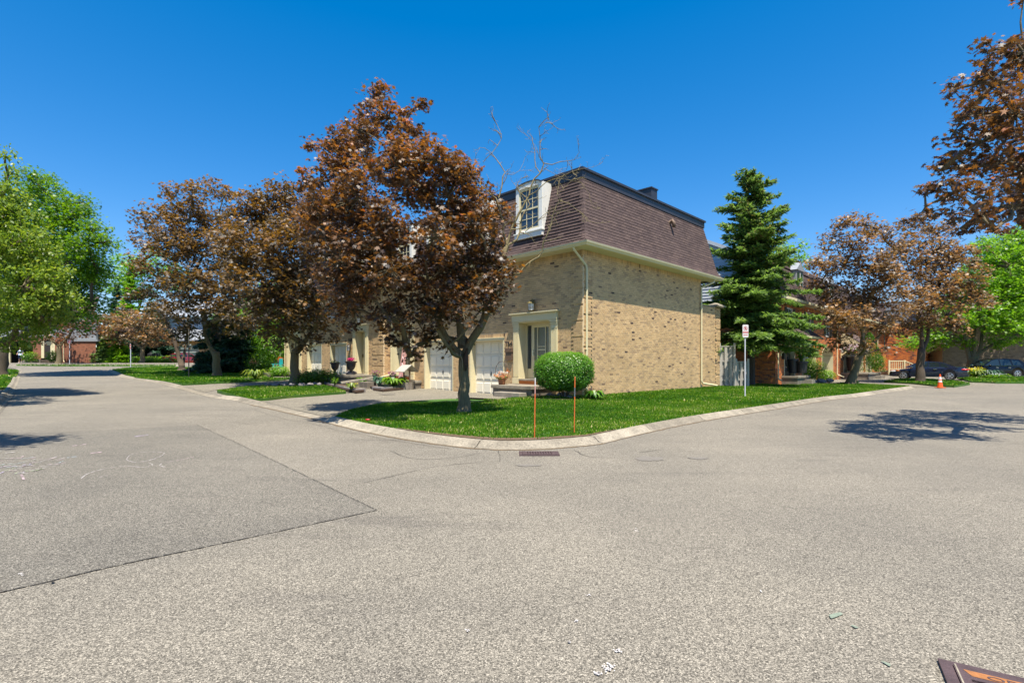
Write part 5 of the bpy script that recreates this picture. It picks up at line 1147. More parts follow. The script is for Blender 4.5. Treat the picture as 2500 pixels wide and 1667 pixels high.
for sx in (-1, 1):
    m = MB(); m.poly([(0, -.42, 1.28), (0, .42, 1.28), (sx*.42, .42, .95), (sx*.42, -.42, .95)]); m.poly([(0, -.42, 1.25), (0, .42, 1.25), (sx*.42, .42, .92), (sx*.42, -.42, .92)]); m.poly([(sx*.42, -.42, .92), (sx*.42, .42, .92), (sx*.42, .42, .95), (sx*.42, -.42, .95)]); m.build('roof', M['wood'], bh)
# turquoise chair and orange flowers on the far porch
tc = empty('garden_chair', 'turquoise garden chair with orange flowers on the far porch', 'chair', PB(-1.3, 26.2, .85), A45)
MB().box(-.25, .25, -.3, .3, .36, .42).build('seat', M['turquoise'], tc)
for k in range(5): MB().box(.22, .26, -.28+k*.115, -.19+k*.115, .3, 1.0).build('slat', M['turquoise'], tc)
for sx in (-.22, .2):
    for sy in (-.3, .26): MB().box(sx, sx+.05, sy, sy+.05, 0, .62 if sx < 0 else .5).build('leg', M['turquoise'], tc)
for sy in (-.34, .26): MB().box(-.3, .26, sy, sy+.09, .6, .63).build('armrest', M['turquoise'], tc)
fl = pot('flower_pot', 'orange flowers on a stand beside the turquoise chair', PB(-.9, 26.8, .85), .16, .85, 'brown'); petals(fl, (0, 0, .98), .30, .14, 'orangeflower', 46, .07)
# the clipped bush, its stones and the small plant beside the downpipe
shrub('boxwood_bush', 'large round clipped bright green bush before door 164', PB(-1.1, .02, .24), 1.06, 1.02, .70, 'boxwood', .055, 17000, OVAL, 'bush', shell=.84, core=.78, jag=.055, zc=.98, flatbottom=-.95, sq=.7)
for i, (px, py, s, lb) in enumerate([(1343, 970, .19, 'rough grey stone under the bush, left one'), (1355, 972, .12, 'smaller grey stone wedged second under the bush'), (1371, 971, .23, 'widest grey stone beneath the middle of the bush'), (1386, 975, .18, 'bluish grey rounded stone at the right under the bush')]):
    p = G(px, py, .16); o = empty('stone', lb, 'stone', p, group='stones under the bush'); MB().ball((0, 0, s*.35), s, s*.8, s*.62, 8, 5, .4+.1*i, .35, i).build('rock', M['lightstone'], o, False)
p = G(1412, 981, .18); o = empty('stone', 'flat pale slab lying in the bed right of the bush', 'stone', p); bevel(MB().box(-.2, .2, -.12, .12, -.03, .03, .3).build('slab', M['lightstone'], o), .03)
flatpatch('flower_bed', None, 'mulch', .0, .4, [BL(-1.3, 1.6), BL(-2.25, 1.9), BL(-2.35, .2), BL(-2.0, -.75), BL(-.7, -1.1), BL(.9, -.75), BL(1.2, -.1), BL(0, 0)]) if False else None
bedP = [BL(-1.2, 1.5), BL(-1.95, 1.6), BL(-2.15, .3), BL(-1.8, -.6), BL(-.9, -.75), BL(.7, -.75), BL(1.1, -.05), BL(0, 0)]
sheet('flower_bed', [(p.x, p.y) for p in bedP], lambda x, y: lawn_z(x, y)+.02, .4, M['mulch'], .05)
tufted('hosta_plant', 'small leafy green plant at the foot of the corner downpipe', tuple(G(1451, 977, .18)), .42, .34, 'boxwood', 90, .045, 'plant')
petals(bpy.data.objects['hosta_plant'], (.1, .15, .36), .35, .08, 'copper', 30, .03, 'dark_red_sprigs')
# survey stakes
for px, py, h, seg, lb in [(1305, 1066, 1.10, [(0, .80, 'orange'), (.80, .95, 'pinkwood'), (.95, 1.10, 'signwhite')], 'thin orange marker stake with white tip in the lawn'), (1402, 1056, 1.12, [(0, .72, 'orange'), (.72, .90, 'galv'), (.90, 1.12, 'orange')], 'thin orange marker stake with grey band near its top')]:
    p = G(px, py, .13); o = empty('marker_stake', lb, 'stake', p); k = 1.0 if px == 1305 else .99
    for a, b, mt in seg: m = MB(); m.tube([(0.012*a, 0, a*k-.02*(a == 0)), (.012*b, 0, b*k)], .0105, 6); m.build('stake_section', M[mt], o)
rfl = empty('marker_flag', 'tiny red marker lying at the left tip of the lawn', 'marker', G(898, 1027, .13)); MB().ball((0, 0, .03), .06, .04, .02, 8, 4).build('marker', M['redflower'], rfl)
# no parking sign
def psign(name, label, p, H_, w, h, yaw=0, full=True):
    o = empty(name, label, 'road sign', p, yaw); m = MB(); m.tube([(0, 0, -.2), (0, 0, H_-.05)], .026 if full else .04, 8); m.build('post', M['galv'], o, True)
    F = Fr((0, -.035, H_-h), (1, 0, 0), (0, -1, 0)); r = .05*w/.3; P = []
    for cx, cz, t0 in ((w/2-r, h-r, 0), (-w/2+r, h-r, 90), (-w/2+r, r, 180), (w/2-r, r, 270)):
        for k in range(5): t = math.radians(t0+k*22.5); P.append((cx+r*math.cos(t), cz+r*math.sin(t)))
    b = MB().prism(F, P, 0, .006).build('sign_board', M['signwhite'], o)
    def ring(c, r0, r1, mt, nm, off):
        q = MB()
        for k in range(28):
            a, e = 2*math.pi*k/28, 2*math.pi*(k+1)/28; q.poly([F(c[0]+r0*math.cos(a), c[1]+r0*math.sin(a), off), F(c[0]+r0*math.cos(e), c[1]+r0*math.sin(e), off), F(c[0]+r1*math.cos(e), c[1]+r1*math.sin(e), off), F(c[0]+r1*math.cos(a), c[1]+r1*math.sin(a), off)])
        q.build(nm, M[mt], b)
    if full:
        c = (0, h*.70); R = w*.33; ring(c, R*.84, R, 'signblack' if False else 'signred', 'ring', .009)
        t = number(b, F, 'P', 0, c[1]-R*.50, R*1.45, .0100, 'signblack'); t.name = 'letter_p'; t.scale = (1, 1, .1)
        q = MB(); k = R*.62; q.poly([F(-k-.01, c[1]+k-.01, .0115), F(-k+.01, c[1]+k+.01, .0115), F(k+.01, c[1]-k+.01, .0115), F(k-.01, c[1]-k-.01, .0115)]); q.build('slash', M['signred'], b)
        q = MB(); q.poly([F(-.018, c[1]+R*.98, .009), F(.018, c[1]+R*.98, .009), F(0, c[1]+R*1.35, .009)]); q.build('ring_tip', M['signred'], b)
        MB().fbox(F, -w*.47, w*.47, h*.335, h*.455, .006, .009).build('red_band', M['signred'], b)
        t = number(b, F, 'FIRE ROUTE', 0, h*.365, h*.095, .010, 'signwhite'); t.name = 'band_lettering'; t.scale = (.82, 1, .1)
        q = MB(); z = h*.19; q.poly([F(-w*.22, z-.010, .009), F(w*.22, z-.010, .009), F(w*.22, z+.010, .009), F(-w*.22, z+.010, .009)])
        for s in (-1, 1): q.poly([F(s*w*.36, z, .0095), F(s*w*.22, z+.03, .0095), F(s*w*.22, z-.03, .0095)])
        q.build('arrow', M['signred'], b)
    else:
        for z0, z1 in ((.10, .42), (.60, .88)): MB().fbox(F, -w*.4, w*.4, h*z0, h*z1, .006, .01).build('red_panel', M['signred'], b)
    return o
psign('parking_sign', 'white and red no parking sign on a steel post in the lawn', G(1819, 969, .12), 2.90, .235, .51)
psign('road_sign', 'far small red and white sign on a post before the brick house', at(170, 889, 57), 2.75, .42, .42, 0, False)
psign('road_sign', 'narrow edge on sign post at the bend of the left road', at(319, 897, 50), 2.3, .10, .5, 0, False)
lp = empty('slim_pole', 'slim dark pole with a pale upper half on the far grass island', 'pole', G(461, 922, .1)); m = MB(); m.tube([(0, 0, -.1), (0, 0, 2.2)], .035, 8); m.build('lower_pole', M['black'], lp); m = MB(); m.tube([(0, 0, 2.2), (0, 0, 3.3)], .03, 8); m.build('upper_pole', M['twig'], lp)
# drains
def drain(name, label, c, yaw, w, d, nx, rows, letters=False):
    o = empty(name, label, 'drain grate', (c[0], c[1], H(c[0], c[1])+.005), yaw); F = Fr((0, 0, 0), (1, 0, 0), (0, 0, 0) if False else (0, -1, 0))
    MB().box(-w/2-.01, w/2+.01, -d/2-.01, d/2+.01, -.004, .001).build('pit', M['pit'], o)  # thin near-black sheet painted in for the unlit drain below
    f = MB(); t = .04
    f.box(-w/2-.05, w/2+.05, d/2, d/2+t, -.01, .012); f.box(-w/2-.05, w/2+.05, -d/2-t, -d/2, -.01, .012); f.box(-w/2-.05, -w/2, -d/2, d/2, -.01, .0125); f.box(w/2, w/2+.05, -d/2, d/2, -.01, .0125); f.build('frame', M['iron'], o)
    x0 = -w/2+.07; x1 = w/2-.06; pitch = (x1-x0)/nx; g = MB(); g.box(-w/2+.004, x0, -d/2+.004, d/2-.004, 0, .016); g.box(x1, w/2-.004, -d/2+.004, d/2-.004, 0, .016)
    e = [-d/2+.004, -d/2+.05]
    m_lo = -d/2+.045; m_hi = d/2-.045; g.box(x0, x1, -d/2+.004, m_lo, .0, .016); g.box(x0, x1, m_hi, d/2-.004, .0, .016)
    for r in range(1, rows): y = m_lo+(m_hi-m_lo)*r/rows; g.box(x0, x1, y-.02, y+.02, .001, .0155)
    g.build('grate_rim', M['iron'], o)
    me = MB().box(-pitch*.27, pitch*.27, m_lo, m_hi, .0, .015).mesh('bar'); me.materials.append(M['iron'])
    for i in range(nx+1): link('bar', me, o, None, Matrix.Translation((x0+pitch*i, 0, 0)))
    return o
drain('drain_grate', 'rusty rectangular drain grate at the foot of the corner kerb', (G(1316, 1108)).xy, 0, .56, .30, 10, 2)
c1 = G(2288, 1611); 
g2 = Vector((.93, -.37, 0)); yaw2 = math.radians(-31)
dx = Vector((math.cos(yaw2), math.sin(yaw2), 0)); dy = Vector((-dx.y, dx.x, 0)); cc = c1+dx*.42-dy*.40
d2 = drain('drain_grate', 'dark drain grate with orange rusted edge cut by the lower right frame', cc.xy, yaw2, .74, .70, 1, 1)
for q in list(d2.children):
    if q.name.startswith('bar') or q.name.startswith('grate_rim'): bpy.data.objects.remove(q)
g = MB(); g.box(-.366, -.32, -.346, .346, 0, .016); g.box(.26, .366, -.346, .346, 0, .016); g.box(-.32, .26, .24, .346, 0, .016); g.box(-.32, .26, -.346, -.24, 0, .0155); g.build('grate_rim', M['iron'], d2)
me = MB().box(-.322, .262, -.014, .014, 0, .015).mesh('bar'); me.materials.append(M['iron'])
for i in range(9): link('bar', me, d2, None, Matrix.Translation((0, .205-i*.051, 0)))
rb = MB(); rb.poly([(-.31, .270, .0175), (-.335, .322, .0175), (.06, .322, .0175), (.03, .270, .0175)]); rb.build('rusted_recess', M['rust'], d2)
t = number(d2, Fr((0, 0, 0), (1, 0, 0), (0, -1, 0)), 'OPSD', 0, 0, .07, 0, 'iron'); t.name = 'cast_lettering'; t.matrix_local = Matrix.Translation((-.15, .274, .018))@Matrix.Diagonal((1.2, .7, .15, 1))
mb = MB(); mb.box(-.362, -.355, -.35, .36, .0165, .0185); mb.build('edge_groove', M['concrete'], d2)
# traffic cone
cn = empty('traffic_cone', 'orange traffic cone with two white bands by the driveway kerb', 'traffic cone', G(2295, 947.5, .0)+Vector((0, 0, .02)))
bevel(MB().box(-.19, .19, -.19, .19, 0, .035).build('base', M['orange'], cn), .01)
def cs(z0, z1, mt, nm): m = MB(); f = lambda z: .145-.115*z/.78; m.tube([(0, 0, z0), (0, 0, z1)], [f(z0), f(z1)], 20); m.build(nm, M[mt], cn)
M['conepaint'] = plain('cone_orange', (.75, .10, .01), .5, .06, 8)
cs(.035, .32, 'conepaint', 'cone'); cs(.32, .43, 'signwhite', 'white_band'); cs(.43, .48, 'conepaint', 'cone'); cs(.48, .63, 'signwhite', 'white_band'); cs(.63, .78, 'conepaint', 'cone')

# ================================================================ garden edging, rocks, beds near 168
for i, (dx_, dy_, r_, lb) in enumerate([(-1.35, 0, .17, 'rock at the left tip of the stone ring round the maple trunk'), (-1.05, -.42, .22, 'second rock from the left in the front arc of the stone ring'), (-.62, -.60, .25, 'broadest light rock in the front left of the stone ring'), (-.15, -.68, .20, 'frontmost rock of the stone ring, left of the trunk line'), (.25, -.68, .24, 'rounded rock directly in front of the ringed trunk'), (.72, -.56, .21, 'rock right of the trunk in the front arc of the ring'), (1.08, -.38, .24, 'large flat rock toward the right tip of the stone ring'), (1.42, -.05, .15, 'smallest rock at the right tip of the stone ring'), (1.0, .42, .16, 'rock at the back right of the stone ring'), (-.95, .42, .16, 'rock at the back left of the stone ring')]):
    c = G(714, 941, .12); o = empty('edging_rock', lb, 'rock', c+Vector((dx_, dy_, 0)), i*1.3, 'ring of rocks round the maple trunk'); MB().ball((0, 0, .05), r_, r_*.75, .115, 8, 5, .2+.05*i, .3, i).build('rock', M['lightstone'], o)
def timber(label, px0, px1, z=.1, h=.14, w=.16, mat='lightstone', dz=.05, n=None):
    a, b = G(*px0, dz), G(*px1, dz); d = (b-a); d.z = 0; L = d.length; o = empty('garden_edging', label, 'edging', a, math.atan2(d.y, d.x)); k = n or max(1, int(L/.75)); zs = (b.z-a.z)
    for i in range(k): bevel(MB().box(L*i/k+.006, L*(i+1)/k-.006, -w/2, w/2, -.12+zs*i/k, h+zs*i/k-.01*(i % 2), random.random()).build('block', M[mat], o), .015)
timber('white edging blocks along the flower bed by the driveway', (795, 940), (868, 957)); timber('short white edging blocks at the tip of the flower bed', (868, 957), (890, 955)); timber('stone edging row before the hosta bed', (912, 950), (935, 953)); timber('long stone edging row in front of the second porch', (935, 953), (1018, 945))
timber('brown timber edging of the far flower bed', (598, 929), (640, 927), mat='stone'); timber('brown timber edging before the far porch', (668, 925), (745, 922), mat='stone')
for px, py, lb in [(890, 944, 'upright brick edging block left of the hosta bed'), (900, 945, 'second upright brick edging block near the hosta'), (662, 923, 'grey stone block before the far porch')]:
    o = empty('garden_block', lb, 'block', G(px, py, .05), A45); bevel(MB().box(-.2, .2, -.2, .2, -.1, .26, .2).build('block', M['stone'], o), .02)
pa = G(810, 947, .1); 
sheet('flower_bed', [(p.x, p.y) for p in [G(795, 940, .1), G(868, 956, .1), G(889, 954, .1), BL(-2.2, 14), BL(-2.2, 17.3)]], lambda x, y: H(x, y)+.14, .5, M['mulch'], .1)
sheet('flower_bed', [(p.x, p.y) for p in [G(912, 949, .1), G(935, 952, .1), G(1018, 944, .1), BL(-1.4, 10.6), BL(-1.4, 13.2)]], lambda x, y: H(x, y)+.12, .5, M['mulch'], .1)
slb = empty('ramp_slab', 'long weathered plank leaning along the bed by the urn porch', 'plank', at(832, 934.5, 25.2)); q = at(922, 920.5, 26.2)-at(832, 934.5, 25.2); L = q.length; slb.rotation_euler = Vector((q.x, q.y, q.z)).to_track_quat('X', 'Z').to_euler(); bevel(MB().box(0, L, -.12, .12, -.05, .05, .9).build('plank', M['concrete'], slb), .01)
tufted('hosta_plant', 'broad bright hosta clump in the bed before the second porch', tuple(G(960, 944, .15)), .75, .45, 'brightgreen', 90, .09); tufted('hosta_plant', 'blue green broad leaved plant beside the hosta clump', tuple(G(925, 944, .15)), .35, .5, 'bluespruce', 26, .09)
tufted('flower_plant', 'low yellow and green plants at the corner of the bed', tuple(G(858, 951, .15)), .35, .3, 'lime', 40, .04, flower='yellowflower', fn=8); tufted('flower_plant', 'green leafy plants with orange blooms by the plank', tuple(G(885, 938, .15)), .4, .35, 'boxwood', 50, .04, flower='orangeflower', fn=8)
tufted('flower_plant', 'upright daffodil leaves next to the plank end', tuple(G(818, 942, .15)), .22, .42, 'green', 30, .03)
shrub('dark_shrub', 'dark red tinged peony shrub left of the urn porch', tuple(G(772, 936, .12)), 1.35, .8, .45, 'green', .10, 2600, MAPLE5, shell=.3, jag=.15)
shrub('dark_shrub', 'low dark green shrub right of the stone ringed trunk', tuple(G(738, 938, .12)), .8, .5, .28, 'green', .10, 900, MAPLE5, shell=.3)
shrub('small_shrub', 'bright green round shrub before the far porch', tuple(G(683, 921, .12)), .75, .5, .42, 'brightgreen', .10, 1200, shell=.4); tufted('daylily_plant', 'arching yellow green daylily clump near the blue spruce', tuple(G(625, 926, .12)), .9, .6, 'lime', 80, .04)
shrub('bright_hedge', 'tall bright yellow green hedge left of the far porch', tuple(at(668, 905, 42)), 2.3, 1.3, 1.9, 'brightgreen', .15, 4200, shell=.4, jag=.15, cat='hedge')
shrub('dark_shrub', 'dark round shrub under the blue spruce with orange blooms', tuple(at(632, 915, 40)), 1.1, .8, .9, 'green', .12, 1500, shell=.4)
petals(bpy.data.objects.get('dark_shrub.002') or bpy.data.objects['dark_shrub'], (.0, -.7, 1.0), .5, .3, 'peach', 40, .07)
# red row front gardens
shrub('round_shrub', 'round olive green shrub before the red garage', tuple(G(1975, 931, .1)), 1.25, 1.0, .85, 'lime', .07, 5000, shell=.55, jag=.1); bpy.data.objects['round_shrub'].children[0].data.materials[0] = M['green']
shrub('small_shrub', 'small yellow green shrub beside the white arched garage', tuple(G(2016, 929, .1)), .75, .6, .42, 'brightgreen', .07, 1500, shell=.5)
tufted('hosta_plant', 'bright leafy plant at the corner of the red row', tuple(G(1908, 932, .12)), .7, .65, 'brightgreen', 90, .08)
def cone_shrub(label, p, r, h): 
    o = empty('cone_shrub', label, 'shrub', p); n = 5200; t = RNG.random(n); a = RNG.random(n)*6.28; rr = r*(1-t)**.6*(.75+.3*RNG.random(n)); P = np.stack([rr*np.cos(a), rr*np.sin(a), t*h+.05], 1)
    leafmesh('foliage', P, unit(n)+np.array([0, 0, .4]), unit(n), np.full(n, .08), OVAL, RNG.random(n)*.5, M['green'], o); m = MB(); m.tube([(0, 0, -.1), (0, 0, h*.7)], [.06, .02], 5); m.build('stem', M['darkbark'], o)
cone_shrub('dark conical clipped evergreen behind the leaning copper maple', tuple(at(2122, 908, 43)), 1.15, 3.3)
shrub('dark_shrub', 'dark rounded evergreen on the second red porch', tuple(at(2138, 905, 43)), .8, .7, .8, 'green', .08, 1700, shell=.5)
def hanging(label, p, r, mat, extra=None):
    o = empty('hanging_basket', label, 'hanging basket', p); m = MB(); m.lathe((0, 0, 0), [(r*.3, -r*.5), (r*.6, -r*.3), (r*.7, 0), (r*.6, 0)], 10); m.build('basket', M['brown'], o); m = MB()
    for k in range(3): m.tube([(r*.6*math.cos(k*2.1), r*.6*math.sin(k*2.1), 0), (0, 0, 1.0)], .01, 4)
    m.build('chain', M['black'], o); petals(o, (0, -.1, .05), r*1.25, r*.55, mat, 140, .09)
    if extra: petals(o, (0, 0, -.1), r*1.1, r*.45, extra, 70, .09, 'leaves')
    return o
hanging('yellow flowering basket hanging before the first red garage', tuple(at(1977, 860, 34.6)), .62, 'yellowflower', 'brightgreen'); hanging('pink and white flowering basket by the leaning copper maple', tuple(at(2081, 851, 40.5)), .55, 'pinkwhite', 'green'); hanging('small yellow basket hanging under the farthest canopy', tuple(at(2326, 862, 60)), .55, 'yellowflower')
o = pot('flower_pot', 'tall dark planter of red and white flowers on the second red porch', tuple(at(2080, 906, 41.3)), .42, 1.15, 'blackplastic'); petals(o, (0, 0, 1.55), .52, .18, 'redflower', 60, .09); petals(o, (0, 0, 1.28), .5, .14, 'whiteflower', 40, .08, 'white_flowers'); petals(o, (0, 0, 1.4), .5, .2, 'green', 40, .09, 'leaves')
o = pot('flower_pot', 'black planter with white flowers behind the round shrub', tuple(at(1957, 911, 32.0)), .36, .75, 'blackplastic'); petals(o, (0, 0, .95), .38, .25, 'whiteflower', 20, .07); tufted('planter_grass', 'dark spiky plant in the black planter by the red row', tuple(at(1957, 888, 32.0)), .5, .9, 'green', 16, .05)
o = pot('planter', 'plain dark cylindrical planter beside the first red door', tuple(at(1936, 911, 32.2)), .30, .9, 'blackplastic', cat='planter')
for i, (px, py, s) in enumerate([(1898, 934, .3), (1906, 934, .2), (1935, 934, .16), (1990, 934, .22), (2004, 934, .35), (2025, 932, .3)]):
    o = empty('stone', ['rugged pale rock at the corner of the red row', 'lesser pale rock touching the rugged one at the red corner', 'little rock below the first red porch', 'squat rock right of the round shrub', 'flat stone block before the white arched garage', 'slab stone ending the garden bed at the driveway'][i], 'stone', tuple(G(px, py, .1))); MB().ball((0, 0, s*.3), s, s*.7, s*.5, 8, 5, .5, .35, i+20).build('rock', M['lightstone'], o)
tufted('flower_plant', 'yellow flowering plants at the base of the green tree', tuple(G(2381, 922, .1)), .8, .7, 'lime', 60, .05, flower='yellowflower', fn=60, fs=.09); tufted('flower_plant', 'grey green perennial clump below the black vehicle', tuple(G(2408, 922, .1)), 1.1, .6, 'bluespruce', 120, .05); tufted('flower_plant', 'low white flowering edge plants beside the black vehicle', tuple(G(2432, 924, .1)), 1.0, .35, 'green', 80, .05, flower='whiteflower', fn=26, fs=.05)
shrub('dark_hedge', 'dark hedge behind the right hand railing', tuple(at(2335, 900, 62)), 3.2, 1.5, 1.9, 'green', .2, 2400, shell=.4, cat='hedge')
# barbecue cover, pot before the cream house
o = empty('covered_grill', 'black covered barbecue before the far cream house', 'barbecue', tuple(at(374, 884, 64))); m = MB(); m.box(-.6, .6, -.3, .3, .0, .8); m.ball((0, 0, .9), .75, .4, .4, 10, 6); m.build('cover', M['blackplastic'], o)
for px, w_, lb, mt in [(402, 1.6, 'bright bushes at the steps of the cream house', 'brightgreen'), (360, 1.6, 'low dark bushes beside the covered barbecue', 'green'), (418, .9, 'round green bush near the red car', 'brightgreen'), (300, 3.4, 'wide low green border on the far verge', 'brightgreen')]:
    shrub('border_shrub', lb, tuple(at(px, 889.5, 62.5)), w_, .8, .55, mt, .16, 900, shell=.4)
shrub('round_shrub', 'dark clipped shrub beside the far brick steps', tuple(at(74, 885, 60.5)), .9, .8, .7, 'green', .14, 900, shell=.6); shrub('round_shrub', 'dark clipped shrub right of the far dark door', tuple(at(131, 885, 60.5)), .75, .8, .75, 'green', .14, 900, shell=.6)
# ================================================================ cars
def car(name, label, pos, yaw, paint, L=4.82, W=1.83, Ht=1.47, kind='sedan', detail=True):
    """front at +x"""
    o = empty(name, label, 'car', pos, yaw); R = .335 if kind == 'sedan' else .37; xf = L/2-.95; xr = -L/2+1.03; hw = W/2
    st = []; X = [i/60*L-L/2 for i in range(61)]
    def belt(x):
        u = (x+L/2)/L
        P = [(0, .93), (.04, 1.0), (.16, 1.02), (.3, .985), (.5, .95), (.68, .93), (.86, .80), (.95, .70), (1, .56)] if kind == 'sedan' else [(0, .98), (.03, 1.06), (.3, 1.05), (.6, 1.02), (.74, 1.0), (.88, .93), (.96, .82), (1, .66)]
        for (a, b), (c, d) in zip(P[:-1], P[1:]):
            if u <= c: return b+(d-b)*(u-a)/(c-a)
        return P[-1][1]
    def wid(x):
        u = abs(x)/(L/2); return hw*(1-.20*max(0, (u-.72)/.28)**2)
    secs = []
    for x in X:
        zb = .20
        for xc in (xf, xr):
            if abs(x-xc) < R+.055: zb = max(zb, .02+R+math.sqrt((R+.055)**2-(x-xc)**2)-.0)
        u = abs(x)/(L/2); zb0 = .24+.10*max(0, (u-.9)/.1); zb = max(zb, zb0); b = belt(x); w = wid(x); zb = min(zb, b-.12)
        secs.append([(x, s*w*q, z) for s in (1,) for q, z in ((.0, .26), (.80, .26), (.985, zb), (1.0, (zb*.55+b*.45)), (.985, b-.16), (.93, b-.02), (.86, b), (0, b+.03))])
    m = MB(); ns = len(secs[0])
    for s in (1, -1):
        for A, B in zip(secs[:-1], secs[1:]):
            for j in range(ns-1): m.poly([(A[j][0], s*A[j][1], A[j][2]), (A[j+1][0], s*A[j+1][1], A[j+1][2]), (B[j+1][0], s*B[j+1][1], B[j+1][2]), (B[j][0], s*B[j][1], B[j][2])])
        for S in (secs[0], secs[-1]): m.poly([(p[0], s*p[1], p[2]) for p in S])
    body = m.build('body', M[paint], o, smooth=True)
    mod = body.modifiers.new('weld', 'WELD'); mod.merge_threshold = .002; body.modifiers.new('edges', 'EDGE_SPLIT').split_angle = math.radians(40)
    # greenhouse
    if kind == 'sedan': base = [(-L*.37, .0), (-L*.18, 0), (L*.20, 0)]; rp = [(-1.78, .98), (-1.15, 1.30), (-.75, 1.42), (-.1, Ht), (.35, 1.44), (.62, 1.36), (1.42, .95)]
    else: rp = [(-2.15, 1.07), (-1.98, 1.42), (-1.7, 1.60), (-.6, Ht), (.1, Ht-.02), (.55, 1.56), (1.42, 1.02)]
    def gw(z): return (hw*.88)-(z-.98)*.42
    m = MB(); top = [(x, gw(z), z) for x, z in rp]; n = len(rp)
    for (x0, w0, z0), (x1, w1, z1) in zip(top[:-1], top[1:]): m.poly([(x0, -w0, z0), (x0, w0, z0), (x1, w1, z1), (x1, -w1, z1)])
    for s in (1, -1): m.poly([(x, s*gw(z), z) for x, z in rp])
    cabin = m.build('cabin', M[paint], o)
    def side(pts, nm='side_window', mt='carglass'):
        for s in (1, -1):
            P = [(x, s*(gw(z)+.012), z) for x, z in pts]; MB_ = MB(); MB_.poly(P); MB_.poly([(x, s*(gw(z)+.0), z) for x, z in pts]); MB_.build(nm, M[mt], o)
    if kind == 'sedan':
        side([(-.78, .985), (-.72, 1.37), (-.16, 1.425), (-.12, .985)]) ; side([(-.04, .985), (-.08, 1.425), (.30, 1.40), (.56, 1.33), (1.20, .985)]); side([(-1.38, 1.0), (-1.12, 1.24), (-.80, 1.345), (-.86, .99)])
        for a, b in (((-1.72, 1.01), (-1.19, 1.278)), ((1.37, .985), (.66, 1.345))):
            w0, w1 = gw(a[1])-.06, gw(b[1])-.05; q = MB(); q.poly([(a[0], -w0, a[1]+.012), (a[0], w0, a[1]+.012), (b[0], w1, b[1]+.012), (b[0], -w1, b[1]+.012)]); q.build('windscreen' if a[0] > 0 else 'rear_window', M['carglass'], o)
        tr = [(-1.42, .975), (1.22, .965)]
    else:
        side([(-.95, 1.10), (-.90, 1.55), (-.12, 1.60), (-.06, 1.08)]); side([(.02, 1.08), (-.02, 1.60), (.35, 1.555), (.60, 1.47), (1.20, 1.06)]); side([(-1.78, 1.14), (-1.62, 1.50), (-1.06, 1.55), (-1.08, 1.11)])
        q = MB(); q.poly([(1.37, -.72, 1.065), (1.37, .72, 1.065), (.60, .60, 1.545), (.60, -.60, 1.545)]); q.build('windscreen', M['carglass'], o); q = MB(); q.poly([(-2.14, -.66, 1.13), (-2.14, .66, 1.13), (-2.0, .6, 1.44), (-2.0, -.6, 1.44)]); q.build('rear_window', M['carglass'], o)
        tr = [(-1.85, 1.07), (1.25, 1.05)]
    for s in (1, -1):
        q = MB(); q.tube([(tr[0][0], s*(gw(tr[0][1])+.012), tr[0][1]-.0), (tr[1][0], s*(gw(tr[1][1])+.012), tr[1][1])], .010, 4); q.build('chrome_trim', M['chrome'], o)
        for x in ((-.62, .38) if kind == 'sedan' else (-.75, .25)): q = MB(); z = .82 if kind == 'sedan' else .88; q.box(x, x+.2, s*(hw-.002)-.02, s*(hw-.002)+.028, z, z+.035); q.build('door_handle', M['chrome'], o)
        q = MB(); q.ball((.98, s*(hw+.06), 1.02 if kind == 'sedan' else 1.1), .12, .10, .075, 8, 6); q.build('wing_mirror', M[paint], o, True)
        q = MB(); fz = .62 if kind == 'sedan' else .74; q.ball((L/2-.34, s*(hw-.17), fz+.05), .30, .12, .075, 10, 6); q.build('headlight', M['headlight'], o, True)
        if kind == 'sedan': q = MB(); q.ball((L/2-.60, s*(hw-.06), fz+.10), .14, .05, .04, 8, 5); q.build('turn_signal', M['amber'], o, True)
        q = MB(); rz = .82 if kind == 'sedan' else .95; q.ball((-L/2+.20, s*(hw-.19), rz), .30, .17, .085, 10, 6); q.build('taillight', M['taillight'], o, True)
        for xc in (xf, xr):
            w = MB(); w.tube([(xc, s*(hw-.20), R), (xc, s*(hw-.19), R), (xc, s*(hw-.015), R), (xc, s*(hw-.012), R)], [R*.9, R, R, R*.93], 24); wh = w.build('wheel', M['rubber'], o)
            rr = MB(); yv = s*(hw-.010); rm = R*.70
            for k in range(24):
                a, e = 2*math.pi*k/24, 2*math.pi*(k+1)/24; rr.poly([(xc+rm*math.cos(a), yv, R+rm*math.sin(a)), (xc+rm*math.cos(e), yv, R+rm*math.sin(e)), (xc+rm*.88*math.cos(e), yv+s*.006, R+rm*.88*math.sin(e)), (xc+rm*.88*math.cos(a), yv+s*.006, R+rm*.88*math.sin(a))])
            for k in range(10):
                a = 2*math.pi*(k//2)/5+(.16 if k % 2 else -.16); c_, s_ = math.cos(a), math.sin(a); q0 = .022
                rr.poly([(xc+.03*c_-q0*s_, yv+s*.008, R+.03*s_+q0*c_), (xc+.03*c_+q0*s_, yv+s*.008, R+.03*s_-q0*c_), (xc+rm*.9*c_+q0*.7*s_, yv+s*.004, R+rm*.9*s_-q0*.7*c_), (xc+rm*.9*c_-q0*.7*s_, yv+s*.004, R+rm*.9*s_+q0*.7*c_)])
            rr.tube([(xc, yv-s*.001, R), (xc, yv+s*.014, R)], .06, 10); rr.build('rim', M['alloy'], wh)
            hub = MB(); hub.tube([(xc, s*(hw-.30), R), (xc, yv-s*.004, R)], R*.66, 16); hub.build('brake_disc', M['black'], wh)
    q = MB(); q.box(-L/2-.012, -L/2+.02, -.26, .26, .68, .80); q.build('number_plate', M['signwhite'], o)
    q = MB(); q.box(-L/2-.02, -L/2+.15, -hw*.75, hw*.75, .30, .42); q.build('bumper', M['blackplastic'], o)
    return o
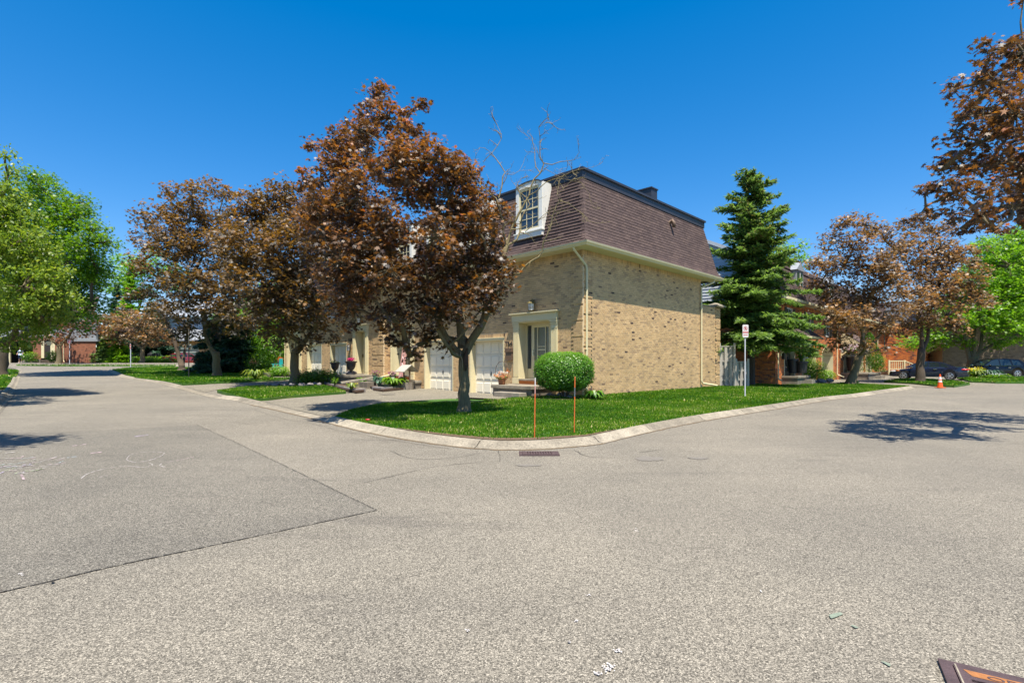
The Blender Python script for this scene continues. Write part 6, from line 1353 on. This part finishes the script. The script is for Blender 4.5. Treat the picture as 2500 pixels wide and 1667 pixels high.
a = G(2352, 928, 0); pr_ = at(2364, 926, 39.2); pf = Vector((pr_.x-S2*4.82, pr_.y+S2*4.82, 0))
cz = .20
car('parked_car', 'dark blue sedan parked on the driveway behind the traffic cone', ((pr_.x+pf.x)/2, (pr_.y+pf.y)/2, cz), math.radians(135), 'navy')
car('parked_car', 'black sport utility vehicle parked at the right edge behind flowers', (at(2382, 900, 44).x+2.35, 45.0, .24), math.radians(176), 'carblack', 4.7, 1.88, 1.68, 'suv')
p = at(447, 891, 64.5); car('parked_car', 'far red car seen from behind on the drive of the cream house', (p.x, p.y, 1.33), math.radians(78), 'carred')
# ================================================================ the person by the far garage
pp_ = at(50, 882.5, 60.8)
per = empty('person', 'person in striped shirt and dark shorts standing at the far open garage', 'person', (pp_.x, pp_.y, 1.55), math.radians(20))
verts = [(0, 0, .98), (0, .01, 1.15), (0, .02, 1.38), (0, .02, 1.52), (0, .0, 1.62), (0, -.01, 1.72), (.10, 0, .92), (.11, -.02, .50), (.11, .02, .09), (.11, -.13, .05), (-.10, 0, .92), (-.13, .03, .50), (-.15, .09, .09), (-.15, -.05, .05), (.19, .02, 1.43), (.27, -.02, 1.17), (.30, -.22, 1.05), (.31, -.30, 1.03), (-.19, .02, 1.43), (-.27, .0, 1.17), (-.25, -.18, 1.0), (-.25, -.26, .98)]
edges = [(0, 1), (1, 2), (2, 3), (3, 4), (4, 5), (0, 6), (6, 7), (7, 8), (8, 9), (0, 10), (10, 11), (11, 12), (12, 13), (2, 14), (14, 15), (15, 16), (16, 17), (2, 18), (18, 19), (19, 20), (20, 21)]
rad = [.15, .14, .16, .06, .09, .085, .09, .06, .045, .04, .09, .06, .045, .04, .06, .045, .032, .035, .06, .045, .032, .035]
me = bpy.data.meshes.new('body'); me.from_pydata(verts, edges, []); me.update()
body = link('body', me, per, M['skin']); sk = body.modifiers.new('skin', 'SKIN'); body.modifiers.new('sub', 'SUBSURF').render_levels = 1; body.modifiers['sub'].levels = 1
for v, r in zip(me.skin_vertices[0].data, rad): v.radius = (r, r)
me.skin_vertices[0].data[0].use_root = True
m = MB(); m.tube([(0, 0, .93), (0, .01, 1.1), (0, .02, 1.35), (0, .02, 1.48), (0, .02, 1.53)], [.19, .18, .20, .17, .08], 12); m.tube([(.15, .02, 1.45), (.25, .0, 1.25)], [.09, .075], 8); m.tube([(-.15, .02, 1.45), (-.25, .0, 1.25)], [.09, .075], 8); m.build('shirt', M['shirt'], per, True)
m = MB(); m.tube([(0, 0, 1.0), (0, 0, .84)], [.18, .20], 12); m.tube([(.10, 0, .90), (.11, -.01, .55)], [.115, .10], 10); m.tube([(-.10, 0, .90), (-.125, .02, .55)], [.115, .10], 10); m.build('shorts', M['shorts'], per, True)
m = MB(); m.ball((0, .02, 1.74), .105, .11, .10, 10, 6); m.build('hair', M['hair'], per, True)
for s in (.11, -.15): m = MB(); m.ball((s, -.06 if s > 0 else .0, .05), .06, .14, .05, 8, 5); m.build('shoe', M['signwhite'], per, True)

# ================================================================ trees
# the big copper maple on the lawn, with its dead leafless limb
bx = at(1133, 1002, 14.3); base = (bx.x, bx.y, lawn_z(bx.x, bx.y))
D = 14.3
def P3(lst, D0=14.3, D1=None):
    n = len(lst); return [at(x, y, D0+((D1 or D0)-D0)*i/max(1, n-1)) for i, (x, y) in enumerate(lst)]
bl = []
for px, py, r, dd, k in [(925, 235, 44, 0, 1), (905, 262, 30, 0, 1), (945, 290, 52, .3, 1), (1015, 265, 26, 0, 1), (985, 300, 42, -.2, 1), (880, 320, 62, .2, 2), (1000, 355, 60, 0, 1), (815, 345, 44, 0, 1), (770, 358, 26, 0, 1), (850, 400, 80, .4, 2), (960, 400, 84, -.6, 2), (1060, 395, 62, 0, 2), (1120, 430, 66, .3, 2), (1090, 480, 85, -.5, 2), (1165, 470, 45, 0, 1), (790, 445, 60, .3, 1), (745, 440, 28, 0, 1), (880, 490, 105, -.8, 2), (1000, 470, 70, .7, 2), (800, 540, 90, .2, 2), (905, 590, 110, -1.1, 2), (1150, 550, 75, .4, 2), (1205, 530, 52, -.2, 1), (1060, 580, 75, -.9, 1), (1120, 620, 80, .2, 1), (800, 630, 75, 0, 1), (860, 690, 80, -.7, 2), (955, 680, 90, -1.0, 2), (1040, 690, 75, -.3, 1), (1120, 700, 60, -.5, 1), (1190, 640, 50, 0, 1), (1225, 655, 38, -.3, 1), (1215, 700, 46, -.4, 1), (1180, 750, 40, -.4, 1), (870, 760, 55, -.3, 1), (950, 780, 55, -.6, 1), (1000, 770, 62, -.7, 1), (1060, 770, 50, -.2, 1), (985, 835, 40, -.4, 1), (1045, 830, 35, -.3, 1), (1000, 870, 24, -.4, 1), (830, 715, 40, 0, 1), (1200, 590, 50, .3, 1), (1140, 835, 22, -.3, 1), (1090, 850, 22, -.4, 1), (1100, 655, 66, -.2, 1), (1160, 700, 52, -.5, 1), (1075, 735, 56, -.5, 1), (1125, 765, 42, -.5, 1), (1060, 640, 60, .3, 1), (1165, 625, 50, -.4, 1), (790, 560, 56, -2.0, 1), (835, 640, 58, -2.1, 1), (905, 610, 62, -2.2, 1), (765, 500, 42, -1.8, 1), (880, 705, 50, -2.0, 1), (950, 660, 56, -2.2, 1), (850, 500, 60, -1.9, 1), (940, 540, 60, -2.0, 1)]:
    bl += blobs_px(D+dd*1.2-.2, [(px+(4 if px > 900 else -4), py-3, r*.88)], .4 if dd < -1.6 else (1.5 if r > 48 else .9), int(px), k)
LM = [(P3([(1128, 868), (1108, 850), (1088, 820), (1068, 780), (1040, 720), (1010, 640)], 14.3, 13.9), .11, .045), (P3([(1128, 850), (1124, 800), (1118, 740), (1120, 660), (1100, 570), (1050, 480), (985, 420), (945, 340)], 14.3, 14.5), .125, .035),
      (P3([(1136, 862), (1150, 832), (1172, 800), (1190, 760), (1205, 725), (1214, 690), (1222, 660)], 14.3, 14.2), .12, .085), (P3([(1172, 800), (1186, 750), (1188, 700), (1192, 640)], 14.2, 14.4), .07, .045), (P3([(1190, 650), (1205, 632), (1222, 622), (1236, 605)], 14.3, 14.2), .05, .06)]
def cop(Pn, r): z = Pn[:, 2]; return r*.78+.03+.045*(z-2.0)
T1 = tree('copper_maple_tree', 'large copper leaved maple on the corner lawn with bare dead limb', base, at(1132, 872, 14.3), .155, bl, .130, 3.1, 'copper', MAPLE, limbs=LM, rndf=lambda Pn, r: np.clip(r*.86+.026*(Pn[:, 2]), 0, 1), crad=.27, per=20, flare=1.75)  # leaf tone turns orange with height, painting the sunlit top
B1 = Vector(base)
dead = MB(); rn = random.Random(5)
def zz(lst): return [(1160+x/3.733, 280+y/3.733) for x, y in lst]
def dbranch(lst, r0, r1, D0, D1, tw=1.0):
    pts = P3(zz(lst), D0, D1); S = []
    for a, b in zip(pts[:-1], pts[1:]):
        L = (b-a).length; k = max(1, int(L/.16))
        for j in range(k): S.append(a.lerp(b, j/k)+Vector((rn.gauss(0, 1), rn.gauss(0, 1), rn.gauss(0, 1)))*.007)
    S.append(pts[-1]); n = len(S); dead.tube([p-B1 for p in S], [(r0+(r1-r0)*i/(n-1))*(.85 if r0 > .06 else .68) for i in range(n)], 6, caps=False)
    def twig(p, d, L, r, lev):
        q = [p]; k = max(2, int(L/.09))
        for i in range(k):
            d = (d+Vector((rn.gauss(0, .2), rn.gauss(0, .2), rn.gauss(.04, .18)))).normalized(); q.append(q[-1]+d*L/k)
        dead.tube([a-B1 for a in q], [max(.0033, r*(1.1-.6*i/k)) for i in range(k+1)], 3 if lev else 4, caps=False)
        if lev < 2:
            for i in range(1, k+1):
                if rn.random() < .85: dd = (d+Vector((rn.gauss(0, .8), rn.gauss(0, .8), rn.gauss(.1, .7)))).normalized(); twig(q[i], dd, L*rn.uniform(.3, .55), r*.6, lev+1)
    for i in range(2, n):
        if rn.random() < .8*tw*(.5+i/n): dd = ((S[i]-S[i-1]).normalized()*.5+Vector((rn.gauss(0, .8), rn.gauss(0, .8), rn.gauss(.15, .7)))).normalized(); twig(S[i], dd, rn.uniform(.18, .5), max(.005, (r0+(r1-r0)*i/n)*.45 if r0 < .03 else .010), 0)
for lst, r0, r1, d0, d1, tw in [([(232, 1418), (225, 1350), (262, 1290), (292, 1190)], .088, .066, 14.2, 14.2, 0), ([(292, 1190), (250, 1050), (270, 1000), (235, 920), (215, 850), (190, 760), (100, 690), (0, 600), (-60, 610)], .045, .010, 14.2, 13.8, 1), ([(215, 760), (245, 640), (250, 560), (272, 530), (230, 460), (180, 390), (155, 350), (205, 280), (240, 220), (240, 180), (200, 100), (178, 60)], .030, .005, 14.2, 14.5, 1.1),
                                ([(155, 350), (90, 310), (45, 300), (10, 360)], .012, .004, 14.3, 14.1, 1.2), ([(272, 545), (350, 540), (400, 510), (440, 440)], .014, .005, 14.3, 14.6, 1.2), ([(292, 1190), (315, 1110), (345, 1010), (400, 900), (455, 800), (490, 740), (505, 670), (540, 590), (595, 535), (625, 450), (590, 380), (592, 200), (582, 110), (640, 80), (672, 45)], .055, .005, 14.2, 14.0, .9),
                                ([(592, 530), (552, 480), (545, 350), (515, 200), (475, 165)], .022, .005, 14.1, 14.4, 1.0), ([(622, 450), (700, 452), (780, 428), (895, 414), (950, 345)], .020, .006, 14.0, 13.7, 1.0), ([(625, 490), (700, 520), (745, 555)], .012, .006, 14.0, 13.8, 1), ([(490, 740), (560, 700), (640, 620), (750, 580), (880, 520), (1000, 490)], .022, .006, 14.1, 13.6, 1.1), ([(750, 580), (880, 600), (970, 620), (1040, 720)], .011, .004, 13.8, 13.5, 1.4),
                                ([(300, 1190), (380, 1140), (405, 1070), (410, 1000), (440, 900), (500, 820), (470, 760), (400, 700), (380, 640), (420, 580), (480, 560)], .042, .006, 14.2, 14.5, .9), ([(225, 1440), (330, 1455), (405, 1445), (440, 1390), (500, 1340), (580, 1300), (612, 1240), (622, 1160), (680, 1040), (705, 930), (745, 820), (770, 775), (745, 730), (800, 680), (880, 600), (930, 560)], .050, .006, 14.2, 13.5, .8),
                                ([(770, 780), (850, 810), (930, 870), (1020, 945), (1035, 975), (1115, 988)], .016, .005, 13.7, 13.5, .9), ([(405, 1080), (450, 1070), (530, 1000), (620, 920), (720, 845)], .018, .006, 14.2, 13.8, 1), ([(330, 1045), (400, 1042), (480, 1005)], .026, .016, 14.1, 13.9, .2), ([(680, 1060), (720, 950), (745, 905)], .014, .006, 13.6, 13.5, 1.5)]:
    dbranch(lst, r0, r1, d0, d1, tw)
db = dead.build('dead_limb', M['barkmoss'], T1, smooth=True, label='leafless grey dead limb rising on the right side')
wn_ = MB(); F_ = Vector((0, -1, 0))
w3 = [at(1141, 850, 14.12)-B1, at(1137, 870, 14.1)-B1, at(1138, 890, 14.1)-B1, at(1137, 905, 14.12)-B1]; wn_.tube(w3, [.03, .07, .065, .02], 8); wn_.build('bark_wound', M['wound'], T1, True, label='dark open wound in the trunk below the fork')
wn_ = MB(); w3 = [at(1126, 852, 14.1)-B1, at(1124, 866, 14.1)-B1, at(1129, 880, 14.1)-B1, at(1129, 905, 14.12)-B1]; wn_.tube(w3, [.006, .012, .012, .006], 5); wn_.build('wound_edge', M['twig'], T1, True)
# second copper maple, stone ringed
b = G(718, 938, .13); D2 = b.y
bl = []
for px, py, r, dd, k in [(650, 478, 42, 0, 1), (605, 500, 40, 0, 1), (700, 470, 40, 0, 1), (740, 505, 55, 0, 1), (670, 530, 70, 0, 2), (580, 545, 52, -.5, 1), (760, 570, 70, 0, 2), (610, 600, 75, -1, 2), (700, 610, 85, -1, 2), (540, 590, 35, 0, 1), (640, 680, 85, -1, 2), (740, 680, 75, -.6, 2), (580, 650, 45, 0, 1), (700, 750, 70, -.8, 2), (780, 760, 48, 0, 1), (640, 740, 50, 0, 1), (770, 800, 38, 0, 1), (810, 815, 20, 0, 1), (690, 815, 42, -.5, 1), (740, 840, 26, -.5, 1), (650, 800, 34, 0, 1)]:
    bl += blobs_px(D2+dd*1.2, [(px, py, r)], 1.2, int(px), k)
tree('copper_maple_tree', 'copper maple with straight trunk inside a ring of stones', tuple(b), at(720, 860, D2), .235, bl, .20, 2.6, 'copper2', MAPLE5, crad=.5, per=20, rndf=lambda Pn, r: r*.82+.02*Pn[:, 2])  # tone rises with height: sunlight on the crown top is painted in
b = G(530, 918, .1); D3 = b.y
bl = []
for px, py, r, dd, k in [(430, 480, 34, 0, 1), (470, 470, 32, 0, 1), (520, 462, 34, 0, 1), (550, 470, 24, 0, 1), (395, 520, 34, 0, 1), (345, 520, 22, 0, 1), (460, 540, 60, 0, 2), (530, 540, 55, 0, 1), (360, 570, 42, 0, 1), (420, 600, 60, 0, 2), (500, 620, 70, -1, 2), (570, 620, 50, 0, 1), (340, 640, 32, 0, 1), (390, 680, 52, 0, 1), (460, 700, 65, -1, 2), (540, 710, 72, -1.5, 2), (600, 700, 48, 0, 1), (350, 730, 34, 0, 1), (420, 760, 44, 0, 1), (500, 790, 50, -.8, 1), (570, 780, 50, -.8, 1), (450, 810, 26, 0, 1), (620, 770, 30, 0, 1)]:
    bl += blobs_px(D3+dd*1.2, [(px, py, r)], 1.4, int(px), k)
tree('copper_maple_tree', 'broad dark bronze maple on the far grass island', tuple(b), at(527, 858, D3), .27, bl, .24, 2.5, 'copper2', MAPLE5, crad=.6, per=18, rndf=lambda Pn, r: r*.75+.02*Pn[:, 2], limbs=[([at(527, 872, D3), at(512, 845, D3), at(500, 815, D3), at(495, 760, D3)], .17, .08)])  # higher leaves get a brighter tone, a painted sunlit top
b = G(444, 905, .1); D4 = b.y
tree('forked_tree', 'slender forked tree leaning on the island beside the red car', tuple(b), at(444, 890, D4), .42*.6, blobs_px(D4, [(395, 745, 26), (410, 775, 18), (455, 800, 18), (460, 835, 14), (440, 780, 16)], .6, 3), .24, 2.2, 'copper2', MAPLE5, crad=.5, per=14, bark='darkbark', limbs=[([at(442, 892, D4), at(434, 860, D4), at(422, 820, D4), at(408, 790, D4), at(392, 755, D4)], .2, .09), ([at(446, 892, D4), at(450, 862, D4), at(455, 835, D4)], .15, .06)])
# green trees at left
bl = []
for px, py, r, dd, k in [(14, 380, 16, 0, 1), (20, 425, 18, 0, 1), (40, 520, 42, 0, 1), (0, 490, 50, 0, 1), (50, 590, 60, 0, 2), (-20, 600, 90, 0, 2), (100, 640, 50, 0, 1), (130, 680, 42, 0, 1), (60, 700, 75, -.5, 2), (-30, 730, 100, 0, 2), (130, 730, 48, 0, 1), (165, 705, 24, 0, 1), (100, 780, 45, 0, 1), (40, 790, 60, -.5, 1), (10, 835, 26, 0, 1), (150, 760, 28, 0, 1), (70, 835, 20, 0, 1), (-50, 500, 90, 0, 2)]:
    bl += blobs_px(22+dd, [(px, py, r)], 1.2, int(px)+7, k)
b = at(-90, 960, 22); tree('linden_tree', 'yellow green drooping linden filling the left edge', (b.x, b.y, .3), at(-85, 840, 22), .28, bl, .135, 3.2, 'lime', OVAL, crad=.42, per=26, hang=1.1, up=.5, flat=.7, rndf=lambda Pn, r: r)
bl = []
for px, py, r, dd, k in [(80, 440, 30, 0, 1), (115, 465, 40, 0, 1), (60, 480, 40, 0, 1), (150, 500, 42, 0, 1), (200, 495, 26, 0, 1), (190, 530, 42, 0, 1), (110, 560, 75, 0, 2), (230, 560, 28, 0, 1), (215, 600, 45, 0, 1), (170, 640, 75, 0, 2), (250, 592, 20, 0, 1), (272, 588, 12, 0, 1), (240, 660, 36, 0, 1), (210, 700, 48, 0, 1), (150, 730, 60, 0, 1), (225, 750, 32, 0, 1), (185, 780, 34, 0, 1), (60, 620, 80, 0, 2)]:
    bl += blobs_px(38+dd, [(px, py, r)], 2, int(px)+9, k)
b = at(5, 920, 38); tree('green_maple_tree', 'deep green maple standing behind the linden at left', (b.x, b.y, .6), at(12, 830, 38), .30, bl, .22, 3.6, 'green', MAPLE5, crad=.8, per=22, bark='darkbark')
# off-frame tree whose shadow falls on the road patch
tree('roadside_tree', 'tree beyond the left edge that shades the road patch', (-12.4, 6.2, 0), Vector((-12.2, 6.2, 3.6)), .2, [(-9.5, 6.6, 7.2, 1.2), (-8.8, 6.9, 7.7, .7), (-11, 6.4, 7.4, 1.7), (-9.8, 6.1, 8.3, 1.2), (-12.4, 6.4, 8.0, 1.6)], .16, 2.6, 'green', MAPLE5, crad=.4, per=20)
tree('roadside_tree', 'tree beyond the left edge shading the road nearer than the bend', (-21.5, 15.5, .05), Vector((-21.3, 15.5, 4)), .25, [(-17.6, 15.2, 7.2, 1.5), (-16.9, 15.0, 8.2, 1.0), (-19.3, 15.4, 7.0, 2.0), (-20.5, 16.5, 8.5, 2.0), (-18.6, 16.3, 8.6, 1.4), (-21.5, 14.5, 7.6, 2.0)], .2, 2.4, 'green', MAPLE5, crad=.5, per=20)
# far left trees
def at_tree(nm, lb, px, py, D, lst, mat, leaf, r0=.25, tmpl=MAPLE5, bark='bark', top=None, zb=None, lai=2.4, crad=None, **k):
    b = at(px, py, D); return tree(nm, lb, (b.x, b.y, b.z if zb is None else zb), at(px+2, top or py-55, D), r0, blobs_px(D, lst, D*.02, int(px), 1), leaf, lai, mat, tmpl, bark=bark, crad=crad or leaf*2.6, per=16, **k)
at_tree('purple_maple_tree', 'dark purple maple before the far brick house', 143, 888, 58, [(100, 800, 22), (140, 790, 36), (180, 800, 34), (215, 805, 24), (110, 825, 18), (160, 830, 20), (200, 765, 22), (225, 780, 16)], 'copper', .28, .27, top=845)
at_tree('copper_maple_tree', 'small pinkish copper maple near the cream house', 346, 886, 60, [(240, 775, 18), (270, 790, 28), (300, 770, 30), (330, 800, 34), (290, 825, 24), (370, 825, 30), (410, 830, 18), (350, 780, 26), (380, 800, 22), (250, 810, 18)], 'copper3', .28, .25, top=850)
for nm, lb, px, D, top, rad, mt, sd in [('blue_spruce_tree', 'pale blue spruce standing far behind the copper maples', 285, 78, 690, 2.9, 'bluespruce', 3), ('spruce_tree', 'yellow green spruce right of the pale blue one', 318, 76, 640, 2.7, 'brightgreen', 4), ('pine_tree', 'feathery pine branch mass behind the forked tree', 372, 66, 735, 3.6, 'bluespruce', 5), ('spruce_tree', 'dark low yew beside the far sign post', 268, 63, 800, 2.0, 'spruce', 6), ('spruce_tree', 'small bright cedar before the far wall', 292, 61, 832, 1.6, 'brightgreen', 7)]:
    b = at(px, 889, D); z0 = 1.35; h = 1.5+(887-top)/1250*D-z0; conifer(nm, lb, (b.x, b.y, z0), h, rad, mt, sd, .05, .55, .34)
at_tree('green_tree', 'light green leafy tree behind the far spruces', 300, 880, 84, [(300, 640, 30), (330, 660, 34), (280, 690, 36), (320, 700, 40), (350, 720, 30), (380, 640, 40), (430, 680, 40)], 'brightgreen', .4, .3, top=800)
at_tree('green_tree', 'shady green tree behind the forked tree', 610, 880, 58, [(600, 800, 40), (650, 780, 45), (560, 780, 40), (690, 800, 40), (620, 740, 40), (670, 720, 40)], 'brightgreen', .3, .3, top=840)
b = at(555, 918, 41.5); conifer('blue_spruce_tree', 'dark blue green spruce with low skirts behind the bronze maple', (b.x, b.y, .75), 6.0, 2.75, 'bluespruce', 12, .04, 1.0, .26)
b = at(610, 915, 42.5); conifer('blue_spruce_tree', 'second blue green spruce near the yellow hedge', (b.x, b.y, .8), 4.6, 1.6, 'bluespruce', 13, .05, .9, .25)
# spruce right of the beige row
b = at(1834, 935, 29.4); conifer('spruce_tree', 'tall dark green spruce between the beige row and the red row', (b.x, b.y, .25), 12.4, 2.85, 'spruce', 21, .19, 1.1, .20, ragged=.75, power=.50)
at_tree('green_tree', 'bright green crown showing behind the tall spruce', 1940, 880, 46, [(1890, 590, 22), (1930, 610, 22), (1950, 640, 26), (1915, 640, 26), (1960, 600, 12), (1900, 620, 22)], 'brightgreen', .26, .2, top=760)
# copper maples at right
b = G(2077, 934, .1); D5 = 31.5; b = at(2077, 934, D5)
bl = []
for px, py, r, dd, k in [(2050, 550, 20, 0, 1), (2080, 535, 22, 0, 1), (2115, 550, 26, 0, 1), (2030, 590, 30, 0, 1), (2090, 590, 42, 0, 1), (2150, 570, 32, 0, 1), (2010, 640, 34, 0, 1), (1985, 645, 18, 0, 1), (2060, 650, 42, 0, 1), (2130, 650, 52, 0, 2), (2190, 610, 34, 0, 1), (1995, 700, 34, 0, 1), (2050, 715, 48, 0, 1), (2120, 730, 52, -.5, 2), (2180, 690, 42, 0, 1), (2030, 770, 42, 0, 1), (2090, 780, 42, -.5, 1), (2150, 790, 36, 0, 1), (2050, 825, 28, 0, 1), (2015, 735, 26, 0, 1), (2190, 760, 34, 0, 1), (2035, 845, 14, 0, 1), (2110, 840, 20, 0, 1), (2160, 850, 16, 0, 1)]:
    bl += blobs_px(D5+dd, [(px, py, r*.92)], 1.3, int(px), k)
tree('copper_maple_tree', 'leaning copper maple in front of the second red porch', (b.x, b.y, .25), at(2098, 868, D5), .23, bl, .20, 3.2, 'copper3', MAPLE5, crad=.5, per=16, limbs=[([at(2098, 875, D5), at(2104, 840, D5), at(2110, 800, D5), at(2105, 740, D5)], .14, .07), ([at(2100, 872, D5), at(2125, 846, D5), at(2150, 815, D5), at(2160, 760, D5)], .13, .06)])
b = at(2246, 926, 35); D6 = 35.
bl = []
for px, py, r, dd, k in [(2210, 545, 20, 0, 1), (2250, 540, 26, 0, 1), (2290, 570, 34, 0, 1), (2230, 590, 40, 0, 1), (2290, 630, 52, 0, 2), (2220, 660, 46, 0, 1), (2350, 620, 32, 0, 1), (2360, 670, 42, 0, 1), (2290, 700, 55, -.5, 2), (2230, 730, 46, 0, 1), (2370, 730, 36, 0, 1), (2410, 735, 18, 0, 1), (2310, 770, 42, 0, 1), (2250, 790, 36, 0, 1), (2340, 800, 22, 0, 1), (2200, 800, 26, 0, 1)]:
    bl += blobs_px(D6+dd, [(px, py, r)], 1.3, int(px), k)
tree('copper_maple_tree', 'copper maple with dark upright trunk beside the blue sedan', (b.x, b.y, .2), at(2250, 850, D6), .25, bl, .21, 3.2, 'copper3', MAPLE5, crad=.5, per=16, bark='darkbark', limbs=[([at(2254, 850, D6), at(2264, 830, D6), at(2268, 800, D6), at(2266, 760, D6)], .13, .07)])
b = at(2374, 914, 47); D7 = 47
bl = []
for px, py, r, dd, k in [(2400, 600, 26, 0, 1), (2440, 595, 32, 0, 1), (2480, 580, 34, 0, 1), (2520, 600, 60, 0, 1), (2410, 650, 45, 0, 1), (2470, 650, 60, 0, 2), (2390, 710, 42, 0, 1), (2450, 730, 70, -1, 2), (2530, 720, 80, 0, 2), (2400, 775, 42, 0, 1), (2350, 770, 42, 0, 1), (2320, 800, 34, 0, 1), (2470, 800, 50, -1, 1), (2440, 835, 24, 0, 1), (2290, 830, 26, 0, 1), (2350, 830, 26, 0, 1), (2520, 810, 40, 0, 1), (2250, 840, 20, 1, 1), (2215, 835, 22, 1, 1), (2270, 810, 26, 1, 1)]:
    bl += blobs_px(D7+dd, [(px, py, r)], 1.8, int(px), k)
tree('green_maple_tree', 'bright green maple with many stems beside the black vehicle', (b.x, b.y, .25), at(2376, 870, D7), .46, bl, .25, 3.2, 'brightgreen', MAPLE5, crad=.65, per=20, limbs=[([at(2370, 885, D7), at(2358, 845, D7), at(2352, 800, D7)], .18, .1), ([at(2380, 885, D7), at(2394, 850, D7), at(2398, 805, D7)], .2, .1), ([at(2378, 875, D7), at(2376, 830, D7), at(2382, 790, D7)], .2, .1)])
at_tree('green_tree', 'green trees rising beyond the right hand roofs', 2480, 880, 75, [(2440, 620, 40), (2500, 610, 50), (2560, 640, 60), (2400, 660, 40), (2470, 680, 50)], 'green', .4, .4, top=760)
at_tree('green_tree', 'added green crown put in to shade the brick end wall', 2560, 905, 53.8, [(2335, 745, 40), (2385, 730, 48), (2440, 735, 50), (2500, 745, 50), (2560, 750, 55), (2360, 690, 45), (2420, 680, 50), (2490, 690, 50), (2300, 760, 30), (2470, 790, 36), (2540, 800, 36)], 'green', .32, .3, top=800)  # added crown, mostly hidden, put in to shade the end wall
# the near maple whose crown enters at the upper right
bl = []
for px, py, r, dd, k in [(2500, -8, 14, 0, 1), (2470, 95, 32, 0, 1), (2430, 120, 34, 0, 1), (2500, 130, 70, 0, 2), (2405, 170, 34, 0, 1), (2380, 205, 34, 0, 1), (2335, 205, 22, 0, 1), (2320, 225, 22, 0, 1), (2440, 200, 60, 0, 1), (2400, 265, 48, 0, 1), (2345, 285, 28, 0, 1), (2480, 280, 75, 0, 2), (2330, 320, 36, 0, 1), (2400, 345, 55, .3, 1), (2320, 370, 34, 0, 1), (2300, 415, 34, 0, 1), (2360, 410, 48, 0, 1), (2440, 400, 60, 0, 1), (2500, 420, 80, 0, 2), (2270, 460, 32, 0, 1), (2330, 470, 50, -.3, 1), (2400, 480, 56, -.3, 1), (2260, 505, 24, 0, 1), (2320, 520, 38, 0, 1), (2390, 530, 34, -.2, 1), (2470, 510, 50, -.3, 1), (2500, 545, 28, -.2, 1), (2350, 560, 22, -.2, 1), (2430, 560, 16, -.2, 1), (2570, 300, 130, 0, 2), (2600, 470, 110, 0, 2), (2560, 140, 90, 0, 2), (2700, 350, 160, .5, 2), (2640, 180, 120, .5, 1)]:
    bl += blobs_px(10.2+dd, [(px, py, r*.95)], 1.5, int(px), k)
tree('copper_maple_tree', 'near copper maple crown reaching in from the upper right corner', (12.6, 10.2, 0), Vector((12.4, 10.2, 2.6)), .15, bl, .125, 1.9, 'copper', MAPLE, crad=.24, per=14, rndf=lambda Pn, r: np.clip(r*.95+.06, 0, 1))
